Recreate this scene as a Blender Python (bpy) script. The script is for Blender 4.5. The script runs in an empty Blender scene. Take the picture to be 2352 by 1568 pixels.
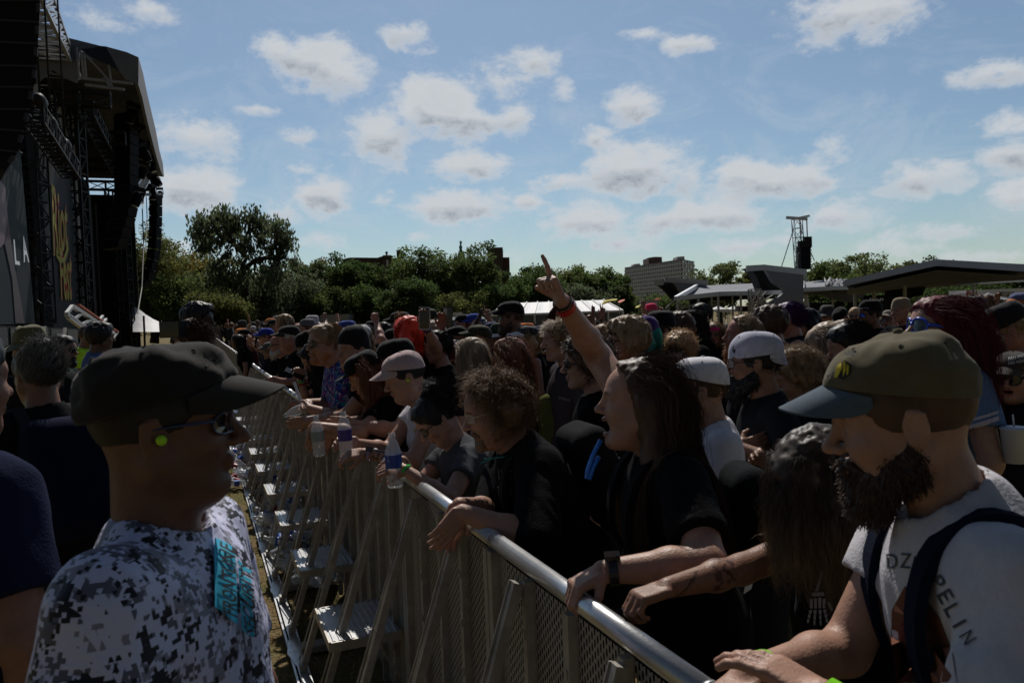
import bpy, math, random, time
import numpy as np
from mathutils import Vector, Matrix
T0 = time.time()
PI = math.pi
R = math.radians
random.seed(7)
rng = np.random.default_rng(7)
scn = bpy.context.scene
COL = scn.collection

# ------------------------------------------------------------------ camera
# picture coordinates used below: the photograph shown 2352 x 1568
CW, CH, FPX = 2352.0, 1568.0, 1829.0
CAM_H = 1.75
pitch = R(-1.94)
roll = 0.035
Fv = np.array([0, math.cos(pitch), math.sin(pitch)])
R0 = np.array([1.0, 0, 0]); U0 = np.cross(R0, Fv)
Rv = R0 * math.cos(roll) - U0 * math.sin(roll)
Uv = U0 * math.cos(roll) + R0 * math.sin(roll)
CAMP = np.array([0, 0, CAM_H])
cd = bpy.data.cameras.new('camera'); cam = bpy.data.objects.new('camera', cd); COL.objects.link(cam)
cd.sensor_width = 36.0; cd.lens = 36.0 * FPX / CW
cd.clip_start = 0.05; cd.clip_end = 3000
cd.dof.use_dof = True; cd.dof.focus_distance = 4.0; cd.dof.aperture_fstop = 9.0
M = Matrix(((Rv[0], Uv[0], -Fv[0], 0), (Rv[1], Uv[1], -Fv[1], 0), (Rv[2], Uv[2], -Fv[2], CAM_H), (0, 0, 0, 1)))
cam.matrix_world = M
scn.camera = cam

def ray(px, py):
    return Fv + Rv * ((px - CW / 2) / FPX) - Uv * ((py - CH / 2) / FPX)
def at(px, py, z):
    """world point seen at the picture position, z metres deep"""
    return CAMP + ray(px, py) * z
def on_h(px, py, h):
    r = ray(px, py); return CAMP + r * ((h - CAM_H) / r[2])
def on_plane(px, py, p0, n):
    r = ray(px, py); return CAMP + r * (np.dot(np.asarray(p0) - CAMP, n) / np.dot(r, n))
def proj(p):
    d = np.asarray(p, float) - CAMP; z = d @ Fv
    return (CW / 2 + FPX * (d @ Rv) / z, CH / 2 - FPX * (d @ Uv) / z, z)

# ------------------------------------------------------------------ light
SUN_AZ, SUN_EL = R(-4.0), R(50.0)          # azimuth to the right of straight ahead
sun_dir = Vector((math.sin(SUN_AZ) * math.cos(SUN_EL), math.cos(SUN_AZ) * math.cos(SUN_EL), math.sin(SUN_EL)))
sl = bpy.data.lights.new('sun', 'SUN'); sl.energy = 5.0; sl.angle = R(0.55); sl.color = (1.0, 0.95, 0.88)
so = bpy.data.objects.new('sun', sl); COL.objects.link(so)
so.rotation_euler = sun_dir.to_track_quat('Z', 'Y').to_euler(); so.location = (0, 0, 60)
scn.view_settings.view_transform = 'Standard'; scn.view_settings.look = 'None'
scn.view_settings.exposure = -0.55; scn.view_settings.gamma = 1.0
scn.render.engine = 'CYCLES'
scn.cycles.max_bounces = 6; scn.cycles.transparent_max_bounces = 12
scn.cycles.diffuse_bounces = 2; scn.cycles.glossy_bounces = 2; scn.cycles.transmission_bounces = 4
scn.cycles.caustics_reflective = False; scn.cycles.caustics_refractive = False
scn.cycles.use_denoising = True
# ------------------------------------------------------------------ world: sky texture with procedural clouds
world = bpy.data.worlds.new("World"); scn.world = world; world.use_nodes = True
wn = world.node_tree; wn.nodes.clear()
def W(t, **k):
    n = wn.nodes.new(t)
    for a, b in k.items(): setattr(n, a, b)
    return n
def wmath(op, a, b=None, c=None, clamp=False):
    n = W('ShaderNodeMath', operation=op, use_clamp=clamp)
    for i, v in enumerate((a, b, c)):
        if v is None: continue
        if isinstance(v, (int, float)): n.inputs[i].default_value = v
        else: wn.links.new(v, n.inputs[i])
    return n.outputs[0]
sky = W('ShaderNodeTexSky', sky_type='NISHITA', sun_disc=False, sun_elevation=SUN_EL, sun_rotation=SUN_AZ)
sky.air_density = 1.0; sky.dust_density = 0.6; sky.ozone_density = 1.0
tc = W('ShaderNodeTexCoord')
sep = W('ShaderNodeSeparateXYZ'); wn.links.new(tc.outputs['Generated'], sep.inputs[0])
# direction -> picture-plane-like angles: azimuth and elevation in degrees
az = wmath('MULTIPLY', wmath('ARCTAN2', sep.outputs[0], sep.outputs[1]), 57.2958)
el = wmath('MULTIPLY', wmath('ARCSINE', sep.outputs[2]), 57.2958)
comb = W('ShaderNodeCombineXYZ'); wn.links.new(az, comb.inputs[0]); wn.links.new(wmath('MULTIPLY', el, 1.6), comb.inputs[1])
def wnoise(scale, detail, rough, dist=0.0, off=(0, 0, 0)):
    m = W('ShaderNodeMapping'); m.inputs['Location'].default_value = off; wn.links.new(comb.outputs[0], m.inputs[0])
    n = W('ShaderNodeTexNoise'); n.inputs['Scale'].default_value = scale; n.inputs['Detail'].default_value = detail
    n.inputs['Roughness'].default_value = rough; n.inputs['Distortion'].default_value = dist
    wn.links.new(m.outputs[0], n.inputs['Vector']); return n.outputs['Fac']
n_big = wnoise(0.22, 7, 0.62, 0.25); n_fine = wnoise(0.9, 6, 0.65, 0.1, (5, 9, 2)); n_wisp = wnoise(0.16, 8, 0.72, 0.8, (40, 3, 7))
# (picture x, picture y, half width, half height, strength): each cloud a soft ellipse in azimuth/elevation, broken by noise
CLOUDS = [(720, 145, 120, 58, 1.15), (800, 190, 80, 38, 0.8), (640, 110, 55, 40, .9), (935, 75, 62, 36, .95), (960, 115, 45, 20, .5), (1000, 245, 125, 62, 1.35), (1060, 285, 115, 40, 1.15),
          (1140, 190, 85, 45, .95), (1225, 140, 75, 30, .8), (880, 310, 95, 62, 1.0), (1180, 270, 65, 42, .7), (740, 450, 82, 48, 1.15), (650, 485, 60, 30, .7),
          (685, 315, 55, 22, .75), (710, 392, 60, 20, .6), (1080, 385, 95, 34, 1.0), (1060, 475, 120, 38, 1.05), (430, 440, 120, 55, 1.05),
          (370, 420, 60, 50, .8), (460, 320, 105, 45, .85), (390, 300, 60, 50, .5), (345, 25, 70, 24, .7), (590, 252, 50, 14, .6), (1445, 245, 75, 40, 1.0), (1370, 318, 45, 28, .8),
          (1480, 385, 135, 62, 1.3), (1570, 420, 70, 40, .8), (1760, 420, 160, 48, 1.2), (1690, 390, 70, 30, .8), (1275, 420, 75, 22, .8), (1580, 102, 65, 22, .8), (1480, 80, 60, 14, .6),
          (1340, 510, 130, 48, .9), (1600, 500, 210, 40, .95), (1920, 495, 110, 38, .85), (2100, 410, 130, 38, .85), (2330, 350, 80, 52, .95),
          (2320, 295, 90, 40, .8), (1970, 30, 190, 55, 1.05), (1860, 20, 90, 40, .6), (2300, 165, 120, 30, .8), (2340, 455, 70, 45, .85), (1930, 345, 50, 40, .5), (2170, 530, 130, 24, .6),
          (730, 550, 50, 22, .6), (970, 545, 35, 14, .5), (1720, 565, 130, 22, .65), (1390, 560, 110, 22, .65), (1210, 465, 40, 20, .8), (880, 470, 40, 22, .5), (420, 560, 50, 22, .4), (2040, 570, 130, 20, .5),
          (1100, 590, 120, 14, .35), (560, 480, 40, 20, .4), (2240, 590, 130, 18, .5), (230, 40, 60, 26, .6), (1290, 215, 30, 22, .6)]
acc = None; shd = None
for (x, y, a, b, s) in CLOUDS:
    d = ray(x, y); d = d / np.linalg.norm(d)
    ca, ce = math.degrees(math.atan2(d[0], d[1])), math.degrees(math.asin(d[2]))
    k = math.degrees(1 / FPX); cosd = float(d @ Fv)
    aw, bh = a * k * cosd ** 1.2 * 1.22, b * k * cosd ** 1.4 * 1.42
    dx = wmath('MULTIPLY', wmath('SUBTRACT', az, ca), 1 / aw)
    dy = wmath('MULTIPLY', wmath('SUBTRACT', el, ce), 1 / bh)
    r2 = wmath('ADD', wmath('MULTIPLY', dx, dx), wmath('MULTIPLY', dy, dy))
    v = wmath('MULTIPLY', wmath('SUBTRACT', 1.0, wmath('POWER', r2, .7)), s)
    if acc is None: acc, shd = v, wmath('MULTIPLY', dy, wmath('MAXIMUM', v, 0.0))
    else:
        acc = wmath('SMOOTH_MAX', acc, v, 0.25)
        shd = wmath('ADD', shd, wmath('MULTIPLY', dy, wmath('MAXIMUM', v, 0.0)))
# density = ellipses + noise
den = wmath('ADD', acc, wmath('MULTIPLY', wmath('SUBTRACT', n_big, 0.5), 2.6))
den = wmath('ADD', den, wmath('MULTIPLY', wmath('SUBTRACT', n_fine, 0.5), 1.0))
mask = wmath('MULTIPLY', wmath('SUBTRACT', den, 0.0), 1.12, clamp=True)
mask = wmath('MULTIPLY', wmath('MULTIPLY', mask, mask), wmath('SUBTRACT', 3.0, wmath('MULTIPLY', mask, 2.0)))
wisp = wmath('MULTIPLY', wmath('SUBTRACT', n_wisp, 0.47), 1.8, clamp=True)
lowband = wmath('SUBTRACT', 1.0, wmath('MULTIPLY', wmath('ABSOLUTE', wmath('SUBTRACT', el, 6.0)), 1 / 16.0), clamp=True)
mask = wmath('MAXIMUM', mask, wmath('MULTIPLY', wisp, wmath('MULTIPLY_ADD', lowband, .62, .26)))
# thick middles and bases are greyer, edges and tops bright (lit from above behind)
thick = wmath('MULTIPLY', wmath('SUBTRACT', den, 0.42), .95, clamp=True)
base = wmath('MULTIPLY_ADD', shd, -3.0, 0.16, clamp=True)
dark = wmath('MULTIPLY', thick, wmath('MULTIPLY_ADD', base, 0.95, 0.14), clamp=True)
dark = wmath('MULTIPLY', dark, wmath('MULTIPLY_ADD', n_fine, 1.4, 0.5), clamp=True)
CB = 11.0
mixc = W('ShaderNodeMix', data_type='RGBA'); wn.links.new(dark, mixc.inputs[0])
mixc.inputs[6].default_value = (CB * .85, CB * .89, CB * .94, 1); mixc.inputs[7].default_value = (CB * .38, CB * .44, CB * .53, 1)
mixs = W('ShaderNodeMix', data_type='RGBA'); wn.links.new(mask, mixs.inputs[0])
skyg = W('ShaderNodeMix', data_type='RGBA', blend_type='MULTIPLY'); skyg.inputs[0].default_value = 1.0
wn.links.new(sky.outputs[0], skyg.inputs[6]); skyg.inputs[7].default_value = (.84, 1.0, 1.08, 1)
wn.links.new(skyg.outputs[2], mixs.inputs[6]); wn.links.new(mixc.outputs[2], mixs.inputs[7])
# dimming put into the sky overhead and behind the camera, to cut fill light
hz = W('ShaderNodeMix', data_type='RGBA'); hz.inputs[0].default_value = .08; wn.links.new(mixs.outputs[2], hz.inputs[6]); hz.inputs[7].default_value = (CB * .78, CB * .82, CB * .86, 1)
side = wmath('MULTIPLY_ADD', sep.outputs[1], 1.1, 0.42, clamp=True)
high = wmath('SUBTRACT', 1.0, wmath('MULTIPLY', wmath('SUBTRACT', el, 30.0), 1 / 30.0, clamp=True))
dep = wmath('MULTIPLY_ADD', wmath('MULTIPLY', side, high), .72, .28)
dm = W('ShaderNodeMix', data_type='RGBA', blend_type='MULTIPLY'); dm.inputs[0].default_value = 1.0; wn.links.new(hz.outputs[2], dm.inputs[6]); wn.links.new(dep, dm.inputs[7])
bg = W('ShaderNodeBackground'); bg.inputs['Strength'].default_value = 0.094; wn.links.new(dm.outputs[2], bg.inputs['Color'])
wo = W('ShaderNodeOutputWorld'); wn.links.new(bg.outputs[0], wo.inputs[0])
world.cycles.sampling_method = 'MANUAL'; world.cycles.sample_map_resolution = 512
# ------------------------------------------------------------------ solid modelling: distance fields meshed with surface nets
def rotm(axis, a):
    c, s = math.cos(a), math.sin(a)
    if axis == 'x': return np.array([[1, 0, 0], [0, c, -s], [0, s, c]])
    if axis == 'y': return np.array([[c, 0, s], [0, 1, 0], [-s, 0, c]])
    return np.array([[c, -s, 0], [s, c, 0], [0, 0, 1]])
def unit(v):
    v = np.asarray(v, float); return v / max(1e-9, np.linalg.norm(v))
_lat = rng.random((32, 32, 32)).astype(np.float32)
def vnoise(P, f):
    """smooth value noise in 0..1"""
    Q = P * f; I = np.floor(Q).astype(np.int64); t = (Q - I).astype(np.float32); t = t * t * (3 - 2 * t)
    I &= 31; J = (I + 1) & 31
    x0, y0, z0 = I[:, 0], I[:, 1], I[:, 2]; x1, y1, z1 = J[:, 0], J[:, 1], J[:, 2]
    tx, ty, tz = t[:, 0], t[:, 1], t[:, 2]; L = _lat
    a = L[x0, y0, z0] * (1 - tx) + L[x1, y0, z0] * tx; b = L[x0, y1, z0] * (1 - tx) + L[x1, y1, z0] * tx
    c = L[x0, y0, z1] * (1 - tx) + L[x1, y0, z1] * tx; d = L[x0, y1, z1] * (1 - tx) + L[x1, y1, z1] * tx
    return (a * (1 - ty) + b * ty) * (1 - tz) + (c * (1 - ty) + d * ty) * tz
class Frame:
    def __init__(s, o=(0, 0, 0), m=None):
        s.o = np.asarray(o, float); s.m = np.eye(3) if m is None else np.asarray(m, float)   # columns = local axes
    def w(s, p): return s.o + s.m @ np.asarray(p, float)
    def d(s, v): return s.m @ np.asarray(v, float)
    def loc(s, P): return (P - s.o) @ s.m
def smin(a, b, k):
    if k <= 0: return np.minimum(a, b)
    h = np.maximum(k - np.abs(a - b), 0) / k
    return np.minimum(a, b) - h * h * k * 0.25
def f_ell(P, c, r):
    q = (P - np.asarray(c, np.float32)) / np.asarray(r, np.float32)
    k0 = np.sqrt((q * q).sum(1)); q2 = q / np.asarray(r, np.float32)
    return k0 * (k0 - 1) / np.maximum(np.sqrt((q2 * q2).sum(1)), 1e-6)
def f_rc(P, a, b, r1, r2, flat=1.0):
    a = np.asarray(a, np.float32); ba = np.asarray(b, np.float32) - a
    pa = P - a; t = np.clip((pa @ ba) / max(1e-9, float(ba @ ba)), 0, 1)
    d = pa - t[:, None] * ba
    return np.sqrt((d * d).sum(1)) - (r1 + (r2 - r1) * t)
def f_box(P, c, h, r):
    q = np.abs(P - np.asarray(c, np.float32)) - (np.asarray(h, np.float32) - r)
    return np.sqrt((np.maximum(q, 0) ** 2).sum(1)) + np.minimum(q.max(1), 0) - r
class SDF:
    def __init__(s): s.ops = []; s.pts = []; s.rad = []
    def _b(s, fr, p, r):
        s.pts.append(fr.w(p) if fr else np.asarray(p, float)); s.rad.append(r)
    def ell(s, c, r, k=.02, fr=None, sub=False):
        s.ops.append(('e', fr, k, sub, (c, r)))
        if not sub: s._b(fr, c, max(r))
        return s
    def rc(s, a, b, r1, r2, k=.02, fr=None, sub=False):
        s.ops.append(('c', fr, k, sub, (a, b, r1, r2)))
        if not sub: s._b(fr, a, r1); s._b(fr, b, r2)
        return s
    def box(s, c, h, r=.005, k=.01, fr=None, sub=False):
        s.ops.append(('b', fr, k, sub, (c, h, r)))
        if not sub: s._b(fr, c, float(np.linalg.norm(h)))
        return s
    def plane(s, p, n, fr=None, k=0):      # keep the side the normal points to
        s.ops.append(('p', fr, k, True, (p, unit(n)))); return s
    def fn(s, f):                           # f(P, d) -> d
        s.ops.append(('f', None, 0, False, f)); return s
    def __call__(s, P):
        P = P.astype(np.float32); d = np.full(len(P), 9.0, np.float32); cache = {}
        for t, fr, k, sub, a in s.ops:
            if t == 'f': d = a(P, d); continue
            Q = P
            if fr is not None:
                if id(fr) not in cache: cache[id(fr)] = fr.loc(P).astype(np.float32)
                Q = cache[id(fr)]
            if t == 'e': v = f_ell(Q, *a)
            elif t == 'c': v = f_rc(Q, *a)
            elif t == 'b': v = f_box(Q, *a)
            else: v = (Q - np.asarray(a[0], np.float32)) @ np.asarray(a[1], np.float32)
            if sub: d = -smin(-d, v, k)
            else: d = smin(d, v, k)
        return d
    def bounds(s, pad):
        p = np.array(s.pts); r = np.array(s.rad)[:, None]
        return (p - r).min(0) - pad, (p + r).max(0) + pad
def sdf_mesh(S, vox, pad=.02, lo=None, hi=None, smooth=1):
    a, b = S.bounds(pad)
    if lo is not None: a = np.maximum(a, lo)
    if hi is not None: b = np.minimum(b, hi)
    K = 4; n = np.maximum(1, np.ceil((b - a) / (vox * K)).astype(int))
    gx = [a[i] + vox * K * np.arange(n[i] + 1) for i in range(3)]
    C = np.stack(np.meshgrid(*gx, indexing='ij'), -1).reshape(-1, 3)
    D = S(C).reshape(n + 1)
    mn = np.full(n, 9.0, np.float32)
    for dx in (0, 1):
        for dy in (0, 1):
            for dz in (0, 1):
                mn = np.minimum(mn, np.abs(D[dx:n[0] + dx, dy:n[1] + dy, dz:n[2] + dz]))
    act = np.argwhere(mn < vox * K * 1.5)
    F = np.repeat(np.repeat(np.repeat(D[:-1, :-1, :-1], K, 0), K, 1), K, 2).copy()
    off = np.stack(np.meshgrid(*[np.arange(K)] * 3, indexing='ij'), -1).reshape(-1, 3)
    idx = (act[:, None, :] * K + off[None]).reshape(-1, 3)
    F[idx[:, 0], idx[:, 1], idx[:, 2]] = S(a + idx * vox)
    F[0] = F[-1] = .05; F[:, 0] = F[:, -1] = .05; F[:, :, 0] = F[:, :, -1] = .05
    # surface nets
    s = F < 0; N = np.array(F.shape)
    cnt = np.zeros(N - 1, np.uint8)
    for dx in (0, 1):
        for dy in (0, 1):
            for dz in (0, 1):
                cnt += s[dx:N[0] - 1 + dx, dy:N[1] - 1 + dy, dz:N[2] - 1 + dz]
    cells = np.argwhere((cnt > 0) & (cnt < 8))
    if len(cells) == 0: return np.zeros((0, 3)), np.zeros((0, 4), int)
    cid = np.full(N - 1, -1, np.int32); cid[cells[:, 0], cells[:, 1], cells[:, 2]] = np.arange(len(cells))
    corners = [(x, y, z) for x in (0, 1) for y in (0, 1) for z in (0, 1)]
    V = {c: F[cells[:, 0] + c[0], cells[:, 1] + c[1], cells[:, 2] + c[2]] for c in corners}
    acc_ = np.zeros((len(cells), 3)); w = np.zeros(len(cells))
    for c0 in corners:
        for ax in range(3):
            if c0[ax]: continue
            c1 = list(c0); c1[ax] = 1; c1 = tuple(c1)
            v0, v1 = V[c0], V[c1]; m = (v0 < 0) != (v1 < 0)
            t = np.where(m, v0 / np.where(m, v0 - v1, 1), 0)
            p = np.array(c0, float)[None] + np.zeros((len(cells), 3)); p[:, ax] += t
            acc_ += p * m[:, None]; w += m
    verts = a + (cells + acc_ / w[:, None]) * vox
    quads = []
    for ax in range(3):
        sl0 = [slice(None)] * 3; sl1 = [slice(None)] * 3
        sl0[ax] = slice(0, -1); sl1[ax] = slice(1, None)
        e = np.argwhere(s[tuple(sl0)] != s[tuple(sl1)])
        o1, o2 = [i for i in range(3) if i != ax]
        e = e[(e[:, o1] > 0) & (e[:, o2] > 0)]
        inside = s[e[:, 0], e[:, 1], e[:, 2]]
        def cc(d1, d2):
            q = e.copy(); q[:, o1] -= d1; q[:, o2] -= d2
            q = np.minimum(q, np.array(cid.shape) - 1); return cid[q[:, 0], q[:, 1], q[:, 2]]
        q = np.stack([cc(1, 1), cc(0, 1), cc(0, 0), cc(1, 0)], 1)
        flip = inside if ax != 1 else ~inside
        q[~flip] = q[~flip][:, ::-1]
        quads.append(q)
    quads = np.concatenate(quads); quads = quads[(quads >= 0).all(1)]
    for _ in range(smooth):
        ss = np.zeros_like(verts); c = np.zeros(len(verts))
        for i in range(4):
            np.add.at(ss, quads[:, i], verts[quads[:, (i + 1) % 4]]); np.add.at(c, quads[:, i], 1)
        verts = verts * .5 + .5 * ss / np.maximum(c, 1)[:, None]
    return verts, quads

# ------------------------------------------------------------------ mesh helpers
def mesh_np(name, verts, faces, smooth=True, tint=None):
    """faces: (n,k) array or list of arrays with different k"""
    me = bpy.data.meshes.new(name)
    fl = faces if isinstance(faces, list) else [faces]
    fl = [np.asarray(f) for f in fl if len(f)]
    me.vertices.add(len(verts)); me.vertices.foreach_set('co', np.asarray(verts, np.float32).ravel())
    tot = sum(f.size for f in fl); nf = sum(len(f) for f in fl)
    me.loops.add(tot); me.polygons.add(nf)
    me.loops.foreach_set('vertex_index', np.concatenate([f.ravel() for f in fl]).astype(np.int32))
    st = []; c = 0
    for f in fl:
        st.append(c + np.arange(len(f)) * f.shape[1]); c += f.size
    me.polygons.foreach_set('loop_start', np.concatenate(st).astype(np.int32))
    me.update(calc_edges=True)
    me.polygons.foreach_set('use_smooth', np.full(nf, bool(smooth)))
    if tint is not None:
        ca = me.color_attributes.new('tint', 'FLOAT_COLOR', 'POINT')
        t = np.ones((len(verts), 4), np.float32); t[:, :3] = tint; ca.data.foreach_set('color', t.ravel())
    return me
class MB:
    """collects shapes, builds ONE mesh"""
    def __init__(s): s.v = []; s.f = {}; s.n = 0; s.t = []
    def add(s, v, faces, tint=(1, 1, 1)):
        v = np.asarray(v, float)
        for f in (faces if isinstance(faces, list) else [faces]):
            f = np.asarray(f)
            if len(f): s.f.setdefault(f.shape[1], []).append(f + s.n)
        s.v.append(v); s.n += len(v)
        t = np.asarray(tint, float); s.t.append(np.broadcast_to(t, (len(v), 3)))
        return s
    def box(s, c, h, m=None, tint=(1, 1, 1)):
        c = np.asarray(c, float); h = np.asarray(h, float)
        q = np.array([[x, y, z] for x in (-1, 1) for y in (-1, 1) for z in (-1, 1)], float) * h
        if m is not None: q = q @ np.asarray(m).T
        return s.add(c + q, np.array([[0, 1, 3, 2], [4, 6, 7, 5], [0, 4, 5, 1], [2, 3, 7, 6], [0, 2, 6, 4], [1, 5, 7, 3]]), tint)
    def bar(s, a, b, w, h=None, up=(0, 0, 1), tint=(1, 1, 1)):
        a, b = np.asarray(a, float), np.asarray(b, float); h = h or w
        d = b - a; L = np.linalg.norm(d); x = d / L
        y = np.cross(up, x)
        if np.linalg.norm(y) < 1e-3: y = np.cross((1, 0, 0), x)
        y = unit(y); z = np.cross(x, y)
        return s.box((a + b) / 2, (L / 2, w / 2, h / 2), np.stack([x, y, z], 1), tint)
    def tube(s, pts, rad, n=8, caps=True, tint=(1, 1, 1)):
        pts = np.asarray(pts, float); m = len(pts); rad = np.broadcast_to(rad, (m,))
        T = np.gradient(pts, axis=0); T /= np.maximum(np.linalg.norm(T, axis=1), 1e-9)[:, None]
        up = np.array([0, 0, 1.0]) if abs(T[0, 2]) < .9 else np.array([1.0, 0, 0])
        X = unit(np.cross(T[0], up)); rings = []
        for i in range(m):
            X = unit(X - T[i] * (X @ T[i])); Y = np.cross(T[i], X)
            a = np.arange(n) * 2 * PI / n
            rings.append(pts[i] + rad[i] * (np.cos(a)[:, None] * X + np.sin(a)[:, None] * Y))
        v = np.concatenate(rings); i = np.arange(m - 1)[:, None] * n; j = np.arange(n)[None]; k = (j + 1) % n
        q = np.stack([i + j, i + k, i + n + k, i + n + j], -1).reshape(-1, 4)
        fs = [q]
        if caps: fs.append(np.array([list(range(n))[::-1], [(m - 1) * n + t for t in range(n)]]))
        return s.add(v, fs, tint)
    def grid(s, P, closed_u=False, tint=(1, 1, 1), flip=False):
        """P (nu, nv, 3)"""
        nu, nv = P.shape[:2]; u = np.arange(nu if closed_u else nu - 1)[:, None]; v = np.arange(nv - 1)[None]
        u1 = (u + 1) % nu
        q = np.stack([u * nv + v, u1 * nv + v, u1 * nv + v + 1, u * nv + v + 1], -1).reshape(-1, 4)
        if flip: q = q[:, ::-1]
        t = np.asarray(tint, float)
        return s.add(P.reshape(-1, 3), q, t.reshape(-1, 3) if t.ndim == 3 else t)
    def lathe(s, prof, c=(0, 0, 0), n=16, m=None, tint=(1, 1, 1)):
        prof = np.asarray(prof, float); a = np.arange(n) * 2 * PI / n
        P = np.stack([np.cos(a)[:, None] * prof[:, 0], np.sin(a)[:, None] * prof[:, 0], np.broadcast_to(prof[:, 1], (n, len(prof)))], -1)
        if m is not None: P = P @ np.asarray(m).T
        return s.grid(P + np.asarray(c, float), True, tint)
    def poly(s, pts, thick=None, tint=(1, 1, 1)):
        """flat polygon, extruded by the vector thick"""
        p = np.asarray(pts, float); n = len(p)
        if thick is None: return s.add(p, [np.arange(n)[None]], tint)
        t = np.asarray(thick, float); v = np.concatenate([p, p + t])
        side = np.array([[i, (i + 1) % n, (i + 1) % n + n, i + n] for i in range(n)])
        return s.add(v, [np.arange(n)[None][:, ::-1], (np.arange(n) + n)[None], side], tint)
    def build(s, name, mat, parent=None, smooth=False, **kw):
        fs = [np.concatenate(x) for x in s.f.values()]
        me = mesh_np(name, np.concatenate(s.v), fs, smooth, np.concatenate(s.t))
        return link(name, me, mat, parent, **kw)
def link(name, me, mat, parent=None, color=None, loc=None):
    o = bpy.data.objects.new(name, me); COL.objects.link(o)
    if mat is not None and not me.materials: me.materials.append(mat)
    if parent is not None: o.parent = parent
    if color is not None: o.color = (*color, 1)
    if loc is not None: o.location = loc
    return o
def tag(o, label=None, cat=None, group=None, kind=None):
    if label: o['label'] = label
    if cat: o['category'] = cat
    if group: o['group'] = group
    if kind: o['kind'] = kind
    return o
def empty(name, loc=(0, 0, 0), rz=0.0, label=None, cat=None, group=None):
    o = bpy.data.objects.new(name, None); COL.objects.link(o); o.location = tuple(loc); o.rotation_euler = (0, 0, rz)
    o.empty_display_size = .1
    return tag(o, label, cat, group)
def copy_tree(o, parent=None):
    c = o.copy(); COL.objects.link(c)
    if parent is not None: c.parent = parent
    for ch in o.children: copy_tree(ch, c)
    return c

# ------------------------------------------------------------------ materials
MATS = {}
def mat(name, color=(.5, .5, .5), rough=.8, metal=0.0, noise=0.0, nscale=8.0, bump=0.0, bscale=60.0, spec=.5, objcol=False, tint=True,
        coord='Object', sss=0.0, trans=0.0, alpha=1.0, emit=None, sheen=0.0, col2=None, stretch=(1, 1, 1), bdetail=3.0, bdist=.004):
    if name in MATS: return MATS[name]
    m = bpy.data.materials.new(name); MATS[name] = m; m.use_nodes = True; nt = m.node_tree
    b = nt.nodes['Principled BSDF']; L = nt.links
    b.inputs['Roughness'].default_value = rough; b.inputs['Metallic'].default_value = metal
    b.inputs['Specular IOR Level'].default_value = spec
    if sheen: b.inputs['Sheen Weight'].default_value = sheen
    if trans: b.inputs['Transmission Weight'].default_value = trans
    if alpha < 1: b.inputs['Alpha'].default_value = alpha
    c = nt.nodes.new('ShaderNodeRGB'); c.outputs[0].default_value = (*color, 1); out = c.outputs[0]
    def mul(x, y, f=1.0, mode='MULTIPLY'):
        n = nt.nodes.new('ShaderNodeMix'); n.data_type = 'RGBA'; n.blend_type = mode; n.inputs[0].default_value = f
        L.new(x, n.inputs[6]); L.new(y, n.inputs[7]); return n.outputs[2]
    if objcol:
        oi = nt.nodes.new('ShaderNodeObjectInfo'); out = mul(out, oi.outputs['Color'])
    if tint:
        at_ = nt.nodes.new('ShaderNodeAttribute'); at_.attribute_name = 'tint'; out = mul(out, at_.outputs['Color'])
    tcn = nt.nodes.new('ShaderNodeTexCoord'); mp = nt.nodes.new('ShaderNodeMapping'); mp.inputs['Scale'].default_value = stretch
    L.new(tcn.outputs[coord], mp.inputs[0])
    if noise or col2:
        n = nt.nodes.new('ShaderNodeTexNoise'); n.inputs['Scale'].default_value = nscale; n.inputs['Detail'].default_value = 5
        n.inputs['Roughness'].default_value = .65
        L.new(mp.outputs[0], n.inputs['Vector'])
        if col2:
            r = nt.nodes.new('ShaderNodeMapRange'); r.inputs['From Min'].default_value = .38; r.inputs['From Max'].default_value = .62
            L.new(n.outputs['Fac'], r.inputs['Value']); c2 = nt.nodes.new('ShaderNodeRGB'); c2.outputs[0].default_value = (*col2, 1)
            mx = nt.nodes.new('ShaderNodeMix'); mx.data_type = 'RGBA'; L.new(r.outputs[0], mx.inputs[0]); L.new(out, mx.inputs[6]); L.new(c2.outputs[0], mx.inputs[7]); out = mx.outputs[2]
        if noise:
            r = nt.nodes.new('ShaderNodeMapRange'); r.inputs['From Min'].default_value = .25; r.inputs['From Max'].default_value = .75
            r.inputs['To Min'].default_value = 1 - noise; r.inputs['To Max'].default_value = 1 + noise * .6; L.new(n.outputs['Fac'], r.inputs['Value'])
            out = mul(out, r.outputs[0])
    L.new(out, b.inputs['Base Color'])
    if sss: b.inputs['Subsurface Weight'].default_value = sss; b.inputs['Subsurface Scale'].default_value = .006; b.inputs['Subsurface Radius'].default_value = (1, .35, .2)
    if emit: b.inputs['Emission Color'].default_value = (*emit[:3], 1); b.inputs['Emission Strength'].default_value = emit[3]
    if bump:
        n = nt.nodes.new('ShaderNodeTexNoise'); n.inputs['Scale'].default_value = bscale; n.inputs['Detail'].default_value = bdetail
        L.new(mp.outputs[0], n.inputs['Vector']); bp = nt.nodes.new('ShaderNodeBump'); bp.inputs['Strength'].default_value = bump
        bp.inputs['Distance'].default_value = bdist; L.new(n.outputs['Fac'], bp.inputs['Height']); L.new(bp.outputs[0], b.inputs['Normal'])
    return m
M_skin = mat('skin', (1, 1, 1), .48, objcol=True, noise=.22, nscale=26, bump=.55, bscale=150, sss=.10, spec=.35, bdist=.0025, bdetail=6)
M_cloth = mat('cloth', (1, 1, 1), .95, objcol=True, noise=.22, nscale=7, bump=.5, bscale=160, spec=.06, bdist=.004, bdetail=8)
M_hair = mat('hair', (1, 1, 1), .52, objcol=True, noise=.35, nscale=30, spec=.35, stretch=(1, 1, .2))
M_cap = mat('cap_twill', (1, 1, 1), .9, objcol=True, noise=.2, nscale=25, bump=.3, bscale=700, spec=.15, sheen=.1, bdist=.001)
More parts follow.
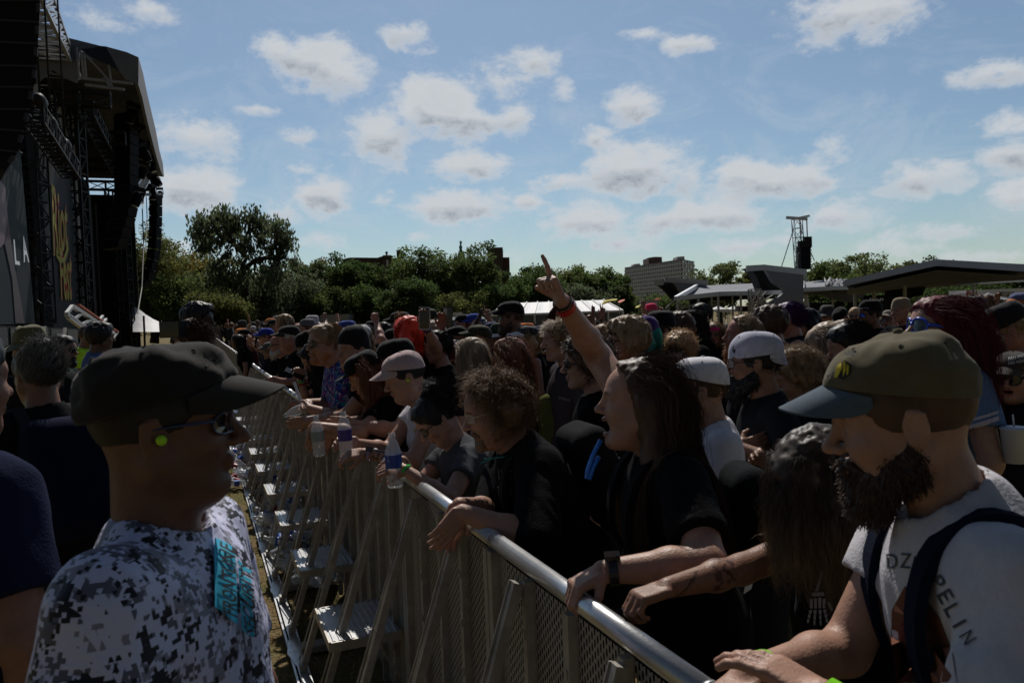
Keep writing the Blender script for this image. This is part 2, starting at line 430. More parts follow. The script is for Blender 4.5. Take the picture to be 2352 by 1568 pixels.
M_frame = mat('glasses_frame', (1, 1, 1), .25, objcol=True, spec=.6)
M_lens = mat('dark_lens', (.012, .012, .014), .06, spec=.8)
M_blue_lens = mat('blue_mirror_lens', (.04, .12, .75), .12, metal=.8)
M_clear = mat('clear_lens', (.9, .92, .95), .02, alpha=.22, spec=.8)
M_denim = mat('trouser_cloth', (1, 1, 1), .9, objcol=True, noise=.2, nscale=9, bump=.3, bscale=300, spec=.15)
M_shoe = mat('shoe', (1, 1, 1), .6, objcol=True)
# ------------------------------------------------------------------ people
SKIN = {'light': (.40, .23, .165), 'fair': (.42, .235, .165), 'tan': (.25, .125, .078), 'brown': (.17, .085, .05), 'dark': (.050, .026, .018), 'red': (.41, .19, .135)}
HAIRC = {'black': (0.012, 0.01, 0.01), 'brown': (0.08, 0.043, 0.026), 'lbrown': (0.203, 0.116, 0.061), 'auburn': (0.174, 0.061, 0.026), 'blond': (0.522, 0.334, 0.167), 'ash': (0.377, 0.275, 0.189), 'grey': (0.435, 0.42, 0.406), 'red': (0.75, 0.055, 0.02), 'darkred': (0.131, 0.012, 0.017), 'purple': (0.06, 0.015, 0.11), 'pink': (0.75, 0.05, 0.3), 'teal': (0.02, 0.35, 0.32), 'ginger': (0.435, 0.174, 0.072), 'white': (0.725, 0.696, 0.652), 'dblond': (0.29, 0.189, 0.102)}
def head_sdf(S, F, p):
    """p: mouth (0..1 open), jaw (width), fat, nose, big (0..1)"""
    mo, jw, fat, ns = p.get('mouth', 0), p.get('jaw', 1), p.get('fat', 0), p.get('nose', 1)
    S.ell((-.014, 0, .038), (.100, .077, .088), .03, F)
    S.ell((.030, 0, .034), (.066, .066, .070), .03, F)
    S.ell((.026, 0, -.035), (.062 + fat * .01, .058 + fat * .02, .075), .03, F)
    for s in (1, -1):
        S.rc((-.005, s * (.053 + fat * .012) * jw, -.048), (.056, s * .024 * jw, -.094 - mo * .02), .022 + fat * .008, .018 + fat * .006, .03, F)
        S.ell((.058, s * .040, -.026), (.024, .024, .020), .03, F)
        S.rc((.070, s * .046, .026), (.088, s * .012, .022), .011, .009, .02, F)
    S.ell((.070, 0, -.098 - mo * .025), (.019, .022 * jw, .017), .022, F)
    if fat: S.ell((.02, 0, -.11), (.05, .05, .03), .03, F)
    for s in (1, -1):
        S.ell((.103, s * .031, .006), (.022, .019, .013), .014, F, sub=True)
        S.ell((.077, s * .032, .005), (.0125, .0135, .0120), .004, F)
        S.rc((.0855, s * .019, .0115), (.0800, s * .046, .0100), .0042, .0042, .005, F)
        S.rc((.0855, s * .020, -.0035), (.0800, s * .045, -.0030), .0030, .0030, .005, F)
    S.rc((.090, 0, .016), (.112 * .5 + .056 + .004 * ns, 0, -.024), .0075, .0100 * ns, .014, F)
    S.ell((.112 + .003 * ns, 0, -.028), (.0125 * ns, .0115 * ns, .0100), .008, F)
    for s in (1, -1):
        S.ell((.102, s * .0125, -.032), (.0105, .0075, .0078), .007, F)
        S.ell((.106, s * .0070, -.0405), (.006, .0034, .0040), .003, F, sub=True)
    zm = -.062
    if mo > .1:
        S.rc((.098, -.016, zm + .008), (.098, .016, zm + .008), .0062, .0062, .008, F)
        S.rc((.090, -.015, zm - .010 - mo * .028), (.090, .015, zm - .010 - mo * .028), .0068, .0068, .008, F)
        S.ell((.092, 0, zm - mo * .013), (.030, .021, .006 + mo * .013), .005, F, sub=True)
    else:
        S.rc((.0935, -.017, zm + .0055), (.0935, .017, zm + .0055), .0066, .0066, .008, F)
        S.rc((.0915, -.015, zm - .0062), (.0915, .015, zm - .0062), .0072, .0072, .008, F)
        S.rc((.1035, -.024, zm), (.1035, .024, zm), .0036, .0036, .003, F, sub=True)
    for s in (1, -1):
        S.ell((-.012, s * .077, -.004), (.019, .0075, .031), .006, F)
        S.ell((-.002, s * .084, -.002), (.010, .006, .016), .004, F, sub=True)
    for s in (1, -1):
        S.rc((-.024, s * .083, .018), (-.024, s * .082, -.012), .0042, .0040, .004, F)
        S.rc((-.022, s * .083, .020), (-.004, s * .079, .024), .0042, .0040, .004, F)
def head_tint(F, V, p, tint):
    """lips, eyes, brows, inside of the mouth"""
    q = F.loc(V); x, y, z = q[:, 0], q[:, 1], q[:, 2]; mo = p.get('mouth', 0); zm = -.062
    def blend(mask, c): tint[mask] = tint[mask] * (1 - .85) + np.array(c) * .85
    if mo > .1:
        up = (np.abs(y) < .020) & (np.abs(z - zm - .007) < .0065) & (x > .086); lo_ = (np.abs(y) < .019) & (np.abs(z - zm + .010 + mo * .028) < .0068) & (x > .080)
        blend(up | lo_, (.75, .42, .42))
        ins = (np.abs(y) < .022) & (z < zm + .002) & (z > zm - mo * .028 - .005) & (x < .086) & (x > .04); tint[ins] = (.10, .03, .03)
    else:
        blend((np.abs(z - zm) < .0095 - 12 * y * y) & (np.abs(y) < .022) & (x > .086), (.82, .56, .54))
    for s in (1, -1):
        ey, ez = y - s * .032, z - .0045
        m = (np.abs(ey) < .0125) & (np.abs(ez) < .0052) & (x > .082)
        if p.get('eyes', 1): tint[m] = (.95, 1.15, 1.45); tint[m & (np.hypot(ey, ez) < .0050)] = (.06, .05, .05)
        b = (np.abs(z - .0265 + .10 * (np.abs(y) - .03)) < .0038) & (np.abs(y) > .013) & (np.abs(y) < .050) & (x > .066)
        tint[b] = tint[b] * .55 + np.array(p.get('brow', (.12, .08, .06))) * .45
    st = p.get('stubble', 0)
    if st:
        m = np.clip((.045 - np.abs(z + .07)) / .02, 0, 1) * np.clip((x + .01) / .03, 0, 1) * (z < -.035)
        m = m * ~((np.abs(y) < .022) & (np.abs(z - zm) < .009))
        tint *= (1 - st * m[:, None] * np.array([.5, .42, .36]))
FL = (.074, .083, .077, .060)
HPOSE = {'relax': ([.25, .35, .3], .3), 'grip': ([.95, 1.15, .7], .9), 'fist': ([1.45, 1.6, 1.0], 1.0), 'flat': ([.05, .08, .06], .1), 'hold': ([.65, .8, .6], .7), 'droop': ([.35, .4, .3], .35), 'splay': ([.15, .2, .15], .1)}
def hand_sdf(S, F, side, pose='relax'):
    """F: origin wrist, X along the hand, Z back of the hand, Y made to point to the thumb with side=+1"""
    c, tc_ = HPOSE['fist' if pose in ('point', 'horns', 'two') else pose]
    S.box((.046, -.002 * side, 0), (.043, .036, .0125), .011, .012, F)
    S.ell((.020, .018 * side, -.007), (.024, .015, .013), .012, F)
    for i, y in enumerate((.027, .009, -.010, -.028)):
        ci = c
        if pose == 'point' and i == 0: ci = [.0, .05, .03]
        if pose == 'horns' and i in (0, 3): ci = [.0, .05, .03]
        if pose == 'two' and i in (0, 1): ci = [.02, .05, .03]
        spread = (1.5 - i) * (.09 if pose in ('splay',) else .03) + (.02 * i)
        p = np.array([.084 - .004 * abs(i - 1), y * side, .001]); L = FL[i]; ang = 0
        for j, (fr, cj) in enumerate(zip((.50, .28, .22), ci)):
            ang += cj + (.07 * ((i * 3 + j) % 3 - 1))
            d = np.array([math.cos(ang), math.sin(spread) * side * math.cos(ang) * .9, -math.sin(ang)])
            q = p + d * L * fr * 1.05
            S.rc(p, q, .0092 - .0008 * j - (.0010 if i == 3 else 0), .0085 - .0008 * j - (.0010 if i == 3 else 0), .004, F); p = q
    p0 = np.array([.022, .026 * side, -.006]); a = tc_
    d1 = unit([.62, side * (.75 - .35 * a), -.15 - .45 * a]); d2 = unit([.80, side * (.30 - .55 * a), -.25 - .5 * a])
    p1 = p0 + d1 * .040; p2 = p1 + d2 * .032
    S.rc(p0, p1, .0135, .0108, .008, F); S.rc(p1, p2, .0105, .0088, .004, F)
def frame_x(o, x, zhint):
    x = unit(x); z = np.asarray(zhint, float); z = unit(z - x * (z @ x)); y = np.cross(z, x)
    return Frame(o, np.stack([x, y, z], 1))
def ik(sh, tgt, L1, L2, hint):
    d = np.asarray(tgt) - sh; D = np.linalg.norm(d); mx = (L1 + L2) * .995
    if D > mx: tgt = sh + d * mx / D; D = mx; d = tgt - sh
    D = max(D, abs(L1 - L2) + .02)
    a = (L1 * L1 - L2 * L2 + D * D) / (2 * D); h = math.sqrt(max(0, L1 * L1 - a * a)); x = d / np.linalg.norm(d)
    n = np.asarray(hint, float); n = unit(n - x * (n @ x))
    return sh + x * a + n * h, np.asarray(tgt)
class Pose:
    """joints in person space: feet at the origin, facing +X, Z up, 1.75 m tall"""
    def __init__(s, lean=0.0, hunch=.12, hyaw=0.0, hpitch=0.0, hroll=0.0, fat=0.0, fem=0.0, twist=0.0, neck=.11):
        s.fat, s.fem = fat, fem
        s.hip = np.array([-math.sin(lean) * .16, 0, .93 - (1 - math.cos(lean)) * .05])
        m = rotm('y', lean); s.ch = Frame(s.hip, rotm('z', twist) @ m)
        s.waist = s.ch.w((0, 0, .17)); s.chest = s.ch.w((.005, 0, .36)); s.neckb = s.ch.w((-.012, 0, .535))
        m2 = rotm('y', lean * .6 + hunch)
        s.hc = s.neckb + m2 @ np.array([.035, 0, neck + .045])
        s.H = Frame(s.hc, rotm('z', hyaw) @ rotm('y', hpitch) @ rotm('x', hroll))
        w = .188 - .02 * fem
        s.sh = {1: s.ch.w((-.008, w, .478)), -1: s.ch.w((-.008, -w, .478))}
        s.arms = {}
    def arm(s, side, wrist=None, hint=None, hand='relax', hdir=None, hup=None, sleeve=.55, k=1.0):
        L1, L2 = .29 * k, .255 * k
        if wrist is not None and wrist[2] > s.sh[side][2] + .2: s.sh[side] = s.sh[side] + np.array([0, -side * .02, .07])
        if wrist is None: wrist = s.sh[side] + np.array([.05, side * .06, -.52])
        hint = (-.5, side * .6, -.5) if hint is None else hint
        e, w = ik(s.sh[side], np.asarray(wrist, float), L1, L2, hint)
        fd = unit(w - e); hd = fd if hdir is None else unit(hdir)
        up = (-.2, side, .1) if hup is None else hup
        s.arms[side] = dict(e=e, w=w, F=frame_x(w, hd, up), hand=hand, sleeve=sleeve, side=side)
        return s
def torso_ops(S, p, g=0.0, k=.07, hem=None):
    f, fe = p.fat, p.fem; c = p.ch
    S.ell((0, 0, -.01), (.118 + f * .05 + g, .168 + f * .05 + g, .13 + g), k, c)
    S.ell((.012 + f * .05, 0, .13), (.100 + f * .085 + g, .148 - .015 * fe + f * .07 + g, .16 + g), k, c)
    S.ell((.0, 0, .335), (.112 + f * .035 + g, .168 - .022 * fe + f * .03 + g, .17 + g), k, c)
    S.rc((-.01, -.14 + .02 * fe, .455), (-.01, .14 - .02 * fe, .455), .062 + g, .062 + g, k, c)
    S.rc((-.012, 0, .44), (-.012, 0, .53), .085 + g, .055 + g, k, c)
    if fe:
        for s in (1, -1): S.ell((.085, s * .07, .335), (.06 * fe + g, .065 * fe + g, .062 * fe + g), .04, c)
def arm_r(p): return (.056 - .010 * p.fem + .012 * p.fat, .043 - .006 * p.fem + .008 * p.fat, .041 - .005 * p.fem + .006 * p.fat, .027 - .003 * p.fem + .002 * p.fat)
def body_sdf(p, hp, thumb=True):
    S = SDF(); torso_ops(S, p, -.014)
    S.rc(p.neckb - np.array([0, 0, .02]), p.H.w((-.028, 0, -.045)), .064 + .012 * p.fat - .008 * p.fem, .056 + .012 * p.fat - .008 * p.fem, .03)
    r = arm_r(p)
    for sd, a in p.arms.items():
        S.rc(p.sh[sd], a['e'], r[0], r[1], .03); m = a['e'] * .65 + a['w'] * .35
        S.rc(a['e'], m, r[1] - .002, r[2] + .002, .02); S.rc(m, a['w'], r[2], r[3], .02)
    head_sdf(S, p.H, hp)
    for sd, a in p.arms.items():
        hand_sdf(S, a['F'], -sd if a.get('flip') else sd, a['hand'])
    return S
def shirt_sdf(p, sleeve=.55, g=.012, folds=.007, neck=.075, hem=-.10, tank=False, seed=0.0, collar=False):
    S = SDF(); torso_ops(S, p, g)
    c = p.ch
    S.rc((0, 0, -.02), (.01 + p.fat * .02, 0, hem + .02), .135 + p.fat * .05 + g, .140 + p.fat * .05 + g, .06, c)
    if not tank and sleeve > 0:
        r = arm_r(p)
        for sd, a in p.arms.items():
            S._b(None, a['e'], .10); S._b(None, a['w'] if sleeve > 1 else a['e'], .10); L = min(a.get('slv') or sleeve, 1.0); e = p.sh[sd] + (a['e'] - p.sh[sd]) * L; n = unit(a['e'] - p.sh[sd]); sh = p.sh[sd]; long_ = sleeve > 1
            w = a['e'] + (a['w'] - a['e']) * (sleeve - 1) if long_ else None; nw = unit(a['w'] - a['e'])
            def slv(P, d, e=e, n=n, sh=sh, long_=long_, w=w, nw=nw, a=a):
                v = f_rc(P, sh, e + (n * .03 if not long_ else 0), r[0] + g - .001, (r[1] if long_ else r[0] * .93) + g + (.008 if long_ else .010))
                if not long_: v = np.maximum(v, (P - e) @ n)
                if long_:
                    v2 = np.maximum(f_rc(P, a['e'], w + nw * .03, r[1] + g + .008, r[3] + g + .008), (P - w) @ nw); v = smin(v, v2, .02)
                return smin(d, v, .035)
            S.fn(slv)
    def fold(P, d):
        q = c.loc(P)
        n = vnoise(q * np.array([1.0, 1.0, .55]) + seed, 9) - .5; n2 = vnoise(q * np.array([1.2, 1.0, .4]) + seed + 3.3, 21) - .5
        return d + folds * (n * 1.5 + np.abs(n2) * 1.2 - .25)
    S.fn(fold)
    if tank:
        for sd in (1, -1):
            S.ell(c.loc((p.sh[sd] + np.array([0, 0, 0]))[None])[0] + np.array([0, sd * .015, -.02]), (.10, .055, .10), .01, c, sub=True)
    S.fn(lambda P, d: np.maximum(d, -(c.loc(P)[:, 2] - hem)))
    nb = c.loc(p.neckb[None])[0]
    S.ell(nb + np.array([.022, 0, .035]), (neck, neck * .95, .052), .006, c, sub=True)
    return S
def leg_mesh(p, g=.012, shorts=False, vox=.02):
    S = SDF()
    S.ell((0, 0, -.03), (.120 + p.fat * .05, .165 + p.fat * .05, .13), .05, p.ch)
    for sd in (1, -1):
        h = p.hip + np.array([0, sd * .085, -.05]); k = np.array([.03 * (1 if p.hip[0] > -.02 else .3), sd * .10, .50]); a = np.array([-.02, sd * .11, .09])
        S.rc(h, k, .088 + g + p.fat * .02, .062 + g, .04)
        if shorts: S.rc(k, k * .9 + a * .1, .066 + g, .068 + g, .02)
        else: S.rc(k, a, .060 + g, .047 + g, .03)
    S.fn(lambda P, d: d + .006 * (vnoise(P, 11) - .5))
    return sdf_mesh(S, vox, .03)
def shoe_mb(tint=(1, 1, 1)):
    m = MB()
    for sd in (1, -1):
        n = 14; a = np.linspace(0, 2 * PI, n, endpoint=False)
        rows = []
        for z, sx, sy in ((0, 1, 1), (.02, 1.02, 1.03), (.025, .97, .97), (.06, .85, .85), (.085, .5, .7), (.10, .42, .62), (.13, .38, .55)):
            x = np.cos(a) * .135 * sx; y = np.sin(a) * .045 * sy
            off = 0.03 if z < .03 else (.02 if z < .07 else -.045)
            rows.append(np.stack([x + off, y + sd * .11, np.full(n, z)], -1))
        m.grid(np.stack(rows, 1), True, flip=False)
    return m

# hair ------------------------------------------------------------
def hair_plane(style):
    # line in the head's xz-plane: hair stays above/behind it
    return {'receding': ((.060, .11), (-.045, -.085)), 'bald': ((-.02, .06), (-.06, -.09))}.get(style, ((.088, .072), (-.045, -.092)))
def keep_fn(F, style, jit=.0):
    (x0, z0), (x1, z1) = hair_plane(style); d = np.array([x1 - x0, z1 - z0]); n = unit([d[1], -d[0]])
    if n[0] > 0: n = -n
    def side(q): return (q[:, 0] - x0) * n[0] + (q[:, 2] - z0) * n[1]
    return side
def hair_shell(p, style, thick=.012, vox=.006, rough=.006, rf=60, length=0.0, bun=False):
    F = p.H; S = SDF(); side = keep_fn(F, style)
    S.ell((-.014, 0, .038), (.100 + thick, .077 + thick, .088 + thick), .02, F)
    S.ell((.030, 0, .036), (.066 + thick * .6, .066 + thick * .8, .074 + thick * .7), .03, F)
    def cut(P, d): return np.maximum(d, -side(F.loc(P)) * .95 - .002 + .006 * (vnoise(F.loc(P), 70) - .5) * 2)
    S.fn(cut)
    if length > 0:
        up = F.loc(np.array([F.o + np.array([0, 0, 1.0])]))[0]; dn = -unit(up)
        w = .066
        for s in (-1, 0, 1):
            a = np.array([-.050 + .02 * abs(s), s * w, .01]); b = a + dn * (length * .55) + np.array([-.020, s * .012, 0]); c_ = b + dn * length * .45 + np.array([.0, s * .01, 0])
            S.rc(a, b, .036 + thick * .5, .030 + thick, .04, F); S.rc(b, c_, .032 + thick, .014, .03, F)
    if bun: S.ell((-.075, 0, .125), (.042, .042, .036), .02, F)
    q0 = np.array([1.0, 1.0, .35])
    S.fn(lambda P, d: d + rough * ((vnoise(F.loc(P) * q0, rf) - .5) * 2 + (vnoise(F.loc(P) * q0 + 5, rf * 2.3) - .5)))
    return S
def strands(p, style, n, length, seed=1, curl=.0, fall=.5, lift=.0, width=.0009, segs=8, back=.4, obst=None, jitter=.25, cover=1.0, root_thick=.006, droot=None, part=0, base_out=.35):
    """polyline hairs rooted on the scalp, pushed out of head and shoulders"""
    r_ = np.random.default_rng(seed); F = p.H; side = keep_fn(F, style)
    u = r_.normal(size=(n * 4, 3)); u /= np.linalg.norm(u, axis=1)[:, None]
    P = u * np.array([.100, .077, .088]) + np.array([-.014, 0, .038])
    if droot is not None: k = droot(P, r_)
    else: k = (side(P) > -.002 + r_.random(len(P)) * .006) & (P[:, 2] > -.07)
    P = P[k][:n]; u = u[k][:n]; n = len(P)
    nrm = u / np.array([.100, .077, .088]); nrm /= np.linalg.norm(nrm, axis=1)[:, None]
    g = F.loc(np.array([F.o + np.array([0, 0, -1.0])]))[0]
    D = nrm * (base_out + lift) + np.array([-back, 0, 0]) + (np.stack([np.zeros(n), np.sign(P[:, 1] + r_.normal(size=n) * .01) * part, np.zeros(n)], 1) if part else 0) + r_.normal(size=(n, 3)) * jitter
    D /= np.linalg.norm(D, axis=1)[:, None]
    P = P + nrm * root_thick
    LL = length * (.55 + .6 * r_.random(n)) if np.isscalar(length) else length(P, r_)
    px0 = P[:, 0].copy(); step = LL / segs; ph = np.stack([vnoise(P + 1.3 * j + seed * .37, 24) * 14 for j in range(3)], 1) + r_.random((n, 3)) * .9; pts = [P]
    for i in range(segs):
        gw = np.full((n, 1), fall * .35) if back <= 0 or fall < .7 else fall * .35 * np.clip((i + .3) / (.3 + 5.5 * np.clip((px0 + .02) / .08, 0, 1)), .02, 1)[:, None] ** 2
        D = D * (1 - gw) + g * gw + r_.normal(size=(n, 3)) * jitter * .25
        if curl: D = D + curl * np.stack([np.sin(ph[:, j] + i * (1.6 + .3 * j)) for j in range(3)], 1)
        D /= np.linalg.norm(D, axis=1)[:, None]
        P = P + D * step[:, None]
        if obst is not None:
            W_ = F.o + P @ F.m.T; d = obst(W_); bad = d < .004
            if bad.any():
                e = .006; Q = W_[bad]; d0 = d[bad]
                gr = np.stack([obst(Q + np.eye(3)[j] * e) - d0 for j in range(3)], 1); gr /= np.maximum(np.linalg.norm(gr, axis=1), 1e-6)[:, None]
                Q = Q + gr * (.005 - d0)[:, None]; P[bad] = F.loc(Q)
        pts.append(P)
    X = np.stack(pts, 1); X = F.o + X @ F.m.T                     # (n, segs+1, 3)
    T = np.gradient(X, axis=1); T /= np.maximum(np.linalg.norm(T, axis=2), 1e-9)[..., None]
    A = np.cross(T, unit([.3, .9, .2])); A /= np.maximum(np.linalg.norm(A, axis=2), 1e-9)[..., None]; B = np.cross(T, A)
    wd = width * (1 - .75 * np.linspace(0, 1, segs + 1) ** 1.5)[None, :, None]
    ring = np.stack([X + A * wd, X - A * wd * .5 + B * wd * .87, X - A * wd * .5 - B * wd * .87], 2)   # n, m, 3, 3
    m = segs + 1; V = ring.reshape(-1, 3)
    base = (np.arange(n) * m * 3)[:, None, None]; i = (np.arange(segs) * 3)[None, :, None]; j = np.arange(3)[None, None]; k = (j + 1) % 3
    Q = np.stack([base + i + j, base + i + k, base + i + 3 + k, base + i + 3 + j], -1).reshape(-1, 4)
    sh = np.repeat(.6 + .8 * r_.random(n), m * 3)
    return V, Q, np.stack([sh] * 3, 1)
def beard_sdf(p, size=.02, drop=.0, rough=.006):
    F = p.H; S = SDF()
    for s in (1, -1):
        S.rc((-.004, s * .062, -.030), (.012, s * .056, -.065), .010 + size * .3, .018 + size * .5, .03, F)
        S.rc((.012, s * .052, -.070), (.064, s * .024, -.098), .022 + size * .5, .020 + size * .7, .03, F)
        S.rc((.100, s * .006, -.050), (.086, s * .030, -.066), .0055, .009, .01, F)
    S.ell((.068, 0, -.104 - drop * .5), (.026 + size, .028 + size * .7, .022 + size + drop * .6), .03, F)
    S.fn(lambda P, d: d + rough * ((vnoise(F.loc(P), 90) - .5) * 2))
    S.rc((.112, -.016, -.063), (.112, .016, -.063), .008, .008, .006, F, sub=True)
    return S

# headgear --------------------------------------------------------
def cap_parts(F, kind='ball', rev=False, crumple=.003, seed=0, n=48, tall=1.0, s=1.0):
    """returns (crown MB, brim MB or None) in person space"""
    m = MB(); G = Frame(F.o, F.m @ (rotm('z', PI) if rev else np.eye(3)))
    x_off = -.006 if not rev else .012
    phi = np.linspace(0, 2 * PI, n, endpoint=False); t = np.linspace(0, 1, 14)
    rx, ry = (.112 * s, .089 * s)
    zr = (.052 + .026 * np.cos(phi)) if not rev else (.040 + .014 * np.cos(phi))
    if kind == 'bucket': zr = np.full(n, .045)
    if kind == 'beanie': zr = .030 + .022 * np.cos(phi)
    top = {'ball': .140, 'snap': .156, 'bucket': .150, 'beanie': .165, 'trucker': .158}[kind] * tall
    pw = {'ball': .62, 'snap': .45, 'bucket': .40, 'beanie': .62, 'trucker': .48}[kind]
    Pn = np.zeros((n, len(t), 3))
    for j, tt in enumerate(t):
        a = tt * PI / 2; rr = math.cos(a) ** pw if tt < 1 else 0.0; hh = math.sin(a)
        seam = 1 - .012 * np.exp(-((np.mod(phi + PI / 6 * 0, PI / 3) - PI / 6) / .10) ** 2) * (rr > .05)
        Pn[:, j, 0] = rx * rr * np.cos(phi) * seam + x_off - .012 * tt * (0 if rev else 1); Pn[:, j, 1] = ry * rr * np.sin(phi) * seam; Pn[:, j, 2] = zr + (top - zr) * hh
    if crumple:
        q = Pn.reshape(-1, 3); nn = (vnoise(q + seed, 26) - .5) * 2 * crumple + (vnoise(q + seed + 7, 60) - .5) * crumple
        c0 = np.array([0, 0, .04]); dirn = q - c0; dirn /= np.maximum(np.linalg.norm(dirn, axis=1), 1e-6)[:, None]
        Pn = (q + dirn * nn[:, None]).reshape(Pn.shape)
    inner = Pn * np.array([.97, .97, 1]) - np.array([0, 0, .002])
    tw = lambda A: (G.o + A @ G.m.T)
    m.grid(tw(Pn), True); m.grid(tw(inner[:, :3]), True, flip=True)
    rim = np.stack([inner[:, 0], Pn[:, 0]], 1); m.grid(tw(rim), True)
    if kind in ('ball', 'snap', 'trucker'):
        tp = Pn[0, -1]; m.lathe([(0, .005), (.006, .0045), (.008, 0), (.008, -.004)], G.w(tp), 10, G.m)
        for f in range(6):           # eyelets
            i = int((f + .5) / 6 * n); q = Pn[i, 8]; nr = unit(q - np.array([0, 0, .05]))
            bb = frame_x((0, 0, 0), np.cross(nr, [0, 0, 1]), nr)
            m.lathe([(.0018, .001), (.0034, .0018), (.0040, 0)], G.w(q), 8, G.m @ bb.m, tint=(.45, .5, .6))
    br = None
    if kind != 'beanie':
        br = MB()
        if kind == 'bucket':
            a = phi; r_ = np.linspace(0, 1, 5)
            P_ = np.stack([np.stack([(rx + .048 * k_) * np.cos(a) + x_off, (ry + .048 * k_) * np.sin(a), zr - .034 * k_ + .008 * np.sin(a * 3 + seed) * k_], -1) for k_ in r_], 1)
            br.grid(tw(P_), True, flip=True); br.grid(tw(P_ - np.array([0, 0, .003])), True)
        else:
            flat = kind != 'ball'
            A = np.linspace(-1.12, 1.12, 25); K = np.linspace(0, 1, 8)
            P_ = np.zeros((len(A), len(K), 3))
            for i, a in enumerate(A):
                ca = math.cos(a); L = (.080 if not rev else .05) * max(0.0, math.cos(a * PI / 2 / 1.12)) ** .55
                for j, k_ in enumerate(K):
                    x = (rx * .985) * ca + x_off + L * k_ * (.3 if rev else 1); y = (ry * .985) * math.sin(a) * (1 - .10 * k_)
                    zz = (.052 + .026 * ca if not rev else .040 + .014 * ca) + .001
                    z = zz - (0 if flat else (6.0 if not rev else 3.0) * y * y * (.25 + .75 * k_)) - k_ * L * ((.10 if flat else .34) if not rev else (.5 if flat else 1.1))
                    P_[i, j] = (x, y, z)
            br.grid(tw(P_), flip=True); br.grid(tw(P_ - np.array([0, 0, .0035])))
            e = np.stack([P_[:, -1], P_[:, -1] - np.array([0, 0, .0035])], 1); br.grid(tw(e), flip=True)
    return m, br
def wrap_sdf(F, z0=.018, z1=.058, g=.012, tilt=.2):
    S = SDF(); S.ell((-.014, 0, .038), (.100 + g, .077 + g, .088 + g), .02, F); S.ell((.030, 0, .036), (.066 + g, .066 + g, .070 + g), .03, F)
    S.fn(lambda P, d: np.maximum(d, np.maximum(z0 + F.loc(P)[:, 0] * tilt - F.loc(P)[:, 2], F.loc(P)[:, 2] - z1 - F.loc(P)[:, 0] * tilt)))
    return S
def glasses(F, kind='way', off=0.0):
    """returns frame MB, lens MB in person space"""
    fr, ln = MB(), MB(); W_, Hh, pw = {'way': (.027, .020, 2.6), 'round': (.025, .024, 2.0), 'avi': (.029, .023, 2.2), 'sport': (.034, .017, 2.6), 'big': (.032, .029, 2.2), 'rect': (.026, .015, 4.0)}[kind]
    rr = {'way': .0024, 'round': .0016, 'avi': .0010, 'sport': .0016, 'big': .0050, 'rect': .0016}[kind]
    n = 28; a = np.arange(n) * 2 * PI / n
    for s in (1, -1):
        cx = .104; cy = s * .033
        ex = np.sign(np.cos(a)) * np.abs(np.cos(a)) ** (2 / pw) * W_; ez = np.sign(np.sin(a)) * np.abs(np.sin(a)) ** (2 / pw) * Hh
        x = cx - 6.0 * (cy + ex) ** 2 + off; P = np.stack([x, cy + ex, .004 + ez], -1)
        Q = F.o + P @ F.m.T
        fr.tube(np.concatenate([Q, Q[:2]]), rr, 6, False)
        c = Q.mean(0) + F.d((.0035, 0, 0)); ring2 = c + (Q - c) * .5 + F.d((.0012, 0, 0))
        v = np.concatenate([Q, ring2, [c]]); i = np.arange(n); k = (i + 1) % n
        ln.add(v, [np.stack([i, k, n + k, n + i], 1), np.stack([n + i, n + k, np.full(n, 2 * n)], 1)])
        y0 = s * (.033 + W_); x0 = cx - 6 * y0 * y0
        fr.tube([F.w((x0 + off, y0, .010)), F.w((.075, s * .073, .012)), F.w((.02, s * .080, .012)), F.w((-.012, s * .0815, .010)), F.w((-.030, s * .080, -.008))], [rr * 1.3, rr * 1.6, rr * 1.3, rr, rr], 6)
    fr.tube([F.w((.101 + off, -.008, .010)), F.w((.106 + off, 0, .012)), F.w((.101 + off, .008, .010))], rr * 1.2, 6)
    return fr, ln
def mesh_obj(name, VQ, m, parent, color=None, tint=None):
    V, Q = VQ
    if len(V) == 0: return None
    if tint is None: tint = np.ones((len(V), 3))
    return link(name, mesh_np(name, V, Q, True, tint), m, parent, color)
def join(parts):
    vs, qs, ts = [], [], []; n = 0
    for V, Q, T in parts:
        vs.append(V); qs.append(np.asarray(Q) + n); ts.append(np.ones((len(V), 3)) if T is None else T); n += len(V)
    return np.concatenate(vs), np.concatenate(qs), np.concatenate(ts)
def col(c, tab):
    return tab[c] if isinstance(c, str) else c
